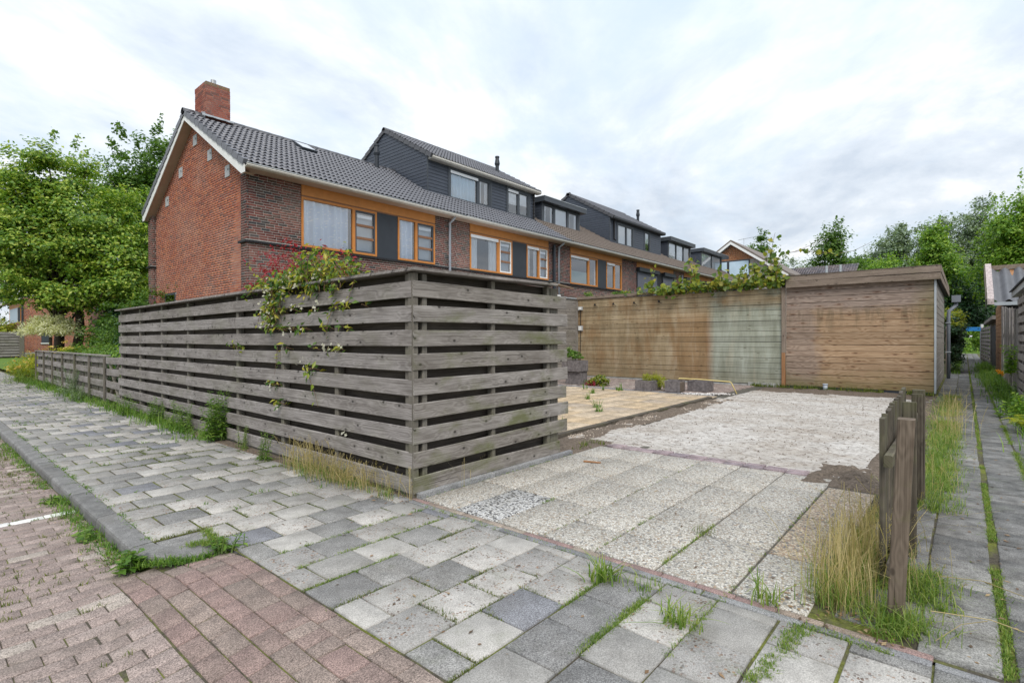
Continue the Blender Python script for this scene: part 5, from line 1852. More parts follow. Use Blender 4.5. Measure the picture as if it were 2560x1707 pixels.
# windows of house 1
Z0, Z1 = 3.865, 5.185
obj('fascia_panel', MB().box(6.932, 9.24, WY-.03, WY+.02, 5.225, 5.492).box(9.243, 11.554, WY-.03, WY+.02, 5.225, 5.492).mesh('fascia_panel'), M['ochre_panel'], house)
obj('fascia_trim', MB().box(6.932, 11.554, WY-.014, WY+.02, 5.19, 5.221).mesh('fascia_trim'), M['wood_bar'], house)
window(house, 6.932, 9.283, Z0, Z1, WY, M['ochre_paint'], [dict(x0=6.992, x1=8.46, k='net', gap=1), dict(x0=8.55, x1=9.223, m0=8.46, k='screen', sash=M['charcoal_frame'])])
obj('infill_panel', MB().box(9.287, 10.05, WY-.006, WY+.03, 3.85, 5.187).mesh('infill_panel'), M['charcoal_panel'], house)
window(house, 10.053, 11.552, Z0, Z1, WY, M['ochre_paint'], [dict(x0=10.113, x1=10.73, k='net'), dict(x0=10.82, x1=11.492, m0=10.73, k='screen', sash=M['charcoal_frame'])])
obj('downpipe', MB().tube([(12.16, 12.95, 5.50), (12.16, 13.08, 5.40), (12.16, 13.22, 5.33), (12.16, 13.22, 1.6)], .042, 10).mesh('downpipe', True), M['pipe_light'], house)
vent(house, 11.62, 16.62, 7.86, .95)


# --- raised roof of the second and fourth house
def raised_roof(h, X0, X1, FYd, zb, wins, mat, pipe=True, nsel=300, ridge_y=17.5):
    zt = 8.10
    c, s = 1/math.sqrt(1+SL*SL), SL/math.sqrt(1+SL*SL)
    base = (FYd-.26, zt-.02)

    def up(y):
        return base[1] + SL*(y-base[0]) if y <= ridge_y else base[1] + SL*(2*ridge_y-y-base[0])
    endY = ridge_y + 2.4
    # left cheek
    ck = MB().prism([(X0+.02, FYd+.02, zb-.3), (X0+.02, FYd+.02, zt), (X0+.02, ridge_y, up(ridge_y)-.08), (X0+.02, endY, up(endY)-.08), (X0+.02, endY, 6.0), (X0+.02, RY, 7.4)], (.05, 0, 0))
    cheek = obj('cheek_wall', ck.mesh('cheek_wall'), M['black_rubber'], h)
    bh = .128
    z = zb
    while z < up(ridge_y)-.1:
        za, zb_ = z+.006, min(z+bh, up(ridge_y)-.09)

        def lo(zz):
            return FYd-.002 if zz <= zt-.02 else base[0] + (zz+.06-base[1])/SL

        def hi(zz):
            r1 = EY0 + (zz-EZ0)/SL
            if zz > roof_z(RY)-.02:
                return min(endY, 2*ridge_y - (base[0] + (zz+.06-base[1])/SL))
            return min(endY, r1+.06)
        q = [(lo(za), za), (hi(za), za), (hi(zb_), zb_), (lo(zb_), zb_)]
        if zb_ > zt-.02 > za:
            q = [(lo(za), za), (hi(za), za), (hi(zb_), zb_), (lo(zb_), zb_), (FYd-.002, zt-.02)]
        if q[1][0]-q[0][0] > .05:
            poly = [(X0, yy, zz) for yy, zz in q]
            n_ = len(poly)
            vs = poly + [(X0+.018, yy, zz) for yy, zz in q]
            # lower edge kicks out a little so each board throws a line
            vs[0] = (X0-.010, vs[0][1], vs[0][2])
            vs[1] = (X0-.010, vs[1][1], vs[1][2])
            fs = [tuple(range(n_)), tuple(range(n_, 2*n_))[::-1]] + [(i, (i+1) % n_, n_+(i+1) % n_, n_+i) for i in range(n_)]
            obj('siding_board', MB().add(vs, fs).mesh('siding_board'), M['charcoal_siding'], cheek)
        z += bh
    obj('corner_trim', MB().box(X0-.014, X0+.03, FYd-.034, FYd+.01, zb-.02, zt).mesh('corner_trim'), M['charcoal_frame'], h)
    # front
    fm = MB()
    xs_ = [X0+.02]
    for w in wins:
        xs_ += [w['rect'][0], w['rect'][1]]
    xs_.append(X1)
    for q in range(0, len(xs_), 2):
        fm.box(xs_[q], xs_[q+1], FYd+.02, FYd+.08, zb-.4, zt)
    for w in wins:
        a, b, c_, d = w['rect']
        fm.box(a, b, FYd+.02, FYd+.08, zb-.4, c_).box(a, b, FYd+.02, FYd+.08, d, zt)
    front = obj('front_wall', fm.mesh('front_wall'), M['black_rubber'], h)
    z = zb
    while z < zt-.03:
        za, zb_ = z+.006, min(z+bh, zt-.01)
        segs = [(X0+.03, X1)]
        for (a, b, c_, d) in [w['rect'] for w in wins]:
            if zb_ > c_-.04 and za < d+.04:
                ns = []
                for (p, q) in segs:
                    if a-.09 > p:
                        ns.append((p, min(q, a-.09)))
                    if b+.09 < q:
                        ns.append((max(p, b+.09), q))
                segs = [g for g in ns if g[1]-g[0] > .03]
        for (p, q) in segs:
            obj('siding_board', MB().hexa([(p, FYd-.012, za), (q, FYd-.012, za), (q, FYd+.018, za), (p, FYd+.018, za), (p, FYd, zb_), (q, FYd, zb_), (q, FYd+.018, zb_), (p, FYd+.018, zb_)]).mesh('siding_board'), M['charcoal_siding'], front)
        z += bh
    for w in wins:
        a, b, c_, d = w['rect']
        obj('window_trim', frame_bars(a-.09, b+.09, c_-.10, d+.08, FYd-.03, .085, .06).mesh('window_trim'), M['charcoal_frame'], h)
        window(h, a, b, c_, d, FYd, M['charcoal_frame'], w['parts'], fw=.05)
    if X1 < 30:
        obj('side_wall', MB().prism([(X1-.05, FYd, zb-.4), (X1-.05, FYd, zt), (X1-.05, ridge_y, up(ridge_y)-.08), (X1-.05, endY, up(endY)-.08), (X1-.05, endY, 6.0)], (.05, 0, 0)).mesh('side_wall'), M['charcoal_siding'], h)
    # sill flashing
    obj('lead_flashing', MB().hexa([(X0, FYd-.16, zb-.14), (X1, FYd-.16, zb-.14), (X1, FYd-.01, zb-.02), (X0, FYd-.01, zb-.02), (X0, FYd-.16, zb-.115), (X1, FYd-.16, zb-.115), (X1, FYd-.01, zb+.04), (X0, FYd-.01, zb+.04)]).mesh('lead_flashing'), M['pipe_grey'], h)
    # roof
    rows = int(round((ridge_y-base[0])/c/TR))
    dk = MB().add([(X0-.02, base[0], base[1]-.02), (X1+.1, base[0], base[1]-.02), (X1+.1, ridge_y, up(ridge_y)-.02), (X0-.02, ridge_y, up(ridge_y)-.02), (X1+.1, endY, up(endY)-.02), (X0-.02, endY, up(endY)-.02)], [(0, 1, 2, 3), (3, 2, 4, 5)])
    deck2 = obj('raised_roof', dk.mesh('raised_roof'), M['underlay'], h)
    lay_roof(deck2, X0+.02, X1+.12, range(rows), mat, nsel, None, base, SL)
    verge(deck2, X0-.06, range(rows), M['ridge_tile'], 1, base, SL, ridge_y)
    verge(deck2, X0-.06, range(rows), M['ridge_tile'], -1, base, SL, ridge_y)
    ridge_caps(deck2, X0-.08, X1+.12, ridge_y, up(ridge_y)+.06, M['ridge_tile'])
    gx0, gx1 = X0+.03, X1+.16
    pf = [(gx0, base[0]-.02, zt+.02), (gx0, base[0]-.02, zt-.05), (gx0, base[0]+.03, zt-.10), (gx0, FYd, zt-.10), (gx0, FYd, zt-.0), (gx0, base[0]+.08, zt-.0), (gx0, base[0]+.07, zt+.02)]
    obj('gutter', MB().prism(pf, (gx1-gx0, 0, 0)).mesh('gutter'), M['cream_gutter'] if X0 < 20 else M['charcoal_frame'], h)
    return up


def base_house(i, x0, x1, label, tilemat, cut, limit, roofsel, kind):
    h = thing('terraced_house', label, 'house', (x0+3, 15, 0), 'terraced houses in the row')
    wx0 = 13.178 + 6.253*(i-1)
    wx1 = wx0 + 4.63
    rear_wall(h, x0+.002, x1-.002, wx0, wx1, limit, 40+i)
    dk = obj('roof', roof_deck(x0+.001, x1-.001), M['underlay'], h)
    lay_roof(dk, x0, x1, ROWS, tilemat, roofsel, cut)
    gutter(h, x0, x1-.003)
    fp = MB().box(wx0+.002, wx1-.002, WY-.03, WY+.02, 5.225, 5.492)
    obj('fascia_panel', fp.mesh('fascia_panel'), M['ochre_panel'], h)
    obj('fascia_trim', MB().box(wx0+.002, wx1-.002, WY-.014, WY+.02, 5.19, 5.221).mesh('fascia_trim'), M['wood_bar'], h)
    a = wx0
    if kind == 'screens':
        w1 = dict(x0=a+.06, x1=a+1.44, k='pair', box=1)
        w2 = dict(x0=a+1.58, x1=a+2.24, m0=a+1.44, k='screen', sash=M['white_paint'])
        w3 = dict(x0=a+3.25, x1=a+3.93, k='pair', box=1)
        w4 = dict(x0=a+4.03, x1=a+4.57, m0=a+3.93, k='screen', sash=M['white_paint'])
    else:
        w1 = dict(x0=a+.06, x1=a+1.44, k='film', box=1)
        w2 = dict(x0=a+1.58, x1=a+2.15, m0=a+1.44, k='plum')
        w3 = dict(x0=a+3.17, x1=a+3.85, k=None, box=1)
        w4 = dict(x0=a+3.95, x1=a+4.57, m0=a+3.85, k='plum')
    if kind in ('screens', 'film'):
        window(h, a+.002, a+2.30, Z0, Z1, WY, M['ochre_paint'], [w1, w2])
        obj('infill_panel', MB().box(a+2.304, a+3.18 if kind == 'screens' else a+3.10, WY-.006, WY+.03, 3.85, 5.187).mesh('infill_panel'), M['charcoal_panel'], h)
        window(h, a+3.19 if kind == 'screens' else a+3.11, a+4.628, Z0, Z1, WY, M['ochre_paint'], [w3, w4])
    else:
        for (s0, s1) in ((a+.03, a+2.40), (a+3.15, a+4.6)):
            mb = MB()
            z = 3.0
            while z < 5.0:
                mb.hexa([(s0, WY-.05, z), (s1, WY-.05, z), (s1, WY-.02, z), (s0, WY-.02, z), (s0, WY-.035, z+.045), (s1, WY-.035, z+.045), (s1, WY-.02, z+.045), (s0, WY-.02, z+.045)])
                z += .05
            sh = obj('roller_shutter', mb.mesh('roller_shutter'), M['shutter'], h)
            obj('shutter_box', MB().box(s0-.03, s1+.03, WY-.20, WY, 5.02, 5.22).mesh('shutter_box'), M['charcoal_panel'], sh)
            for xx in (s0-.03, s1):
                obj('shutter_rail', MB().box(xx, xx+.03, WY-.06, WY-.01, 3.0, 5.02).mesh('shutter_rail'), M['charcoal_panel'], sh)
        obj('infill_panel', MB().box(a+2.44, a+3.11, WY-.006, WY+.03, 3.0, 5.187).mesh('infill_panel'), M['black_rubber'], h)
        obj('back_panel', MB().box(a, a+4.6, WY+.01, WY+.03, 3.0, 5.2).mesh('back_panel'), M['room_dark'], h)
    return h, dk


def box_dormer(h, X0, X1, FYd, zb, zt, parts, over=.24):
    """flat roofed dormer: boarded cheeks, window band, deep roof edge"""
    bk = EY0 + (zt-EZ0)/SL + .3
    body = obj('dormer', MB().prism([(X0, FYd+.03, zb-.25), (X0, FYd+.03, zt-.12), (X0, bk, zt-.12), (X0, bk, zb-.25)], (.06, 0, 0)).prism([(X1-.06, FYd+.03, zb-.25), (X1-.06, FYd+.03, zt-.12), (X1-.06, bk, zt-.12), (X1-.06, bk, zb-.25)], (.06, 0, 0)).box(X0+.06, X1-.06, FYd+.8, FYd+.86, zb-.25, zt-.12).mesh('dormer'), M['black_rubber'], h)
    z = zb
    while z < zt-.15:
        za, zb_ = z+.006, min(z+.128, zt-.14)
        yr = EY0 + (za-EZ0)/SL + .08
        if yr-FYd > .06:
            obj('siding_board', MB().hexa([(X0-.030, FYd, za), (X0, FYd, za), (X0, yr, za), (X0-.030, yr, za), (X0-.018, FYd, zb_), (X0, FYd, zb_), (X0, yr+.1, zb_), (X0-.018, yr+.1, zb_)]).mesh('siding_board'), M['charcoal_siding'], body)
        z += .128
    for xx in (X0-.02, X1-.09):
        obj('corner_trim', MB().box(xx, xx+.12, FYd-.03, FYd+.03, zb-.05, zt-.13).mesh('corner_trim'), M['charcoal_frame'], body)
    obj('roof_edge', MB().box(X0-.16, X1+over, FYd-.30, bk, zt-.125, zt+.10).mesh('roof_edge'), M['charcoal_frame'], body)
    obj('roof_trim', MB().box(X0-.175, X1+over+.015, FYd-.315, bk, zt+.10, zt+.125).mesh('roof_trim'), M['zinc'], body)
    window(h, X0+.105, X1-.095, zb+.0, zt-.14, FYd, M['charcoal_frame'], parts, fw=.055)
    obj('lead_flashing', MB().hexa([(X0-.05, FYd-.20, zb-.16), (X1+.05, FYd-.20, zb-.16), (X1+.05, FYd-.01, zb-.03), (X0-.05, FYd-.01, zb-.03), (X0-.05, FYd-.20, zb-.135), (X1+.05, FYd-.20, zb-.135), (X1+.05, FYd-.01, zb+.04), (X0-.05, FYd-.01, zb+.04)]).mesh('lead_flashing'), M['lead'], h)


def row_y(r):
    return EY0 + (r+.5)*TR/math.sqrt(1+SL*SL)


h2, d2 = base_house(1, H1X1, 18.97, 'terraced house with raised charcoal boarded roof storey and two dormer windows', M['tile_dark'], lambda x, r: row_y(r) > 14.98 and x > 12.66, 60, 150, 'screens')
raised_roof(h2, 12.63, 19.0, 14.94, 6.77, [
    dict(rect=(13.74, 16.0, 6.82, 7.92), parts=[dict(x0=13.79, x1=15.22, k='bluecurtain', box=1), dict(x0=15.33, x1=15.95, m0=15.22, k='pair', sash=M['charcoal_frame'])]),
    dict(rect=(17.1, 18.55, 6.82, 7.92), parts=[dict(x0=17.15, x1=17.75, k='blind', box=1), dict(x0=17.86, x1=18.5, m0=17.75, k='blind', sash=M['charcoal_frame'], drop=.45)])],
    M['tile_dark'])
obj('downpipe', MB().tube([(18.86, 14.82, 8.05), (18.86, 14.88, 7.95), (18.86, 14.88, 6.85), (18.86, 14.75, 6.72)], .035, 8).mesh('downpipe', True), M['black_rubber'], h2)
for k in range(7):
    obj('pipe_ring', MB().tube([(18.86, 14.88, 6.95+k*.15), (18.86, 14.88, 6.98+k*.15)], .05, 8).mesh('pipe_ring'), M['black_rubber'], h2)
obj('downpipe', MB().tube([(18.49, 12.95, 5.50), (18.49, 13.08, 5.40), (18.49, 13.22, 5.33), (18.49, 13.22, 1.6)], .042, 10).mesh('downpipe', True), M['pipe_light'], h2)
obj('downpipe', MB().box(18.06, 18.16, 13.16, 13.25, 1.6, 5.38).mesh('downpipe'), M['charcoal_panel'], h2)
vent(h2, 18.0, 16.35, 8.97, 1.0)

h3, d3 = base_house(2, 18.97, 25.40, 'terraced house with brown roof tiles and a flat roofed charcoal dormer of three panes', M['tile_brown'], lambda x, r: row_y(r) > 15.25 and 19.75 < x < 22.95, 0, 300, 'film')
box_dormer(h3, 19.78, 22.97, 15.15, 6.88, 7.98, [dict(x0=19.94, x1=20.74, k='pair', sash=M['charcoal_frame']), dict(x0=20.86, x1=21.86, m0=20.74, k='blind', drop=0.0), dict(x0=21.98, x1=22.80, m0=21.86, k='pair', sash=M['charcoal_frame'])])
ridge_caps(d3, 18.97, 25.40, RY, roof_z(RY)+.07, M['tile_brown'])
h4, d4 = base_house(3, 25.40, 31.90, 'terraced house with raised charcoal storey, dark gutters and grey roller shutters below', M['tile_brown'], lambda x, r: row_y(r) > 14.85, 0, 60, 'shutters')
raised_roof(h4, 25.45, 31.87, 14.80, 6.66, [
    dict(rect=(26.33, 28.1, 6.74, 7.86), parts=[dict(x0=26.38, x1=27.28, k='blind', drop=0.0), dict(x0=27.40, x1=28.05, m0=27.28, k='blind', drop=0.0)]),
    dict(rect=(29.63, 30.28, 6.74, 7.90), parts=[dict(x0=29.68, x1=30.23, k='blind', drop=.4)])], M['tile_dark'], nsel=160)
obj('downpipe', MB().tube([(25.85, 14.60, 8.05), (25.85, 14.74, 7.9), (25.85, 14.74, 6.95), (25.95, 14.70, 6.85)], .045, 8).mesh('downpipe', True), M['black_rubber'], h4)
vent(h4, 31.3, 16.1, 8.92, 1.0)
h5, d5 = base_house(4, 31.90, 38.35, 'terraced house with a boarded flat roof dormer, beyond the shuttered house', M['tile_brown'], lambda x, r: row_y(r) > 14.85 and 32.9 < x < 36.7, 0, 0, 'shutters')
box_dormer(h5, 32.93, 36.65, 14.80, 6.67, 7.95, [dict(x0=33.1, x1=34.2, k='blind', drop=.2), dict(x0=34.3, x1=35.4, m0=34.2, k='blind', drop=.0), dict(x0=35.5, x1=36.5, m0=35.4, k=None)])
ridge_caps(d5, 31.90, 38.35, RY, roof_z(RY)+.07, M['tile_brown'])
obj('roof_vent', MB().tube([(34.2, 16.8, 8), (34.2, 16.8, 8.6)], .1, 8).mesh('roof_vent'), M['zinc'], h5)
h6, d6 = base_house(5, 38.35, 44.8, 'last house of the terrace, flat roof dormer with closed blinds', M['tile_brown'], lambda x, r: row_y(r) > 15.0 and 39.0 < x < 43.5, 0, 0, 'shutters')
box_dormer(h6, 39.03, 43.4, 14.95, 6.78, 8.02, [dict(x0=39.2, x1=41.2, k='blind', drop=.0), dict(x0=41.3, x1=43.2, m0=41.2, k='blind', drop=.0)], over=.9)
ridge_caps(d6, 38.35, 44.8, RY, roof_z(RY)+.07, M['tile_brown'])
for hh in (h4, h5):
    x = 31.5 if hh is h4 else 37.9
    obj('downpipe', MB().tube([(x, 13.22, 5.3), (x, 13.22, 1.6)], .045, 8).mesh('downpipe', True), M['pipe_light'], hh)

# --- orange gabled house beyond the terrace (gable faces the camera side)
og = thing('gabled_house', 'house with an orange brick gable beyond the terrace', 'house', (50, 14, 0))
XG = 46.0


def at(yz):
    return yz
AP = (14.9, 9.55)
LE, RE = (16.35, 8.45), (9.0, 6.0)
poly = [(XG, 18.2, 0), (XG, 18.2, 7.2), (XG, AP[0], AP[1]-.12), (XG, 10.6, 6.55), (XG, 10.6, 0)]
obj('gable_wall', MB().prism(poly, (.3, 0, 0)).mesh('gable_wall'), M['mortar'], og)
wlg = obj('brick_gable', MB().prism([(XG-.004, 17.6, 6.95), (XG-.004, 17.6, 7.4), (XG-.004, AP[0], AP[1]-.14), (XG-.004, 11.9, 7.35), (XG-.004, 11.9, 6.95)], (.003, 0, 0)).mesh('brick_gable'), M['mortar'], og)


def oclip(z):
    d = (AP[1]-.2-z)/.70
    return (AP[0]-d, AP[0]+d) if d > .15 else None


bricks_on(wlg, [(11.4, 17.6, 7.98, 9.5)], ('x', XG-.01, -1), M['brick_orange'], 0, zclip=oclip, seed=77, lens=.21)
for (ya, yb) in ((15.35, 16.6), (13.6, 15.15)):
    w = obj('window', MB().box(XG-.06, XG+.02, ya-.08, yb+.08, 6.6, 7.98).mesh('window'), M['charcoal_frame'], og)
    obj('pane', MB().box(XG-.072, XG-.062, ya, yb, 6.7, 7.88).mesh('pane'), M['curtain_blue'], w)
for sgn in (1, -1):
    mb = MB()
    y1 = AP[0] + sgn*(2.4 if sgn > 0 else 4.4)
    z1 = AP[1] - .70*abs(y1-AP[0])
    mb.hexa([(XG-.5, AP[0], AP[1]-.02), (XG+9, AP[0], AP[1]-.02), (XG+9, y1, z1-.02), (XG-.5, y1, z1-.02), (XG-.5, AP[0], AP[1]+.12), (XG+9, AP[0], AP[1]+.12), (XG+9, y1, z1+.12), (XG-.5, y1, z1+.12)])
    obj('roof_slope', mb.mesh('roof_slope'), M['tile_brown'], og)
    obj('bargeboard', MB().hexa([(XG-.52, AP[0], AP[1]-.26), (XG-.50, AP[0], AP[1]-.26), (XG-.50, y1, z1-.26), (XG-.52, y1, z1-.26), (XG-.52, AP[0], AP[1]-.03), (XG-.50, AP[0], AP[1]-.03), (XG-.50, y1, z1-.03), (XG-.52, y1, z1-.03)]).mesh('bargeboard'), M['white_paint'], og)
obj('chimney_pipe', MB().tube([(XG+5.5, 13.6, 8.4), (XG+5.5, 13.6, 9.4)], .18, 8).mesh('chimney_pipe'), M['zinc'], og)
obj('aerial', MB().tube([(XG+3, 14.9, 9.6), (XG+3, 14.9, 10.3)], .02, 4).tube([(XG+3, 15.4, 10.2), (XG+3, 13.6, 10.35)], .02, 4).mesh('aerial'), M['zinc'], og)
# --- lower dark roofs further right
lr = thing('dark_roofed_house', 'low house with a dark ribbed roof below the orange gable', 'house', (50, 10, 0))
mb = MB()
for k in range(16):
    ya = 13.2 - k*.36
    za = 7.15 - k*.255
    mb.hexa([(47, ya-.37, za-.27), (62, ya-.37, za-.27), (62, ya, za-.04), (47, ya, za-.04), (47, ya-.37, za-.19), (62, ya-.37, za-.19), (62, ya, za), (47, ya, za)])
obj('roof_slope', mb.mesh('roof_slope'), M['ridge_tile'], lr)
obj('wall', MB().box(47.3, 61, 8.2, 13, 0, 3.6).mesh('wall'), M['brick_dark'], lr)
pr_ = thing('pantiled_house', 'far house showing only its purple grey pantile roof and two roof vents', 'house', (72, 11, 0))
dkp = obj('roof', MB().add([(69.8, 16.3, 8.3), (69.8, 9.3, 8.1), (73.5, 9.6, 10.1), (73.5, 16.6, 10.2)], [(0, 1, 2, 3)]).mesh('roof'), M['underlay'], pr_)
V, F = [], []
nb = 0
for r in range(12):
    for c_ in range(26):
        y = 9.4 + c_*.27
        x0_ = 69.75 + r*.31
        z0_ = 8.12 + r*.168
        b = len(V)
        for (dx, dz) in ((0, .05), (.34, .2)):
            for (dy, up) in ((0, 0), (.07, .05), (.135, .065), (.2, .05), (.262, 0)):
                V.append((x0_+dx, y+dy, z0_+dz+up))
        for k in range(4):
            F.append((b+k, b+k+1, b+5+k+1, b+5+k))
M['tile_purple'] = brick_mat('tile_purple', [(0, (0.13, 0.125, 0.14)), (0.4, (0.16, 0.15, 0.165)), (0.75, (0.10, 0.095, 0.105))])
obj('roof_tiles', np_mesh('roof_tiles', V, F, True), M['tile_purple'], dkp, kind='stuff')
for y in (12.3, 10.9):
    obj('roof_vent', MB().tube([(71.0, y, 8.8), (71.0, y, 9.9)], .13, 8).mesh('roof_vent'), M['zinc'], pr_)
obj('wall', MB().box(70.5, 78, 9.4, 16.4, 0, 8.1).mesh('wall'), M['brick_dark'], pr_)

# --- brick house on the far left, across the side street
lh = thing('brick_house', 'red brick house at the left edge, its gable behind the pale willow', 'house', (10, 62, 0))
GY2, CX2 = 60.0, 6.75
obj('gable_wall', MB().prism([(CX2, GY2, 0), (CX2+8, GY2, 0), (CX2+8, GY2, 5), (CX2+4, GY2, 7.6), (CX2, GY2, 5)], (0, .3, 0)).mesh('gable_wall'), M['mortar'], lh)
bricks_on(bpy.data.objects[lh.children[0].name], [(CX2, CX2+6, .4, 5.0)], ('y', GY2, -1), M['brick_red'], 0, seed=91)
obj('side_wall', MB().box(CX2-.02, CX2+.1, GY2, GY2+12, 0, 2.9).mesh('side_wall'), M['brick_dark'], lh)
obj('fascia_panel', MB().box(CX2-.05, CX2+.1, GY2+.4, GY2+8, 4.35, 4.75).mesh('fascia_panel'), M['ochre_panel'], lh)
wn = obj('window', MB().box(CX2-.04, CX2+.08, GY2+1.0, GY2+8, 2.9, 4.35).mesh('window'), M['ochre_paint'], lh)
obj('pane', MB().box(CX2-.06, CX2-.045, GY2+2.6, GY2+7.5, 3.0, 4.25).mesh('pane'), M['blind_blue'], wn)
obj('pane', MB().box(CX2-.06, CX2-.045, GY2+1.1, GY2+2.4, 3.0, 4.25).mesh('pane'), M['room_dark'], wn)
obj('downpipe', MB().box(CX2-.10, CX2+.02, GY2-.06, GY2+.08, 0, 4.7).mesh('downpipe'), M['charcoal_panel'], lh)
obj('gutter', MB().box(CX2-.45, CX2-.1, GY2-.1, GY2+12, 4.75, 4.95).mesh('gutter'), M['cream_gutter'], lh)
mb = MB()
for r in range(14):
    xa, za = CX2-.4+r*.32, 4.98+r*.19
    mb.hexa([(xa, GY2-.2, za), (xa+.34, GY2-.2, za+.2), (xa+.34, GY2+12, za+.2), (xa, GY2+12, za), (xa, GY2-.2, za+.07), (xa+.34, GY2-.2, za+.24), (xa+.34, GY2+12, za+.24), (xa, GY2+12, za+.07)])
obj('roof', mb.mesh('roof'), M['verge_tile'], lh)
w2 = obj('window', MB().box(CX2+1.15, CX2+1.7, GY2-.03, GY2+.02, 1.2, 2.6).mesh('window'), M['charcoal_frame'], lh)
obj('sill', MB().box(CX2+1.1, CX2+1.75, GY2-.1, GY2-.01, 1.1, 1.19).mesh('sill'), M['white_paint'], lh)
# --- house glimpsed through the trees
gh = thing('shaded_house', 'house with an ochre framed window, glimpsed between the trees and the gable', 'house', (12, 38, 0))
obj('wall', MB().box(7.5, 17, 37, 40, 0, 5.4).mesh('wall'), M['brick_dark'], gh)
obj('roof', MB().hexa([(7.2, 36.6, 5.5), (17, 36.6, 5.5), (17, 41, 8), (7.2, 41, 8), (7.2, 36.6, 5.6), (17, 36.6, 5.6), (17, 41, 8.1), (7.2, 41, 8.1)]).mesh('roof'), M['verge_tile'], gh)
obj('gutter', MB().box(7.2, 17, 36.5, 36.7, 5.35, 5.5).mesh('gutter'), M['cream_gutter'], gh)
obj('fascia_panel', MB().box(8.3, 12.4, 36.95, 37, 4.75, 5.3).mesh('fascia_panel'), M['ochre_panel'], gh)
wg = obj('window', frame_bars(8.0, 9.9, 3.35, 4.72, 36.93, .1, .06).box(9.05, 9.17, 36.93, 36.99, 3.45, 4.62).box(9.17, 9.8, 36.93, 36.99, 4.0, 4.1).mesh('window'), M['ochre_paint'], gh)
obj('pane', MB().box(8.1, 9.8, 36.96, 36.975, 3.45, 4.62).mesh('pane'), M['room_dark'], wg)
# --- slatted fence on the far left
lf2 = thing('left_edge_fence', 'brown grey slatted fence at the left edge in front of the brick house', 'fence', (6, 59, 0))
for k in range(9):
    plank('slat', M['fence_wood'], lf2, (4.0, 58.5, .1+k*.225), (6.6, 58.5, .1+k*.225), .17, .03, (0, -1, 0), segs=2)
post('post', M['post_wood'], lf2, 6.5, 58.45, 0, 2.2, .3, .1)
obj('back_panel', MB().box(4.0, 6.5, 58.6, 58.65, 0, 2.1).mesh('back_panel'), M['fence_back_shaded'], lf2)
# ================================================================== VEGETATION
def leaf_arrays(P, N, size, aspect=.55, fold=.25, seed=0, tipdir=None):
    """rhombic folded leaves at points P (n,3) with normals N; returns verts, faces(tri)"""
    rs = np.random.RandomState(seed)
    n = len(P)
    N = N/np.maximum(1e-6, np.linalg.norm(N, axis=1, keepdims=True))
    if tipdir is None:
        A = rs.normal(size=(n, 3))
        A[:, 2] -= .35
    else:
        A = tipdir
    T = A - N*np.sum(A*N, 1, keepdims=True)
    T /= np.maximum(1e-6, np.linalg.norm(T, axis=1, keepdims=True))
    B = np.cross(N, T)
    s = (size*rs.uniform(.65, 1.3, n))[:, None] if np.isscalar(size) else np.asarray(size)[:, None]
    base = P - T*s*.5
    tip = P + T*s*.5 - N*s*.12
    l = P + B*s*aspect*.5 + N*s*fold*.3 - T*s*.06
    r = P - B*s*aspect*.5 + N*s*fold*.3 - T*s*.06
    V = np.stack([base, l, tip, r], 1).reshape(-1, 3)
    k = np.arange(n)*4
    F = np.concatenate([np.stack([k, k+2, k+1], 1), np.stack([k, k+3, k+2], 1)])
    return V, F


def crown_points(blobs, nclump, per, rc, seed, surf=.6, flat=.6):
    """leaf positions in clumps near the surface of a few ellipsoids; also returns clump centres"""
    rs = np.random.RandomState(seed)
    vol = np.array([b[1][0]*b[1][1]*b[1][2] for b in blobs])
    vol = vol**.75
    vol /= vol.sum()
    cen, out = [], []
    P, N = [], []
    tries = 0
    while len(cen) < nclump and tries < nclump*6:
        tries += 1
        b = blobs[rs.choice(len(blobs), p=vol)]
        d = rs.normal(size=3)
        d /= np.linalg.norm(d)
        bump_ = .80 + .34*math.sin(3.1*d[0]+2.3*d[1]+seed)*math.cos(2.7*d[2]+1.9*d[0]) + rs.uniform(-.10, .16)
        rr = (surf + (1-surf)*rs.random_sample()**.6)*bump_
        c = np.array(b[0]) + d*np.array(b[1])*rr
        cen.append(c)
        out.append(d)
    for c, d in zip(cen, out):
        k = max(4, int(per*rs.uniform(.5, 1.5)))
        r = rc*rs.uniform(.6, 1.35)
        off = rs.normal(size=(k, 3))*np.array([r, r, r*flat])*.55
        p = c + off
        nn = .95*np.array([0, 0, 1.0]) + .45*d + rs.normal(size=(k, 3))*.48 + off/np.maximum(r, 1e-3)*.35
        P.append(p)
        N.append(nn)
    return np.concatenate(P), np.concatenate(N), cen


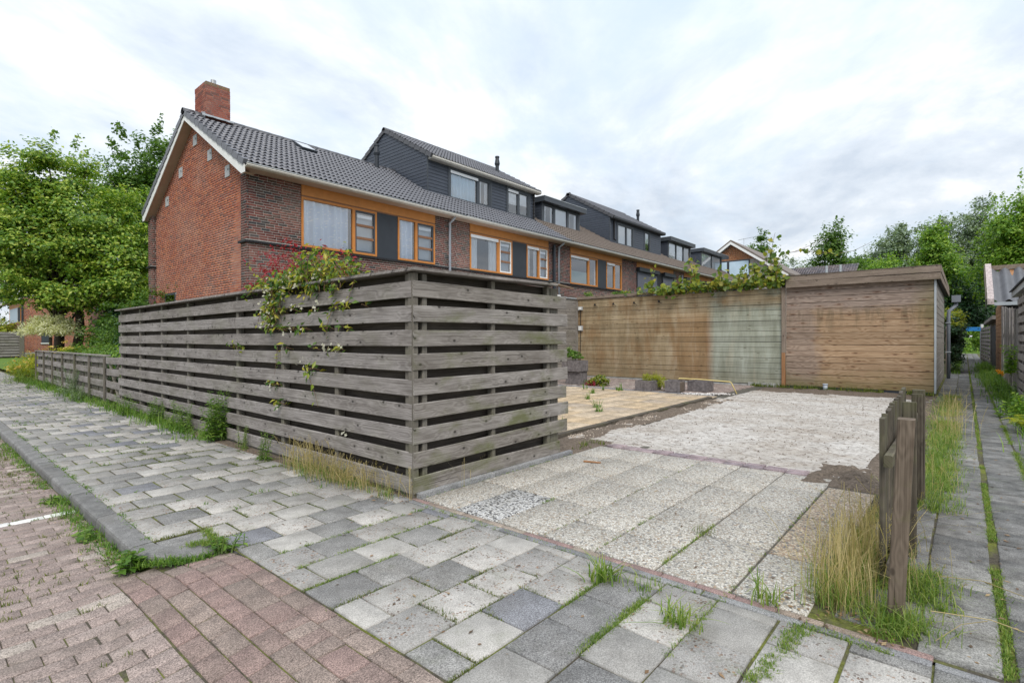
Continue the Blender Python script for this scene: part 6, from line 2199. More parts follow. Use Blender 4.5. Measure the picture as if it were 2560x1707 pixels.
def make_tree(name, label, base, trunk_r, blobs, nclump, per, rc, leaf, mat, seed, group=None, cat='tree', flat=.6, aspect=.6, surf=.55, trunk_top=None, stems=None, limbs=16, bark='bark', sprigs=0):
    t = thing(name, label, cat, base, group)
    P, N, cen = crown_points(blobs, nclump, per, rc, seed, surf, flat)
    rs = np.random.RandomState(seed+1)
    if sprigs:
        # shoots standing out of the outline
        extra = []
        for _ in range(sprigs):
            b = blobs[rs.randint(len(blobs))]
            d = rs.normal(size=3)
            d[2] = abs(d[2])*.8+.2
            d /= np.linalg.norm(d)
            L = rs.uniform(.4, 1.0)*rc*1.8
            c0 = np.array(b[0]) + d*np.array(b[1])*.98
            k = max(6, int(per*.35))
            tt = rs.random_sample(k)
            extra.append(c0 + np.outer(tt*L, d*np.array([.6, .6, 1.1])) + rs.normal(size=(k, 3))*rc*.14)
        E = np.concatenate(extra)
        P = np.concatenate([P, E])
        N = np.concatenate([N, rs.normal(size=E.shape)*.6 + np.array([0, 0, .8])])
    V, F = leaf_arrays(P, N, leaf, aspect, .25, seed)
    obj('crown', np_mesh('crown', V, F), mat, t, kind='stuff')
    mb = MB()
    base = np.array(base, float)
    zs = [b[0][2] for b in blobs]
    top = np.array(blobs[0][0], float) if trunk_top is None else np.array(trunk_top, float)
    starts = stems or [(0, 0)]
    for sx, sy in starts:
        pts, rad = [], []
        for i in range(7):
            q = i/6
            p = base + np.array([sx, sy, 0]) + (top-base)*q + np.array([rs.normal()*.05, rs.normal()*.05, 0])*(q > 0)
            p[2] = base[2] - .05 + (top[2]-base[2])*q
            pts.append(p)
            rad.append(trunk_r*(1.25 if i == 0 else 1.0)*(1-.72*q))
        mb.tube(pts, rad, 8)
    idx = rs.choice(len(cen), min(limbs, len(cen)), replace=False)
    for k in idx:
        c = np.array(cen[k])
        q = np.clip((c[2]-base[2])/(top[2]-base[2]+1e-6)*.6, .25, .92)
        a = base + (top-base)*q
        m = (a+c)/2 + np.array([0, 0, -.12*np.linalg.norm(c-a)])
        mb.tube([a, a*.5+m*.5+np.array([0, 0, -.04]), m, c*.6+m*.4, c], [trunk_r*.45, trunk_r*.34, trunk_r*.24, trunk_r*.14, trunk_r*.05], 5)
    obj('trunk', mb.mesh('trunk', True), M[bark], t)
    return t


# ---- left of the house
make_tree('maple_tree', 'broad bright green maple filling the left of the view, behind the low fence', (3.75, 25.6, 0), .19,
          [((4.1, 25.8, 5.6), (2.6, 2.6, 2.3)), ((2.6, 25.4, 4.6), (1.8, 1.8, 1.6)), ((5.2, 24.3, 4.4), (1.6, 1.8, 1.6)), ((3.6, 25.9, 7.4), (1.5, 1.5, 1.5)), ((2.2, 26.3, 6.2), (1.7, 1.7, 1.5)), ((5.2, 23.2, 3.5), (1.2, 1.3, 1.0)), ((3.6, 24.2, 3.1), (1.2, 1.3, .75)), ((2.4, 24.6, 3.2), (1.0, 1.0, .6)), ((4.7, 25.0, 3.0), (1.3, 1.3, .8))],
          520, 135, .47, .128, M['leaf_maple'], 3, stems=[(0, 0), (.5, -.3)], limbs=44, surf=.42, sprigs=50, flat=.42)
make_tree('lime_tree', 'tall darker green tree rising behind the maple, beside the gable', (8.8, 31.0, 0), .25,
          [((7.6, 30.6, 7.8), (2.6, 2.6, 2.9)), ((8.6, 30.0, 6.2), (2.0, 2.0, 1.8)), ((8.3, 30.6, 10.1), (1.6, 1.6, 1.7)), ((9.9, 31, 8.8), (1.2, 1.2, 1.5)), ((10.0, 30, 6.5), (1.4, 1.4, 1.6))],
          430, 110, .54, .17, M['leaf_deep'], 8, limbs=30, surf=.45, sprigs=36, flat=.48)
make_tree('elder_tree', 'dark bushy tree between the maple and the brick house, low down', (7.0, 25.4, 0), .12,
          [((6.9, 25.4, 1.7), (1.9, 1.9, 1.35)), ((5.8, 24.2, 1.9), (1.5, 1.5, 1.3))], 190, 100, .42, .12, M['leaf_shrub'], 12, limbs=14)
sh = [('evergreen_shrub', 'dark evergreen shrub standing against the low fence, left of the tall fence', [((4.3, 16.4, 1.1), (.85, 1.5, 1.15)), ((4.7, 18.3, 1.3), (.9, 1.6, 1.2)), ((4.2, 17.2, .6), (.8, 1.7, .7))], (4.4, 17, 0), 'leaf_shrub', 21, 170, .07),
      ('laurel_shrub', 'tall dark green bush behind the evergreen shrub and pale willow', [((5.2, 20.6, 1.6), (1.2, 1.8, 1.5)), ((4.6, 22.0, 1.1), (1.0, 1.5, 1.1)), ((6.0, 19.2, 2.2), (1.1, 1.5, 1.3))], (5.2, 20.8, 0), 'leaf_deep', 22, 200, .09),
      ('lime_green_shrub', 'small lime green shrub peeping over the gate next to the tall fence', [((3.65, 14.5, .95), (.42, .8, .40)), ((3.9, 15.3, .8), (.4, .6, .4))], (3.7, 14.7, 0), 'leaf_bright', 23, 60, .07),
      ('trailing_shrub', 'loose mid green shrub spilling along the top of the low fence', [((3.75, 18.4, .9), (.5, 2.2, .35)), ((3.7, 21, .9), (.45, 1.4, .3))], (3.7, 19.5, 0), 'weed', 24, 80, .06)]
for nm, lb, bl, bs_, mt, sd, nc, lf_ in sh:
    make_tree(nm, lb, bs_, .04, bl, nc, 95, .24, lf_, M[mt], sd, cat='shrub', limbs=14, surf=.35, trunk_top=(bs_[0], bs_[1], .8))


def willow():
    t = thing('flamingo_willow', 'pale cream leaved willow grown as a round head on a stem', 'shrub', (3.45, 24.4, 0))
    mb = MB().tube([(3.45, 24.4, 0), (3.46, 24.4, .9), (3.45, 24.4, 1.75)], [.05, .045, .05], 7)
    for a in range(14):
        th = a*2.4
        mb.tube([(3.45, 24.4, 1.7), (3.45+.3*math.cos(th), 24.4+.3*math.sin(th), 1.9), (3.45+.7*math.cos(th), 24.4+.7*math.sin(th), 2.1)], [.02, .012, .004], 4)
    obj('trunk', mb.mesh('trunk'), M['bark'], t)
    rs = np.random.RandomState(4)
    P, N, T = [], [], []
    for k in range(520):
        th, el = rs.uniform(0, 2*math.pi), rs.uniform(-.25, 1.3)
        d = np.array([math.cos(th)*math.cos(el), math.sin(th)*math.cos(el), math.sin(el)])
        L = rs.uniform(.55, 1.12)
        tt = np.linspace(.3, 1, 20)
        droop = np.outer(tt**2, np.array([0, 0, -.12]))
        p = np.array([3.45, 24.4, 1.80]) + np.outer(tt*L, d*np.array([.92, .92, .62])) + droop + rs.normal(size=(20, 3))*.035
        P.append(p)
        N.append(rs.normal(size=(20, 3)) + np.array([0, 0, .5]))
        T.append(np.tile(d, (20, 1)) + rs.normal(size=(20, 3))*.5)
    V, F = leaf_arrays(np.concatenate(P), np.concatenate(N), .095, .34, .1, 5, np.concatenate(T))
    obj('crown', np_mesh('crown', V, F), M['leaf_willow'], t, kind='stuff')


willow()


def flower_bush(label, blobs, base, nclump, seed, petal, nflow):
    t = make_tree('flowering_bush', label, base, .02, blobs, nclump, 55, .18, .07, M['leaf_yellow'], seed, cat='bush', limbs=6, surf=.3, trunk_top=(base[0], base[1], .5))
    rs = np.random.RandomState(seed)
    P, N, c = crown_points(blobs, nflow, 12, .08, seed+3, .95, .6)
    P[:, 2] += .06
    V, F = leaf_arrays(P, N, .075, .7, .1, seed)
    obj('blossom', np_mesh('blossom', V, F), M[petal], t, kind='stuff')


flower_bush('yellow flowering bush at the far end of the low fence, by the pavement', [((3.3, 25.0, .5), (.45, .9, .45)), ((2.9, 26.4, .4), (.45, .8, .4)), ((3.6, 27.5, .6), (.6, .8, .4))], (3.2, 25.6, 0), 90, 31, 'petal_yellow', 40)
flower_bush('yellow flowers above the middle of the low fence, under the willow', [((3.55, 23.0, .85), (.4, 1.0, .38)), ((3.6, 21.6, .85), (.35, .7, .33))], (3.6, 22.4, 0), 60, 33, 'petal_yellow', 24)
make_tree('yellow_green_hedge', 'yellow green hedge behind the far left slatted fence', (5.0, 61.0, 0), .05, [((4.2, 61.5, 2.3), (2.0, 1.2, 1.3)), ((6.0, 61.0, 2.0), (1.4, .8, 1.0))], 90, 60, .5, .22, M['leaf_yellow'], 35, cat='hedge', surf=.4, limbs=5)
make_tree('far_left_tree', 'dark tree behind the brick house at the left edge', (9, 75, 0), .3, [((6.5, 74, 8), (5, 5, 5)), ((11, 76, 9), (5, 5, 5))], 260, 50, 1.0, .32, M['leaf_deep'], 36, limbs=10)


# ---- trees at the end of the alley
def proj_point(px, depth, z=0.0):
    """a place on the ground the given distance from the viewpoint, along the bearing of a pixel column of the photograph"""
    k = (px-1280)/1315.86
    return (depth*(math.cos(_yaw)+k*math.sin(_yaw)), depth*(math.sin(_yaw)-k*math.cos(_yaw)), z)


def far_tree(label, px, depth, ytop, zlow, rad, mat, seed, kind='maple_tree', leaf=.3, nclump=220, per=55, shape='round'):
    x, y, _ = proj_point(px, depth)
    ztop = EYE + (847-ytop)/1315.86*depth
    h = ztop-zlow
    if shape == 'cone':
        blobs = [((x, y, zlow+h*.26), (rad, rad, h*.26)), ((x+rad*.1, y, zlow+h*.52), (rad*.74, rad*.74, h*.24)), ((x-rad*.1, y, zlow+h*.72), (rad*.48, rad*.48, h*.18)), ((x, y, zlow+h*.88), (rad*.24, rad*.24, h*.13)), ((x+rad*.5, y-rad*.4, zlow+h*.45), (rad*.4, rad*.4, h*.2))]
    else:
        blobs = [((x, y, zlow+h*.45), (rad, rad, h*.43)), ((x+rad*.45, y+rad*.1, zlow+h*.62), (rad*.55, rad*.55, h*.28)), ((x-rad*.45, y-rad*.2, zlow+h*.40), (rad*.62, rad*.62, h*.32)), ((x, y, zlow+h*.82), (rad*.42, rad*.42, h*.19)), ((x-rad*.4, y+rad*.4, zlow+h*.72), (rad*.36, rad*.36, h*.18))]
    make_tree(kind, label, (x, y, 0), .22+.012*h, blobs, int(nclump*1.25), per, .72*rad/3.2, leaf, M[mat], seed, 'trees at the end of the alley', limbs=14, surf=.48, flat=.62, sprigs=16)


far_tree('pointed dark green tree rising behind the pantiled roof', 2082, 66, 556, 4.0, 3.9, 'leaf_deep', 51, 'oak_tree', .34, 260, 60, 'cone')
far_tree('small pointed tree left of the pantiled roof, behind the orange gable', 1905, 75, 588, 6.0, 3.2, 'leaf_deep', 52, 'oak_tree', .34, 170, 55, 'cone')
far_tree('grey green poplar, farthest left of the tall pale row', 2250, 92, 566, 4.0, 4.4, 'leaf_poplar', 53, 'poplar_tree', .42, 330, 60)
far_tree('grey green poplar in the middle of the tall pale row', 2345, 92, 536, 4.0, 4.4, 'leaf_poplar', 54, 'poplar_tree', .42, 350, 60)
far_tree('tallest grey green poplar at the right of the pale row', 2450, 92, 508, 4.0, 5.2, 'leaf_poplar', 55, 'poplar_tree', .42, 400, 60)
far_tree('grey green poplar low behind the brown shed roof', 2185, 96, 622, 4.0, 4.0, 'leaf_poplar', 65, 'poplar_tree', .40, 240, 60)
far_tree('bright green maple with a pointed top, right behind the brown shed', 2335, 58, 560, 2.4, 3.5, 'leaf_bright', 56, 'maple_tree', .30, 420, 64, 'cone')
far_tree('bright green maple cut off by the right edge of the picture', 2570, 50, 470, 2.6, 4.0, 'leaf_bright', 57, 'maple_tree', .29, 460, 70)
far_tree('dark green tree over the low sheds at the end of the alley', 2440, 62, 680, .8, 4.0, 'leaf_shrub', 58, 'maple_tree', .30, 380, 66)
far_tree('dark green tree low behind the downpipe of the brown shed', 2385, 56, 700, .6, 3.0, 'leaf_shrub', 59, 'maple_tree', .28, 330, 66)
far_tree('mid green bush topped tree behind the middle of the brown shed roof', 2215, 72, 640, 3.5, 3.6, 'leaf_bright', 60, 'maple_tree', .32, 240, 58)
far_tree('dark tree behind the right end of the pantiled roof', 2140, 82, 634, 4.0, 4.0, 'leaf_deep', 61, 'maple_tree', .34, 230, 58)
far_tree('low dark tree behind the left end of the pantiled roof', 2040, 84, 668, 4.0, 4.0, 'leaf_deep', 66, 'maple_tree', .34, 170, 55)
far_tree('distant pale tree between the vine and the pantiled roof', 1990, 98, 640, 4.0, 4.0, 'leaf_poplar', 62, 'poplar_tree', .38, 150, 50)
far_tree('dark tree at the right end over the corrugated roof', 2590, 66, 640, 1.0, 4.0, 'leaf_deep', 63, 'maple_tree', .30, 280, 60)
make_tree('bramble_bush', 'bright green bramble bush on the slope at the end of the alley', (66, 1.2, 0), .08, [((66, 1.4, 1.2), (2, 2.2, 1.4)), ((68, -2, 1.4), (2, 2.4, 1.5)), ((70, 3, 2.2), (2, 2.2, 1.8))], 150, 60, .6, .22, M['leaf_bright'], 64, cat='bush', surf=.4, limbs=6)

# ---- climber on the left of the alley
t_ = make_tree('alley_climber', 'leafy climber heaped over the plank fence on the left of the alley', (28.6, .5, 0), .05,
               [((28.6, .42, 1.9), (1.7, .42, .65)), ((28.4, .38, 1.0), (1.5, .32, .9)), ((29.8, .36, 1.4), (1.2, .30, .8))], 200, 60, .20, .10, M['leaf_shrub'], 71, cat='climber', surf=.4, limbs=10, trunk_top=(28.6, .5, 1.6))
P, N, c = crown_points([((28.5, .36, 2.1), (1.6, .40, .5))], 70, 30, .16, 72, .8)
V, F = leaf_arrays(P, N, .09, .6, .2, 72)
obj('young_leaves', np_mesh('young_leaves', V, F), M['leaf_yellow'], t_, kind='stuff')


# ---- vine on top of the plank wall
def wall_vine():
    t = thing('kiwi_vine', 'vine with large round yellowing leaves sprawling along the top of the plank wall', 'vine', (SX-.1, 6, 2.9))
    rs = np.random.RandomState(17)
    mb = MB()
    P, N, Tn = [], [], []
    shoots = []
    for k in range(46):
        y0 = rs.uniform(3.9, 7.6)
        hmax = .28 + .75*math.exp(-((y0-4.5)/.65)**2) + .45*math.exp(-((y0-6.55)/.35)**2) + .30*math.exp(-((y0-5.4)/.4)**2)
        shoots.append((y0, rs.uniform(.10, hmax), rs.uniform(-.35, .35)))
    shoots += [(7.9, .95, .05), (6.5, 1.22, .05), (6.55, 1.15, -.1), (4.45, 1.20, -.15), (4.3, 1.55, -.12), (5.5, .75, .1), (7.85, .55, .15), (8.3, .30, .5), (8.9, .18, .5)]
    for (y0, h, lean) in shoots:
        x0 = SX - .12 + rs.uniform(-.08, .25)
        n = 6
        pts = []
        for i in range(n):
            q = i/(n-1)
            pts.append((x0 + rs.normal()*.015 - .08*q, y0 + lean*h*q + rs.normal()*.02, 2.86 + h*q))
        mb.tube(pts, [.010-.0012*i for i in range(n)], 5)
        m = int(5 + 16*h)
        for _ in range(m):
            q = rs.uniform(.05, .92)
            fi = q*(n-1)
            i = int(fi)
            p = np.array(pts[i])*(1-fi+i) + np.array(pts[min(i+1, n-1)])*(fi-i)
            P.append(p + rs.normal(size=3)*np.array([.07, .085, .05]))
            N.append(rs.normal(size=3)*.6 + np.array([-.7, -.3, .55]))
    for _ in range(400):
        y = rs.uniform(3.8, 8.2) if rs.random_sample() < .8 else rs.uniform(3.75, 5.6)
        z = 2.88 + abs(rs.normal())*.13
        P.append(np.array([SX-.10 + rs.normal()*.09, y, z]))
        N.append(rs.normal(size=3)*.5 + np.array([-.6, -.3, .7]))
    # the long runner over the brown shed
    run = [(SX-.1, 4.4, 3.3), (SX-.1, 3.9, 3.78), (SX-.05, 3.4, 3.83), (SX, 3.0, 3.74), (SX, 2.6, 3.66), (SX, 2.2, 3.70), (SX, 1.85, 3.86)]
    mb.tube(run, [.010, .009, .008, .007, .006, .005, .004], 5)
    mb.tube([(SX-.05, 3.6, 3.82), (SX-.05, 3.2, 3.95), (SX-.05, 2.95, 4.12)], [.006, .005, .003], 5)
    for k in range(26):
        q = rs.uniform(0, 4.2)
        i = int(q)
        p = np.array(run[i])*(1-q+i) + np.array(run[i+1])*(q-i)
        P.append(p + rs.normal(size=3)*np.array([.04, .04, .04]))
        N.append(rs.normal(size=3)*.6 + np.array([-.7, -.3, .5]))
    # and over the orange post
    P = np.array(P)
    N = np.array(N)
    # round leaves: hexagons
    n = len(P)
    N = N/np.linalg.norm(N, axis=1, keepdims=True)
    A = rs.normal(size=(n, 3)) + np.array([0, 0, -.8])
    T = A-N*np.sum(A*N, 1, keepdims=True)
    T /= np.linalg.norm(T, axis=1, keepdims=True)
    B = np.cross(N, T)
    s = rs.uniform(.042, .085, n)[:, None]
    ring = []
    for a, rr, dn in ((0, 1.25, -.25), (.9, 1.0, .1), (2.0, .95, .12), (math.pi, .75, 0), (-2.0, .95, .12), (-.9, 1.0, .1)):
        ring.append(P + T*s*rr*math.cos(a) + B*s*rr*math.sin(a) + N*s*dn)
    V = np.stack(ring, 1).reshape(-1, 3)
    k = np.arange(n)*6
    F = np.concatenate([np.stack([k, k+1, k+2, k+3], 1), np.stack([k, k+3, k+4, k+5], 1)])
    obj('stems', mb.mesh('stems'), M['stem'], t, kind='stuff')
    obj('leaves', np_mesh('leaves', V, F), M['leaf_kiwi'], t, kind='stuff')


wall_vine()
make_tree('wall_ivy', 'small green plant growing over the wall corner by the grey shed', (SX+.25, 10.5, 2.5), .01, [((SX+.2, 10.5, 3.0), (.15, .28, .14)), ((SX+.25, 9.2, 2.98), (.15, .5, .07))], 24, 30, .09, .06, M['weed'], 75, cat='plant', limbs=3, trunk_top=(SX+.2, 10.5, 2.9))


# ---- flowering climber over the tall fence
def jasmine():
    t = thing('jasmine', 'white flowering climber spilling over the tall fence, with yellow green young leaves', 'climber', (FX+.05, 6.0, 0))
    rs = np.random.RandomState(29)
    P, N, T = [], [], []
    mb = MB()
    fl = []

    def shoot(pts, nl, spread=.03, r=.005, lf=True):
        mb.tube(pts, [r*(1-.6*i/(len(pts)-1)) for i in range(len(pts))], 4)
        for _ in range(nl):
            q = rs.uniform(0, len(pts)-1.001)
            i = int(q)
            p = np.array(pts[i])*(1-q+i) + np.array(pts[i+1])*(q-i)
            d = rs.normal(size=3)
            P.append(p + d*spread)
            N.append(rs.normal(size=3)*.6 + np.array([-.6, 0, .6]))
            T.append(d + np.array([0, 0, -.2]))
    # mass on top of the cap
    for k in range(165):
        y = rs.normal(5.7, .55)
        y = min(max(y, 4.75), 6.95)
        hh = .06 + .36*math.exp(-((y-5.35)/.70)**2)
        x0 = FX + rs.uniform(-.05, .22)
        h = rs.uniform(.03, hh)
        shoot([(x0, y, 2.02), (x0+rs.normal()*.03-.02, y+rs.normal()*.06, 2.02+h*.6), (x0+rs.normal()*.05-.04, y+rs.normal()*.1, 2.02+h)], rs.randint(7, 13), .032)
    # left tongue hanging down the face
    for k in range(34):
        y = rs.normal(6.32, .13)
        z0 = rs.uniform(1.62, 2.06)
        shoot([(FX-.03, y, z0), (FX-.05-.03*rs.random_sample(), y+rs.normal()*.06, z0-.08), (FX-.06, y+rs.normal()*.09, z0-.18)], rs.randint(5, 10), .032)
    # fringe under the cap, more leaves to the right
    for k in range(18):
        y = rs.uniform(4.8, 6.2)
        z0 = rs.uniform(1.95, 2.03)
        shoot([(FX-.03, y, z0), (FX-.05, y+rs.normal()*.05, z0-.05), (FX-.05, y+rs.normal()*.05, z0-.10)], rs.randint(3, 8), .03)
    # twigs pushing through the gaps between slats
    gapz = [1.738, 1.525, 1.307, 1.09, .867, .64]
    for z, n, ya, yb in ((1.735, 13, 4.4, 6.3), (1.522, 12, 4.5, 6.4), (1.305, 5, 4.75, 6.0), (1.085, 3, 5.3, 5.7), (.868, 4, 6.1, 6.5), (.645, 3, 6.0, 6.3), (1.305, 4, 7.3, 7.7)):
        for k in range(n):
            y = rs.uniform(ya, yb)
            shoot([(FX+.05, y, z-.02), (FX-.03, y, z+.01), (FX-.06, y+rs.normal()*.06, z+rs.uniform(-.05, .05))], rs.randint(3, 6), .028)
    # long loose runners
    for pts in ([(FX-.02, 4.95, 2.05), (FX-.06, 4.6, 2.02), (FX-.08, 4.42, 2.16), (FX-.08, 4.36, 2.22)], [(FX-.02, 5.0, 2.05), (FX-.05, 4.72, 2.18), (FX-.05, 4.55, 2.30)],
                [(FX-.03, 4.55, 2.0), (FX-.04, 4.62, 1.85), (FX-.04, 4.66, 1.75)], [(FX-.03, 4.95, 1.75), (FX-.04, 5.05, 1.55), (FX-.04, 5.06, 1.40)], [(FX-.03, 5.5, 1.1), (FX-.04, 5.42, .98), (FX-.04, 5.3, .82), (FX-.04, 5.24, .68)],
                [(FX-.02, 6.75, 2.04), (FX-.08, 6.85, 1.98), (FX-.1, 6.95, 1.93)], [(FX, 6.6, 2.1), (FX-.05, 6.8, 2.25), (FX-.05, 6.92, 2.38)], [(FX-.03, 6.18, 1.32), (FX-.04, 6.2, 1.12), (FX-.04, 6.24, .98)]):
        shoot(pts, 7, .025, .004)
    V, F = leaf_arrays(np.array(P), np.array(N), .076, .42, .3, 30, np.array(T))
    obj('leaves', np_mesh('leaves', V, F), M['leaf_jasmine'], t, kind='stuff')
    obj('stems', mb.mesh('stems'), M['stem'], t, kind='stuff')
    # star shaped blossoms
    spots = []
    for k in range(16):
        spots.append((FX-.07-.03*rs.random_sample(), rs.normal(5.75, .35), rs.uniform(1.93, 2.14)))
    for k in range(13):
        spots.append((FX-.09, rs.normal(6.3, .13), rs.uniform(1.55, 2.0)))
    for z, ys in ((1.74, (5.75, 5.6, 5.2, 4.75, 5.1)), (1.53, (6.05, 5.72, 5.6)), (1.31, (5.05, 4.78, 4.85, 5.02, 6.0)), (1.12, (5.62,)), (.87, (6.4, 6.28)), (.65, (6.2,)), (.50, (4.75,))):
        for y in ys:
            spots.append((FX-.07, y+rs.normal()*.03, z+rs.normal()*.02))
    V, F = [], []
    for (x, y, z) in spots:
        for q in range(rs.randint(2, 5)):
            c0 = np.array([x, y, z]) + rs.normal(size=3)*np.array([.012, .035, .03])
            nn = rs.normal(size=3)*.5 + np.array([-1, -.2, .2])
            nn /= np.linalg.norm(nn)
            a = np.cross(nn, rs.normal(size=3))
            a /= np.linalg.norm(a)
            b = np.cross(nn, a)
            for k in range(5):
                th = 2*math.pi*k/5
                d = a*math.cos(th)+b*math.sin(th)
                e = -a*math.sin(th)+b*math.cos(th)
                i = len(V)
                V += [c0, c0+d*.010+e*.0045+nn*.003, c0+d*.019+nn*.002, c0+d*.010-e*.0045+nn*.003]
                F.append((i, i+1, i+2, i+3))
    obj('blossom', np_mesh('blossom', V, F), M['petal_white'], t, kind='stuff')


jasmine()
rt = make_tree('red_maple_shrub', 'crimson leaved shrub behind the tall fence, among the white flowering climber', (3.95, 7.4, 0), .03,
               [((3.6, 7.0, 2.36), (.42, .85, .46)), ((3.7, 7.9, 2.3), (.4, .5, .42)), ((3.6, 6.1, 2.22), (.35, .5, .30))], 110, 13, .09, .062, M['leaf_red'], 81, cat='shrub', limbs=40, surf=.5, flat=.8, aspect=.34, bark='stem', trunk_top=(3.9, 7.4, 1.7), sprigs=22)
make_tree('red_flower_shrub', 'small dark shrub with red leaves just left of the climber, above the fence cap', (4.3, 9.7, 0), .03, [((4.2, 9.6, 2.2), (.3, .45, .32))], 26, 14, .09, .08, M['leaf_red'], 82, cat='shrub', limbs=6)
pl = thing('green_parasol', 'folded dark green canvas poking above the fence, left of the climber', 'parasol', (4.2, 9.5, 0))
M['green_canvas'] = plain('green_canvas', (0.012, 0.055, 0.042), 0.7, 0.1)
obj('canopy', MB().prism([(4.25, 9.9, 1.9), (4.25, 8.85, 1.95), (4.25, 9.25, 2.42), (4.25, 9.32, 2.60)], (.25, -.1, 0)).mesh('canopy'), M['green_canvas'], pl)
obj('pole', MB().tube([(4.35, 9.3, 0), (4.35, 9.3, 2.3)], .02, 6).mesh('pole'), M['zinc'], pl)


# ---- grasses and weeds
def blades(spots, name, mat, h=(.05, .12), w=.004, per=10, spread=.03, lean=.5, seed=1, kind='stuff', parent=None, segs=3):
    """tufts of curved tapering blades"""
    rs = np.random.RandomState(seed)
    V, F = [], []
    for s in spots:
        x, y, z = s[:3]
        sc = s[3] if len(s) > 3 else 1.0
        for _ in range(per):
            a = rs.uniform(0, 2*math.pi)
            H = rs.uniform(*h)*sc
            ln = abs(rs.normal())*lean
            px, py = x+rs.normal()*spread*sc, y+rs.normal()*spread*sc
            dx, dy = math.cos(a), math.sin(a)
            sx, sy = -dy*w*.5, dx*w*.5
            b = len(V)
            for i in range(segs):
                q = i/segs
                off = ln*H*q*q
                k = 1-.6*q
                zz = z + H*q*(1-.25*ln*q)
                V.append((px+dx*off+sx*k, py+dy*off+sy*k, zz))
                V.append((px+dx*off-sx*k, py+dy*off-sy*k, zz))
            off = ln*H
            V.append((px+dx*off, py+dy*off, z+H*(1-.25*ln)))
            for i in range(segs-1):
                F.append((b+2*i, b+2*i+1, b+2*i+3))
                F.append((b+2*i, b+2*i+3, b+2*i+2))
            F.append((b+2*segs-2, b+2*segs-1, b+2*segs))
    return obj(name, np_mesh(name, np.array(V), np.array(F)), mat, parent, kind=kind)


def seed_heads(spots, name, mat, h=(.25, .5), seed=2, spread=.05, per=3, lean=.25, parent=None):
    """tall thin straws with an open panicle at the tip"""
    rs = np.random.RandomState(seed)
    V, F = [], []
    for (x, y, z, sc) in spots:
        for _ in range(per):
            a = rs.uniform(0, 2*math.pi)
            H = rs.uniform(*h)*sc
            ln = abs(rs.normal())*lean
            px, py = x+rs.normal()*spread, y+rs.normal()*spread
            dx, dy = math.cos(a), math.sin(a)
            w = .0016
            b = len(V)
            n = 5
            P = []
            for i in range(n):
                q = i/(n-1)
                c = (px+dx*ln*H*q*q, py+dy*ln*H*q*q, z+H*q*(1-.2*ln*q))
                P.append(c)
                V.append((c[0]-dy*w, c[1]+dx*w, c[2]))
                V.append((c[0]+dy*w, c[1]-dx*w, c[2]))
            for i in range(n-1):
                F.append((b+2*i, b+2*i+1, b+2*i+3))
                F.append((b+2*i, b+2*i+3, b+2*i+2))
            tip = P[-1]
            pr_ = P[-2]
            for k in range(12):
                q = rs.uniform(.05, 1.0)
                c = [pr_[j]*(1-q)+tip[j]*q for j in range(3)]
                o_ = .012*(1.15-q)
                c[0] += rs.normal()*o_
                c[1] += rs.normal()*o_
                s = rs.uniform(.003, .006)
                i = len(V)
                V += [(c[0]-s*.5, c[1], c[2]), (c[0]+s*.5, c[1]+s*.4, c[2]), (c[0], c[1], c[2]+s*1.9)]
                F.append((i, i+1, i+2))
    return obj(name, np_mesh(name, np.array(V), np.array(F)), mat, parent, kind='stuff')


# moss and short grass growing in the joints of the footway
rs = np.random.RandomState(77)
moss, tuft = [], []
for k in range(-9, 75):
    yj = 3.845 + (k+.5)*PYT
    x = 1.46 if yj < 4.0 else 1.14
    while x < FX-.02:
        far = min(1.0, 6.0/max(1, yj))
        nz = fbm(np.array([x]), np.array([yj]), 1.5, 3, 40)[0]
        if yj < 3.6 and x > 2.84:
            break
        if nz > .585 - (.085 if yj > 3.6 else -.02):
            moss.append((x+rs.normal()*.004, yj+rs.normal()*.004, -.008, .6+1.6*max(0, nz-.55)*4))
        x += .011 if yj < 8 else .03
    # cross joints
    half = (k % 2 == 0)
    base = 1.462 if half else 1.462+PXT/2
    for c in range(-2, 6):
        xj = base + c*PXT
        if xj < (1.47 if yj < 3.9 else 1.15) or xj > FX-.05 or (yj < 3.6 and xj > 2.84):
            continue
        for q in np.linspace(-.14, .14, 22 if yj < 8 else 9):
            yy = 3.845 + k*PYT + q
            nz = fbm(np.array([xj*1.3+5]), np.array([yy*1.3]), 1.6, 3, 44)[0]
            if nz > (.50 if yy > 3.6 else .56):
                moss.append((xj+rs.normal()*.004, yy, -.008, .6+1.2*max(0, nz-.52)*5))
blades(moss, 'moss', M['moss'], (.006, .015), .0042, 6, .006, .8, 11)
# thicker strips of moss seen in the photograph
strip = []


def run(x0, y0, x1, y1, n, wd=.012, sc=1.0):
    for i in range(n):
        q = rs.random_sample()
        strip.append((x0+(x1-x0)*q+rs.normal()*wd, y0+(y1-y0)*q+rs.normal()*wd, -.006, sc*rs.uniform(.7, 1.25)))


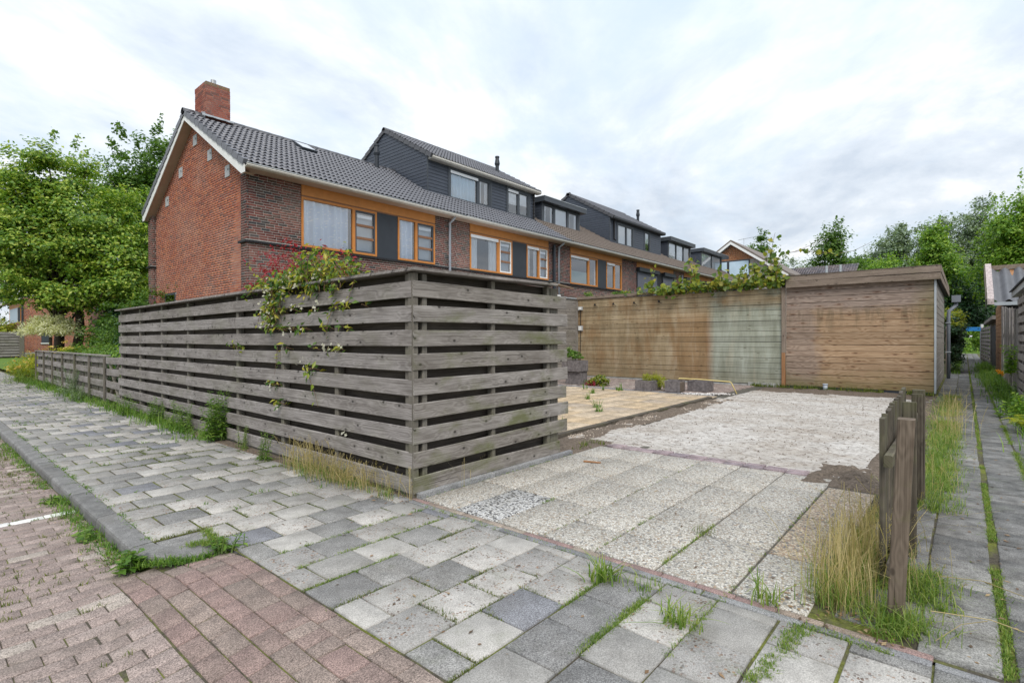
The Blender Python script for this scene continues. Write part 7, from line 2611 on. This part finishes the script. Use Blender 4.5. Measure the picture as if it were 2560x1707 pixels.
j1 = 3.845 - 8.5*PYT
j2 = 3.845 - 2.5*PYT
run(1.95, j1+.01, 2.62, j1, 190, .012, 1.3)
run(2.25, 3.845-7.5*PYT, 2.62, 3.845-7.5*PYT, 60, .012, 1.1)
run(1.47, 3.845-3.5*PYT, 2.1, 3.845-3.5*PYT, 90, .007)
run(1.6, j2, 2.75, j2, 130, .007)
run(1.6, 3.845-1.5*PYT, 2.8, 3.845-1.5*PYT, 110, .007)
run(2.95, 3.845-9.5*PYT, 2.2, 3.845-9.5*PYT, 60, .012)
run(2.55, .62, 2.85, .60, 90, .02, 1.4)
run(2.25, .66, 2.5, .64, 60, .016, 1.3)
run(2.86, .25, 2.87, .6, 60, .014, 1.3)
run(2.87, 1.0, 2.88, 3.5, 170, .012, .9)
run(1.30, 4.02, 1.46, 3.92, 110, .02, 1.5)
run(1.42, 3.9, 1.47, 4.25, 120, .018, 1.5)
blades(strip, 'moss', M['grass'], (.008, .020), .0042, 7, .008, .8, 12)

# joints in the driveway and the alley
strip = []
run(3.05, 1.425, 4.0, 1.43, 60, .006, 1.0)
run(3.0, 1.855, 3.9, 1.86, 26, .006, .8)
run(3.0, 2.29, 5.8, 2.28, 40, .006, .7)
run(3.55, 2.735, 3.75, 2.735, 14, .006, .9)
run(2.97, .985, 5.6, .985, 36, .006, .7)
run(2.98, 3.62, 5.3, 3.61, 60, .008, .9)
x = 2.95
while x < 30:
    nz = fbm(np.array([x]), np.array([3.3]), 1.1, 3, 61)[0]
    wd = .016 if x < 6 else .02
    if nz > .40:
        for k in range(5 if x < 9 else 2):
            strip.append((x+rs.uniform(0, .03), -.145+rs.normal()*wd*.55, -.006, (1.25 if x < 5.2 else .8)*rs.uniform(.6, 1.3)))
    nz = fbm(np.array([x]), np.array([8.3]), 1.1, 3, 63)[0]
    if nz > .36:
        for k in range(4 if x < 12 else 2):
            strip.append((x+rs.uniform(0, .03), -.468+rs.normal()*wd*.8, -.006, rs.uniform(.7, 1.5)))
    x += .03
for i in range(40):
    xx = 2.62+.02+i*.3135
    for k in range(6):
        if fbm(np.array([xx*2.0]), np.array([4.4]), 1.0, 2, 71)[0] > .45:
            strip.append((xx + .155, rs.uniform(-.12, .5), -.006, rs.uniform(.4, .9)))
strip = [s for s in strip if s[0] > 2.88]
blades(strip, 'moss', M['grass'], (.008, .024), .0045, 7, .010, .8, 13)

# weeds in the brick road and along the kerb
spots, spots2 = [], []
for k in range(430):
    y = rs.uniform(1.9, 10)
    x = rs.uniform(max(.089*y-.05, -.2), .99)
    nz = fbm(np.array([x]), np.array([y]), 2.2, 3, 81)[0]
    if nz < .36 + .22*(y < 3.6) + .15*(y < 2.9):
        continue
    if y < 4 and x > .85:
        continue
    yy = -2.0 + (round((y+2.0)/.1095)+.5)*.1095
    spots.append((x, yy+rs.normal()*.004, float(road_z(x, yy))-.004, rs.uniform(.4, 1.3)))
for k in range(430):
    q = rs.random_sample()
    y = 4.3 + 7.5*q**1.3
    nz = fbm(np.array([1.0]), np.array([y]), 1.6, 3, 83)[0]
    if nz > .42:
        spots2.append((.985-abs(rs.normal())*.05, y, -.090, rs.uniform(.5, 1.5)*(1.4 if nz > .56 else .8)))
    if k < 110:
        a = math.pi + math.pi/2*rs.random_sample()**.7
        spots2.append((1.40+(.415+abs(rs.normal())*.035)*math.cos(a), 4.262+(.415+abs(rs.normal())*.035)*math.sin(a), -.05, rs.uniform(.5, 1.5)))
    if k < 120:
        spots2.append((1.14+rs.normal()*.015, rs.uniform(4.3, 11), -.004, rs.uniform(.3, .8)))
blades(spots, 'road_weeds', M['moss'], (.012, .042), .0045, 9, .014, .9, 14)
blades(spots2, 'kerb_weeds', M['weed'], (.012, .055), .007, 7, .022, 1.2, 15)
# rosette weeds on the footway
spots = []
for k in range(260):
    y = rs.uniform(3.3, 20)
    x = rs.uniform(1.2, 2.9)
    nz = fbm(np.array([x]), np.array([y]), 1.3, 3, 91)[0] + .07*(x > 2.5)
    if nz < .50:
        continue
    kk = round((y-3.845)/PYT-.5)+.5
    spots.append((x, 3.845+kk*PYT+rs.normal()*.006, -.004, rs.uniform(.5, 1.3)))
blades(spots, 'footway_weeds', M['weed'], (.016, .048), .007, 11, .02, 1.1, 16)


def grass_tuft(label, x, y, z, n, h, w, sp, seed, mat='grass', name='grass_tuft', lean=.9, group='grass tufts in the paving'):
    t = thing(name, label, 'grass tuft', (x, y, z), group)
    blades([(x, y, z)]*n, 'blade', M[mat], h, w, 4, sp, lean, seed, None, t, 4)
    return t


grass_tuft('bright tuft of broad grass blades growing from a mossy joint before the pebble slabs', 2.66, 1.60, -.005, 16, (.08, .17), .011, .035, 101)
grass_tuft('flat untidy grass tuft in a joint between two light slabs', 2.50, 1.06, -.005, 22, (.06, .13), .008, .05, 102)
grass_tuft('thin grass tuft lying along the dark kerb by the driveway', 2.72, 1.37, -.005, 12, (.04, .09), .006, .05, 103)
grass_tuft('grass tuft growing from the gap between two pebble slabs', 3.78, 1.43, -.005, 9, (.03, .08), .005, .04, 104, 'moss')
grass_tuft('narrow grass tuft at the corner of the driveway nearest the pickets', 3.0, .80, -.005, 9, (.08, .2), .008, .04, 105)


def leafy_weed(label, x, y, z, h, nst, spread, leaf, seed, mat='weed', lw=.26, group='weeds along the foot of the tall fence'):
    t = thing('weed_plant', label, 'weed', (x, y, z), group)
    r_ = np.random.RandomState(seed)
    mb = MB()
    P, N, T, S = [], [], [], []
    for s in range(nst):
        a = r_.uniform(0, 2*math.pi)
        L = h*r_.uniform(.55, 1.05)
        bx, by = x+r_.normal()*spread*.5, y+r_.normal()*spread*.5
        tx, ty = bx+math.cos(a)*L*.22+r_.normal()*.02, by+math.sin(a)*L*.22
        pts = [(bx, by, z-.02), ((bx*2+tx)/3, (by*2+ty)/3, z+L*.4), (tx, ty, z+L)]
        mb.tube(pts, [.006, .004, .002], 5)
        m = int(L/.011)
        for k in range(m):
            q = .08+.92*k/m
            p = np.array(pts[0])*(1-q)**2 + 2*np.array(pts[1])*q*(1-q) + np.array(pts[2])*q*q
            th = k*2.4
            d = np.array([math.cos(th), math.sin(th), .35])
            ln = leaf*r_.uniform(.6, 1.2)*(1.1-.55*q)
            P.append(p + d*ln*.5)
            T.append(d)
            N.append(np.array([0, 0, 1.0]) + r_.normal(size=3)*.3)
            S.append(ln)
    V, F = leaf_arrays(np.array(P), np.array(N), np.array(S), lw, .2, seed, np.array(T))
    obj('stems', mb.mesh('stems'), M['stem_green'], t, kind='stuff')
    obj('leaves', np_mesh('leaves', V, F), M[mat], t, kind='stuff')


leafy_weed('largest bushy green weed against the tall fence, halfway along', 2.84, 7.85, 0, .74, 17, .14, .11, 111)
leafy_weed('sprawling weed with yellowish stems left of the largest weed', 2.80, 9.1, 0, .48, 12, .18, .09, 112)
leafy_weed('weed of loose stems near the far end of the tall fence', 2.86, 10.5, 0, .46, 12, .2, .09, 113)
leafy_weed('low leafy weed at the far end of the tall fence', 2.82, 11.9, 0, .40, 9, .16, .09, 114)
leafy_weed('feathery upright weed nearest the fence corner, alone on the slabs', 2.74, 6.15, 0, .36, 7, .05, .065, 115, lw=.2)
leafy_weed('thin dry stemmed weed between the feathery weed and the largest weed', 2.83, 7.0, 0, .30, 7, .12, .05, 116, 'grass')
leafy_weed('small blue green lavender bush by the gate of the low fence', 2.72, 15.6, 0, .40, 26, .22, .06, 117, 'leaf_poplar')
leafy_weed('tall grey green weed in front of the low fence', 2.78, 17.2, 0, .75, 12, .2, .08, 118, 'leaf_poplar')
leafy_weed('green weed spreading over the paving past the low fence', 2.75, 20.5, 0, .35, 16, .5, .09, 119)
leafy_weed('tangle of pale weeds at the far end of the low fence', 2.75, 23.5, 0, .55, 24, .6, .10, 120, 'grass')
leafy_weed('round leaved weed against the curved end of the kerb', .965, 4.05, -.07, .12, 12, .08, .09, 121, lw=.6)
leafy_weed('broad leaved weed under the kerb edge', .90, 5.0, -.088, .10, 9, .09, .08, 122, lw=.55)
leafy_weed('small weed under the kerb where two stones meet', .93, 6.3, -.088, .10, 8, .08, .07, 123, lw=.5)
leafy_weed('weed at the tip of the curved kerb end', 1.44, 3.80, -.01, .09, 12, .08, .06, 124, lw=.4)
# green fringe along the fence foot further away
sp = []
for k in range(420):
    y = rs.uniform(8, 26)
    sp.append((2.9-abs(rs.normal())*.12, y, 0, rs.uniform(.5, 1.6)))
blades(sp, 'verge_weeds', M['weed'], (.05, .17), .012, 8, .06, .8, 17)

# dry grass at the fence corner
sp, sh_ = [], []
for k in range(170):
    y = rs.uniform(4.3, 5.75)
    if rs.random_sample() < .25:
        y = rs.uniform(3.8, 4.4)
    sp.append((2.83+rs.normal()*.06, y, 0, rs.uniform(.6, 1.2)*(1.15 if y > 4.6 else .75)))
for k in range(120):
    y = rs.uniform(4.2, 5.7)
    sh_.append((2.82+rs.normal()*.06, y, 0, 1.0 if y > 4.9 else .75))
for k in range(10):
    sh_.append((2.87+rs.normal()*.03, rs.uniform(3.55, 4.1), 0, .8))
sh_.append((3.5, 3.6, 0, .9))
sh_.append((3.52, 3.6, 0, .9))
blades(sp[::2], 'grass', M['weed'], (.05, .18), .0055, 7, .045, 1.1, 18)
blades(sp[::3], 'dry_grass', M['dry_grass'], (.08, .22), .003, 6, .05, 1.0, 19)
seed_heads(sh_, 'dry_grass', M['dry_grass'], (.14, .40), 20, .06, 3, .5)
# dry and green grass round the pickets
sp, sg_, sh_ = [], [], []
for k in range(260):
    x = rs.uniform(3.12, 4.2)
    y = .52 - (x-3.1)*.06 + rs.normal()*.055
    sp.append((x, y, 0, rs.uniform(.6, 1.15)))
for k in range(230):
    x = rs.uniform(3.15, 4.4)
    sh_.append((x, .52+rs.normal()*.065 - (x-3.1)*.06, 0, rs.uniform(.7, 1.15)))
for k in range(95):
    sg_.append((3.16+rs.normal()*.075, .25+rs.normal()*.075, 0, rs.uniform(.3, .8)))
for k in range(1000):
    x = 3.3 + 13.0*rs.random_sample()**1.25
    cl = fbm(np.array([x]), np.array([2.2]), 1.6, 3, 97)[0]
    if cl < .40:
        continue
    y = .20 + rs.normal()*.06
    sg_.append((x, y-.03+abs(rs.normal())*-.02, 0, rs.uniform(.3, .85)*(.45+1.2*(cl-.35)*2)))
    sg_.append((x+.03, y+.07, 0, rs.uniform(.3, .7)*(.45+1.2*(cl-.35)*2)))
for k in range(260):
    x = rs.uniform(5.9, 16)
    sg_.append((x, .36+rs.normal()*.10, 0, rs.uniform(.4, 1.0)))
blades(sp[::2], 'dry_grass', M['dry_grass'], (.10, .32), .0022, 5, .07, .9, 21)
blades(sp, 'grass', M['grass'], (.08, .26), .005, 4, .06, .7, 22)
seed_heads(sh_, 'dry_grass', M['dry_grass'], (.18, .46), 23, .06, 2, .5)
blades(sg_, 'grass', M['grass'], (.05, .22), .0055, 7, .05, 1.2, 24)
seed_heads([(s[0], s[1], 0, s[3]) for s in sg_[95:385]], 'grass', M['dry_grass'], (.22, .42), 25, .05, 1, .35)
sd = [(x, .12+rs.normal()*.05, 0, 1.0) for x in rs.uniform(9.5, 14, 60)]
seed_heads(sd, 'dry_grass', M['dry_grass'], (.3, .55), 26, .08, 2, .6)
# a few straws lying across the alley slabs
V_ = MB()
for a, b in (((3.15, .12, .12), (3.4, -.30, .02)), ((3.05, .10, .03), (3.25, -.08, .10)), ((3.7, .1, .10), (3.9, -.25, .02))):
    V_.tube([a, tuple((a[i]+b[i])/2+(.03 if i == 2 else 0) for i in range(3)), b], .002, 4)
obj('straws', V_.mesh('straws'), M['dry_grass'], kind='stuff')
# green along the right side of the alley and by the climber
sp = []
for k in range(900):
    x = 7.0 + 30*rs.random_sample()**1.3
    sp.append((x, -.86+abs(rs.normal())*.10*(1 if x < 20 else 2.2), 0, rs.uniform(.5, 1.6)))
for k in range(500):
    x = rs.uniform(16, 34)
    sp.append((x, -.82+abs(rs.normal())*.16, 0, rs.uniform(.7, 1.8)))
for k in range(240):
    sp.append((rs.uniform(26.5, 44), .36-abs(rs.normal())*.10, 0, rs.uniform(.6, 1.6)))
blades(sp, 'alley_weeds', M['weed'], (.06, .22), .012, 7, .06, .8, 27)
sp = [(rs.uniform(62, 85), rs.uniform(-9, 6), 0, 1) for _ in range(900)]
sp = [(a, b, max(0, (a-62)*.03), c) for a, b, c, d in sp]
blades(sp, 'slope_grass', M['grass'], (.4, 1.0), .05, 6, .3, .6, 28)
leafy_weed('broad leaved weed with orange flowers under the board fence', 16.9, -.80, 0, .42, 11, .22, .11, 131, lw=.45, group='weeds on the right of the alley')
leafy_weed('bright weed climbing the gap between slatted panel and boards', 16.4, -.80, .55, .85, 3, .08, .16, 132, 'leaf_bright', .5, group='weeds on the right of the alley')
leafy_weed('weed clump at the foot of the corrugated shed', 24.5, -.80, 0, .35, 14, .4, .10, 133, 'grass', lw=.4, group='weeds on the right of the alley')
leafy_weed('low broad leaved weed at the very right edge by the slatted panel', 12.6, -.78, 0, .45, 14, .25, .13, 134, 'leaf_bright', .5, group='weeds on the right of the alley')


def fern():
    t = thing('fern', 'light green fern arching over the right edge of the alley slabs', 'fern', (10.8, -.72, 0))
    P, N, T, S = [], [], [], []
    r_ = np.random.RandomState(9)
    mb = MB()
    for k in range(13):
        a = k*2.4
        L = r_.uniform(.35, .6)
        for i in range(26):
            q = i/25
            c = np.array([10.8+math.cos(a)*L*q, -.74+math.sin(a)*L*.7*q, .06+L*(.9*q-.75*q*q)])
            for sd in (-1, 1):
                d = np.array([-math.sin(a)*sd, math.cos(a)*sd, .1]) + .35*np.array([math.cos(a), math.sin(a), 0])
                ln = .13*(1-q)**.7*min(1, q*5+.3)+.01
                P.append(c+d*ln*.5)
                T.append(d)
                N.append(np.array([0, 0, 1.0])+r_.normal(size=3)*.12)
                S.append(ln)
        mb.tube([(10.8+math.cos(a)*L*q, -.74+math.sin(a)*L*.7*q, .06+L*(.9*q-.75*q*q)) for q in (0, .3, .6, 1)], .004, 4)
    V, F = leaf_arrays(np.array(P), np.array(N), np.array(S), .3, .05, 9, np.array(T))
    obj('fronds', np_mesh('fronds', V, F), M['leaf_yellow'], t, kind='stuff')
    obj('stem', mb.mesh('stem'), M['stem_green'], t)


fern()
P = np.array([(18.4, -.70, .52), (18.38, -.72, .50), (18.42, -.66, .54), (18.41, -.68, .49), (18.43, -.69, .51)])
V, F = leaf_arrays(np.repeat(P, 6, 0)+rs.normal(size=(30, 3))*.03, rs.normal(size=(30, 3))+np.array([-1, 0, .5]), .08, .6, .1, 3)
pf_ = thing('poppy', 'orange flowers on a thin stem below the leaning boards', 'flower', (18.4, -.7, 0))
obj('petals', np_mesh('petals', V, F), M['petal_orange'], pf_)
obj('stem', MB().tube([(18.4, -.72, 0), (18.4, -.70, .5)], .006, 4).mesh('stem'), M['stem_green'], pf_)

# plants in and around the planters
t_ = make_tree('planter_plant', 'yellow green heather like plant spilling from the square planter', (13.1, 6.4, .28), .01, [((13.05, 6.40, .36), (.22, .24, .12)), ((13.25, 6.16, .24), (.22, .18, .22))], 70, 26, .07, .05, M['leaf_yellow'], 141, cat='plant', limbs=10, flat=1.0, aspect=.2, trunk_top=(13.1, 6.4, .36))
make_tree('corner_plant', 'light green plant growing from the stacked planters in the corner', (13.4, 9.0, .7), .01, [((13.4, 9.05, .90), (.18, .30, .15)), ((13.4, 9.2, 1.08), (.06, .08, .18))], 46, 26, .07, .05, M['weed'], 142, cat='plant', limbs=6, trunk_top=(13.4, 9.0, .9))
make_tree('red_leaved_plant', 'low plant with red and green leaves at the foot of the stacked planters', (13.3, 8.3, .03), .01, [((13.3, 8.35, .12), (.16, .2, .11)), ((13.4, 7.95, .14), (.2, .24, .13)), ((13.9, 8.4, .2), (.2, .2, .15))], 40, 24, .07, .08, M['leaf_kiwi'], 143, cat='plant', limbs=6, trunk_top=(13.3, 8.3, .12))
P, N, c = crown_points([((13.2, 8.3, .09), (.14, .16, .07))], 14, 12, .05, 5, .6)
V, F = leaf_arrays(P, N, .06, .6, .2, 7)
obj('red_leaves', np_mesh('red_leaves', V, F), M['leaf_red'], bpy.data.objects['red_leaved_plant'], kind='stuff')
sp = []
for (x, y) in ((12.3, 7.4), (12.25, 7.9), (11.4, 7.1), (12.4, 6.9), (10.2, 6.5), (9.1, 5.6), (8.6, 5.2), (7.0, 5.4), (12.5, 7.0), (6.6, 4.7)):
    for k in range(5):
        sp.append((x+rs.normal()*.03, y+rs.normal()*.03, .03, rs.uniform(.5, 1.3)))
blades(sp, 'patio_weeds', M['weed'], (.05, .22), .014, 6, .02, .8, 29)
sp = []
for k in range(260):
    y = rs.uniform(.5, 4.7)
    nz = fbm(np.array([2.0]), np.array([y]), 1.6, 3, 95)[0]
    if nz > .42:
        sp.append((SX-.08-abs(rs.normal())*.16, y, .02, rs.uniform(.5, 1.5)))
for k in range(8):
    sp.append((rs.uniform(5.5, 6.2), 3.75+rs.normal()*.08, 0, .8))
blades(sp, 'wall_weeds', M['moss'], (.03, .13), .012, 8, .04, .9, 30)
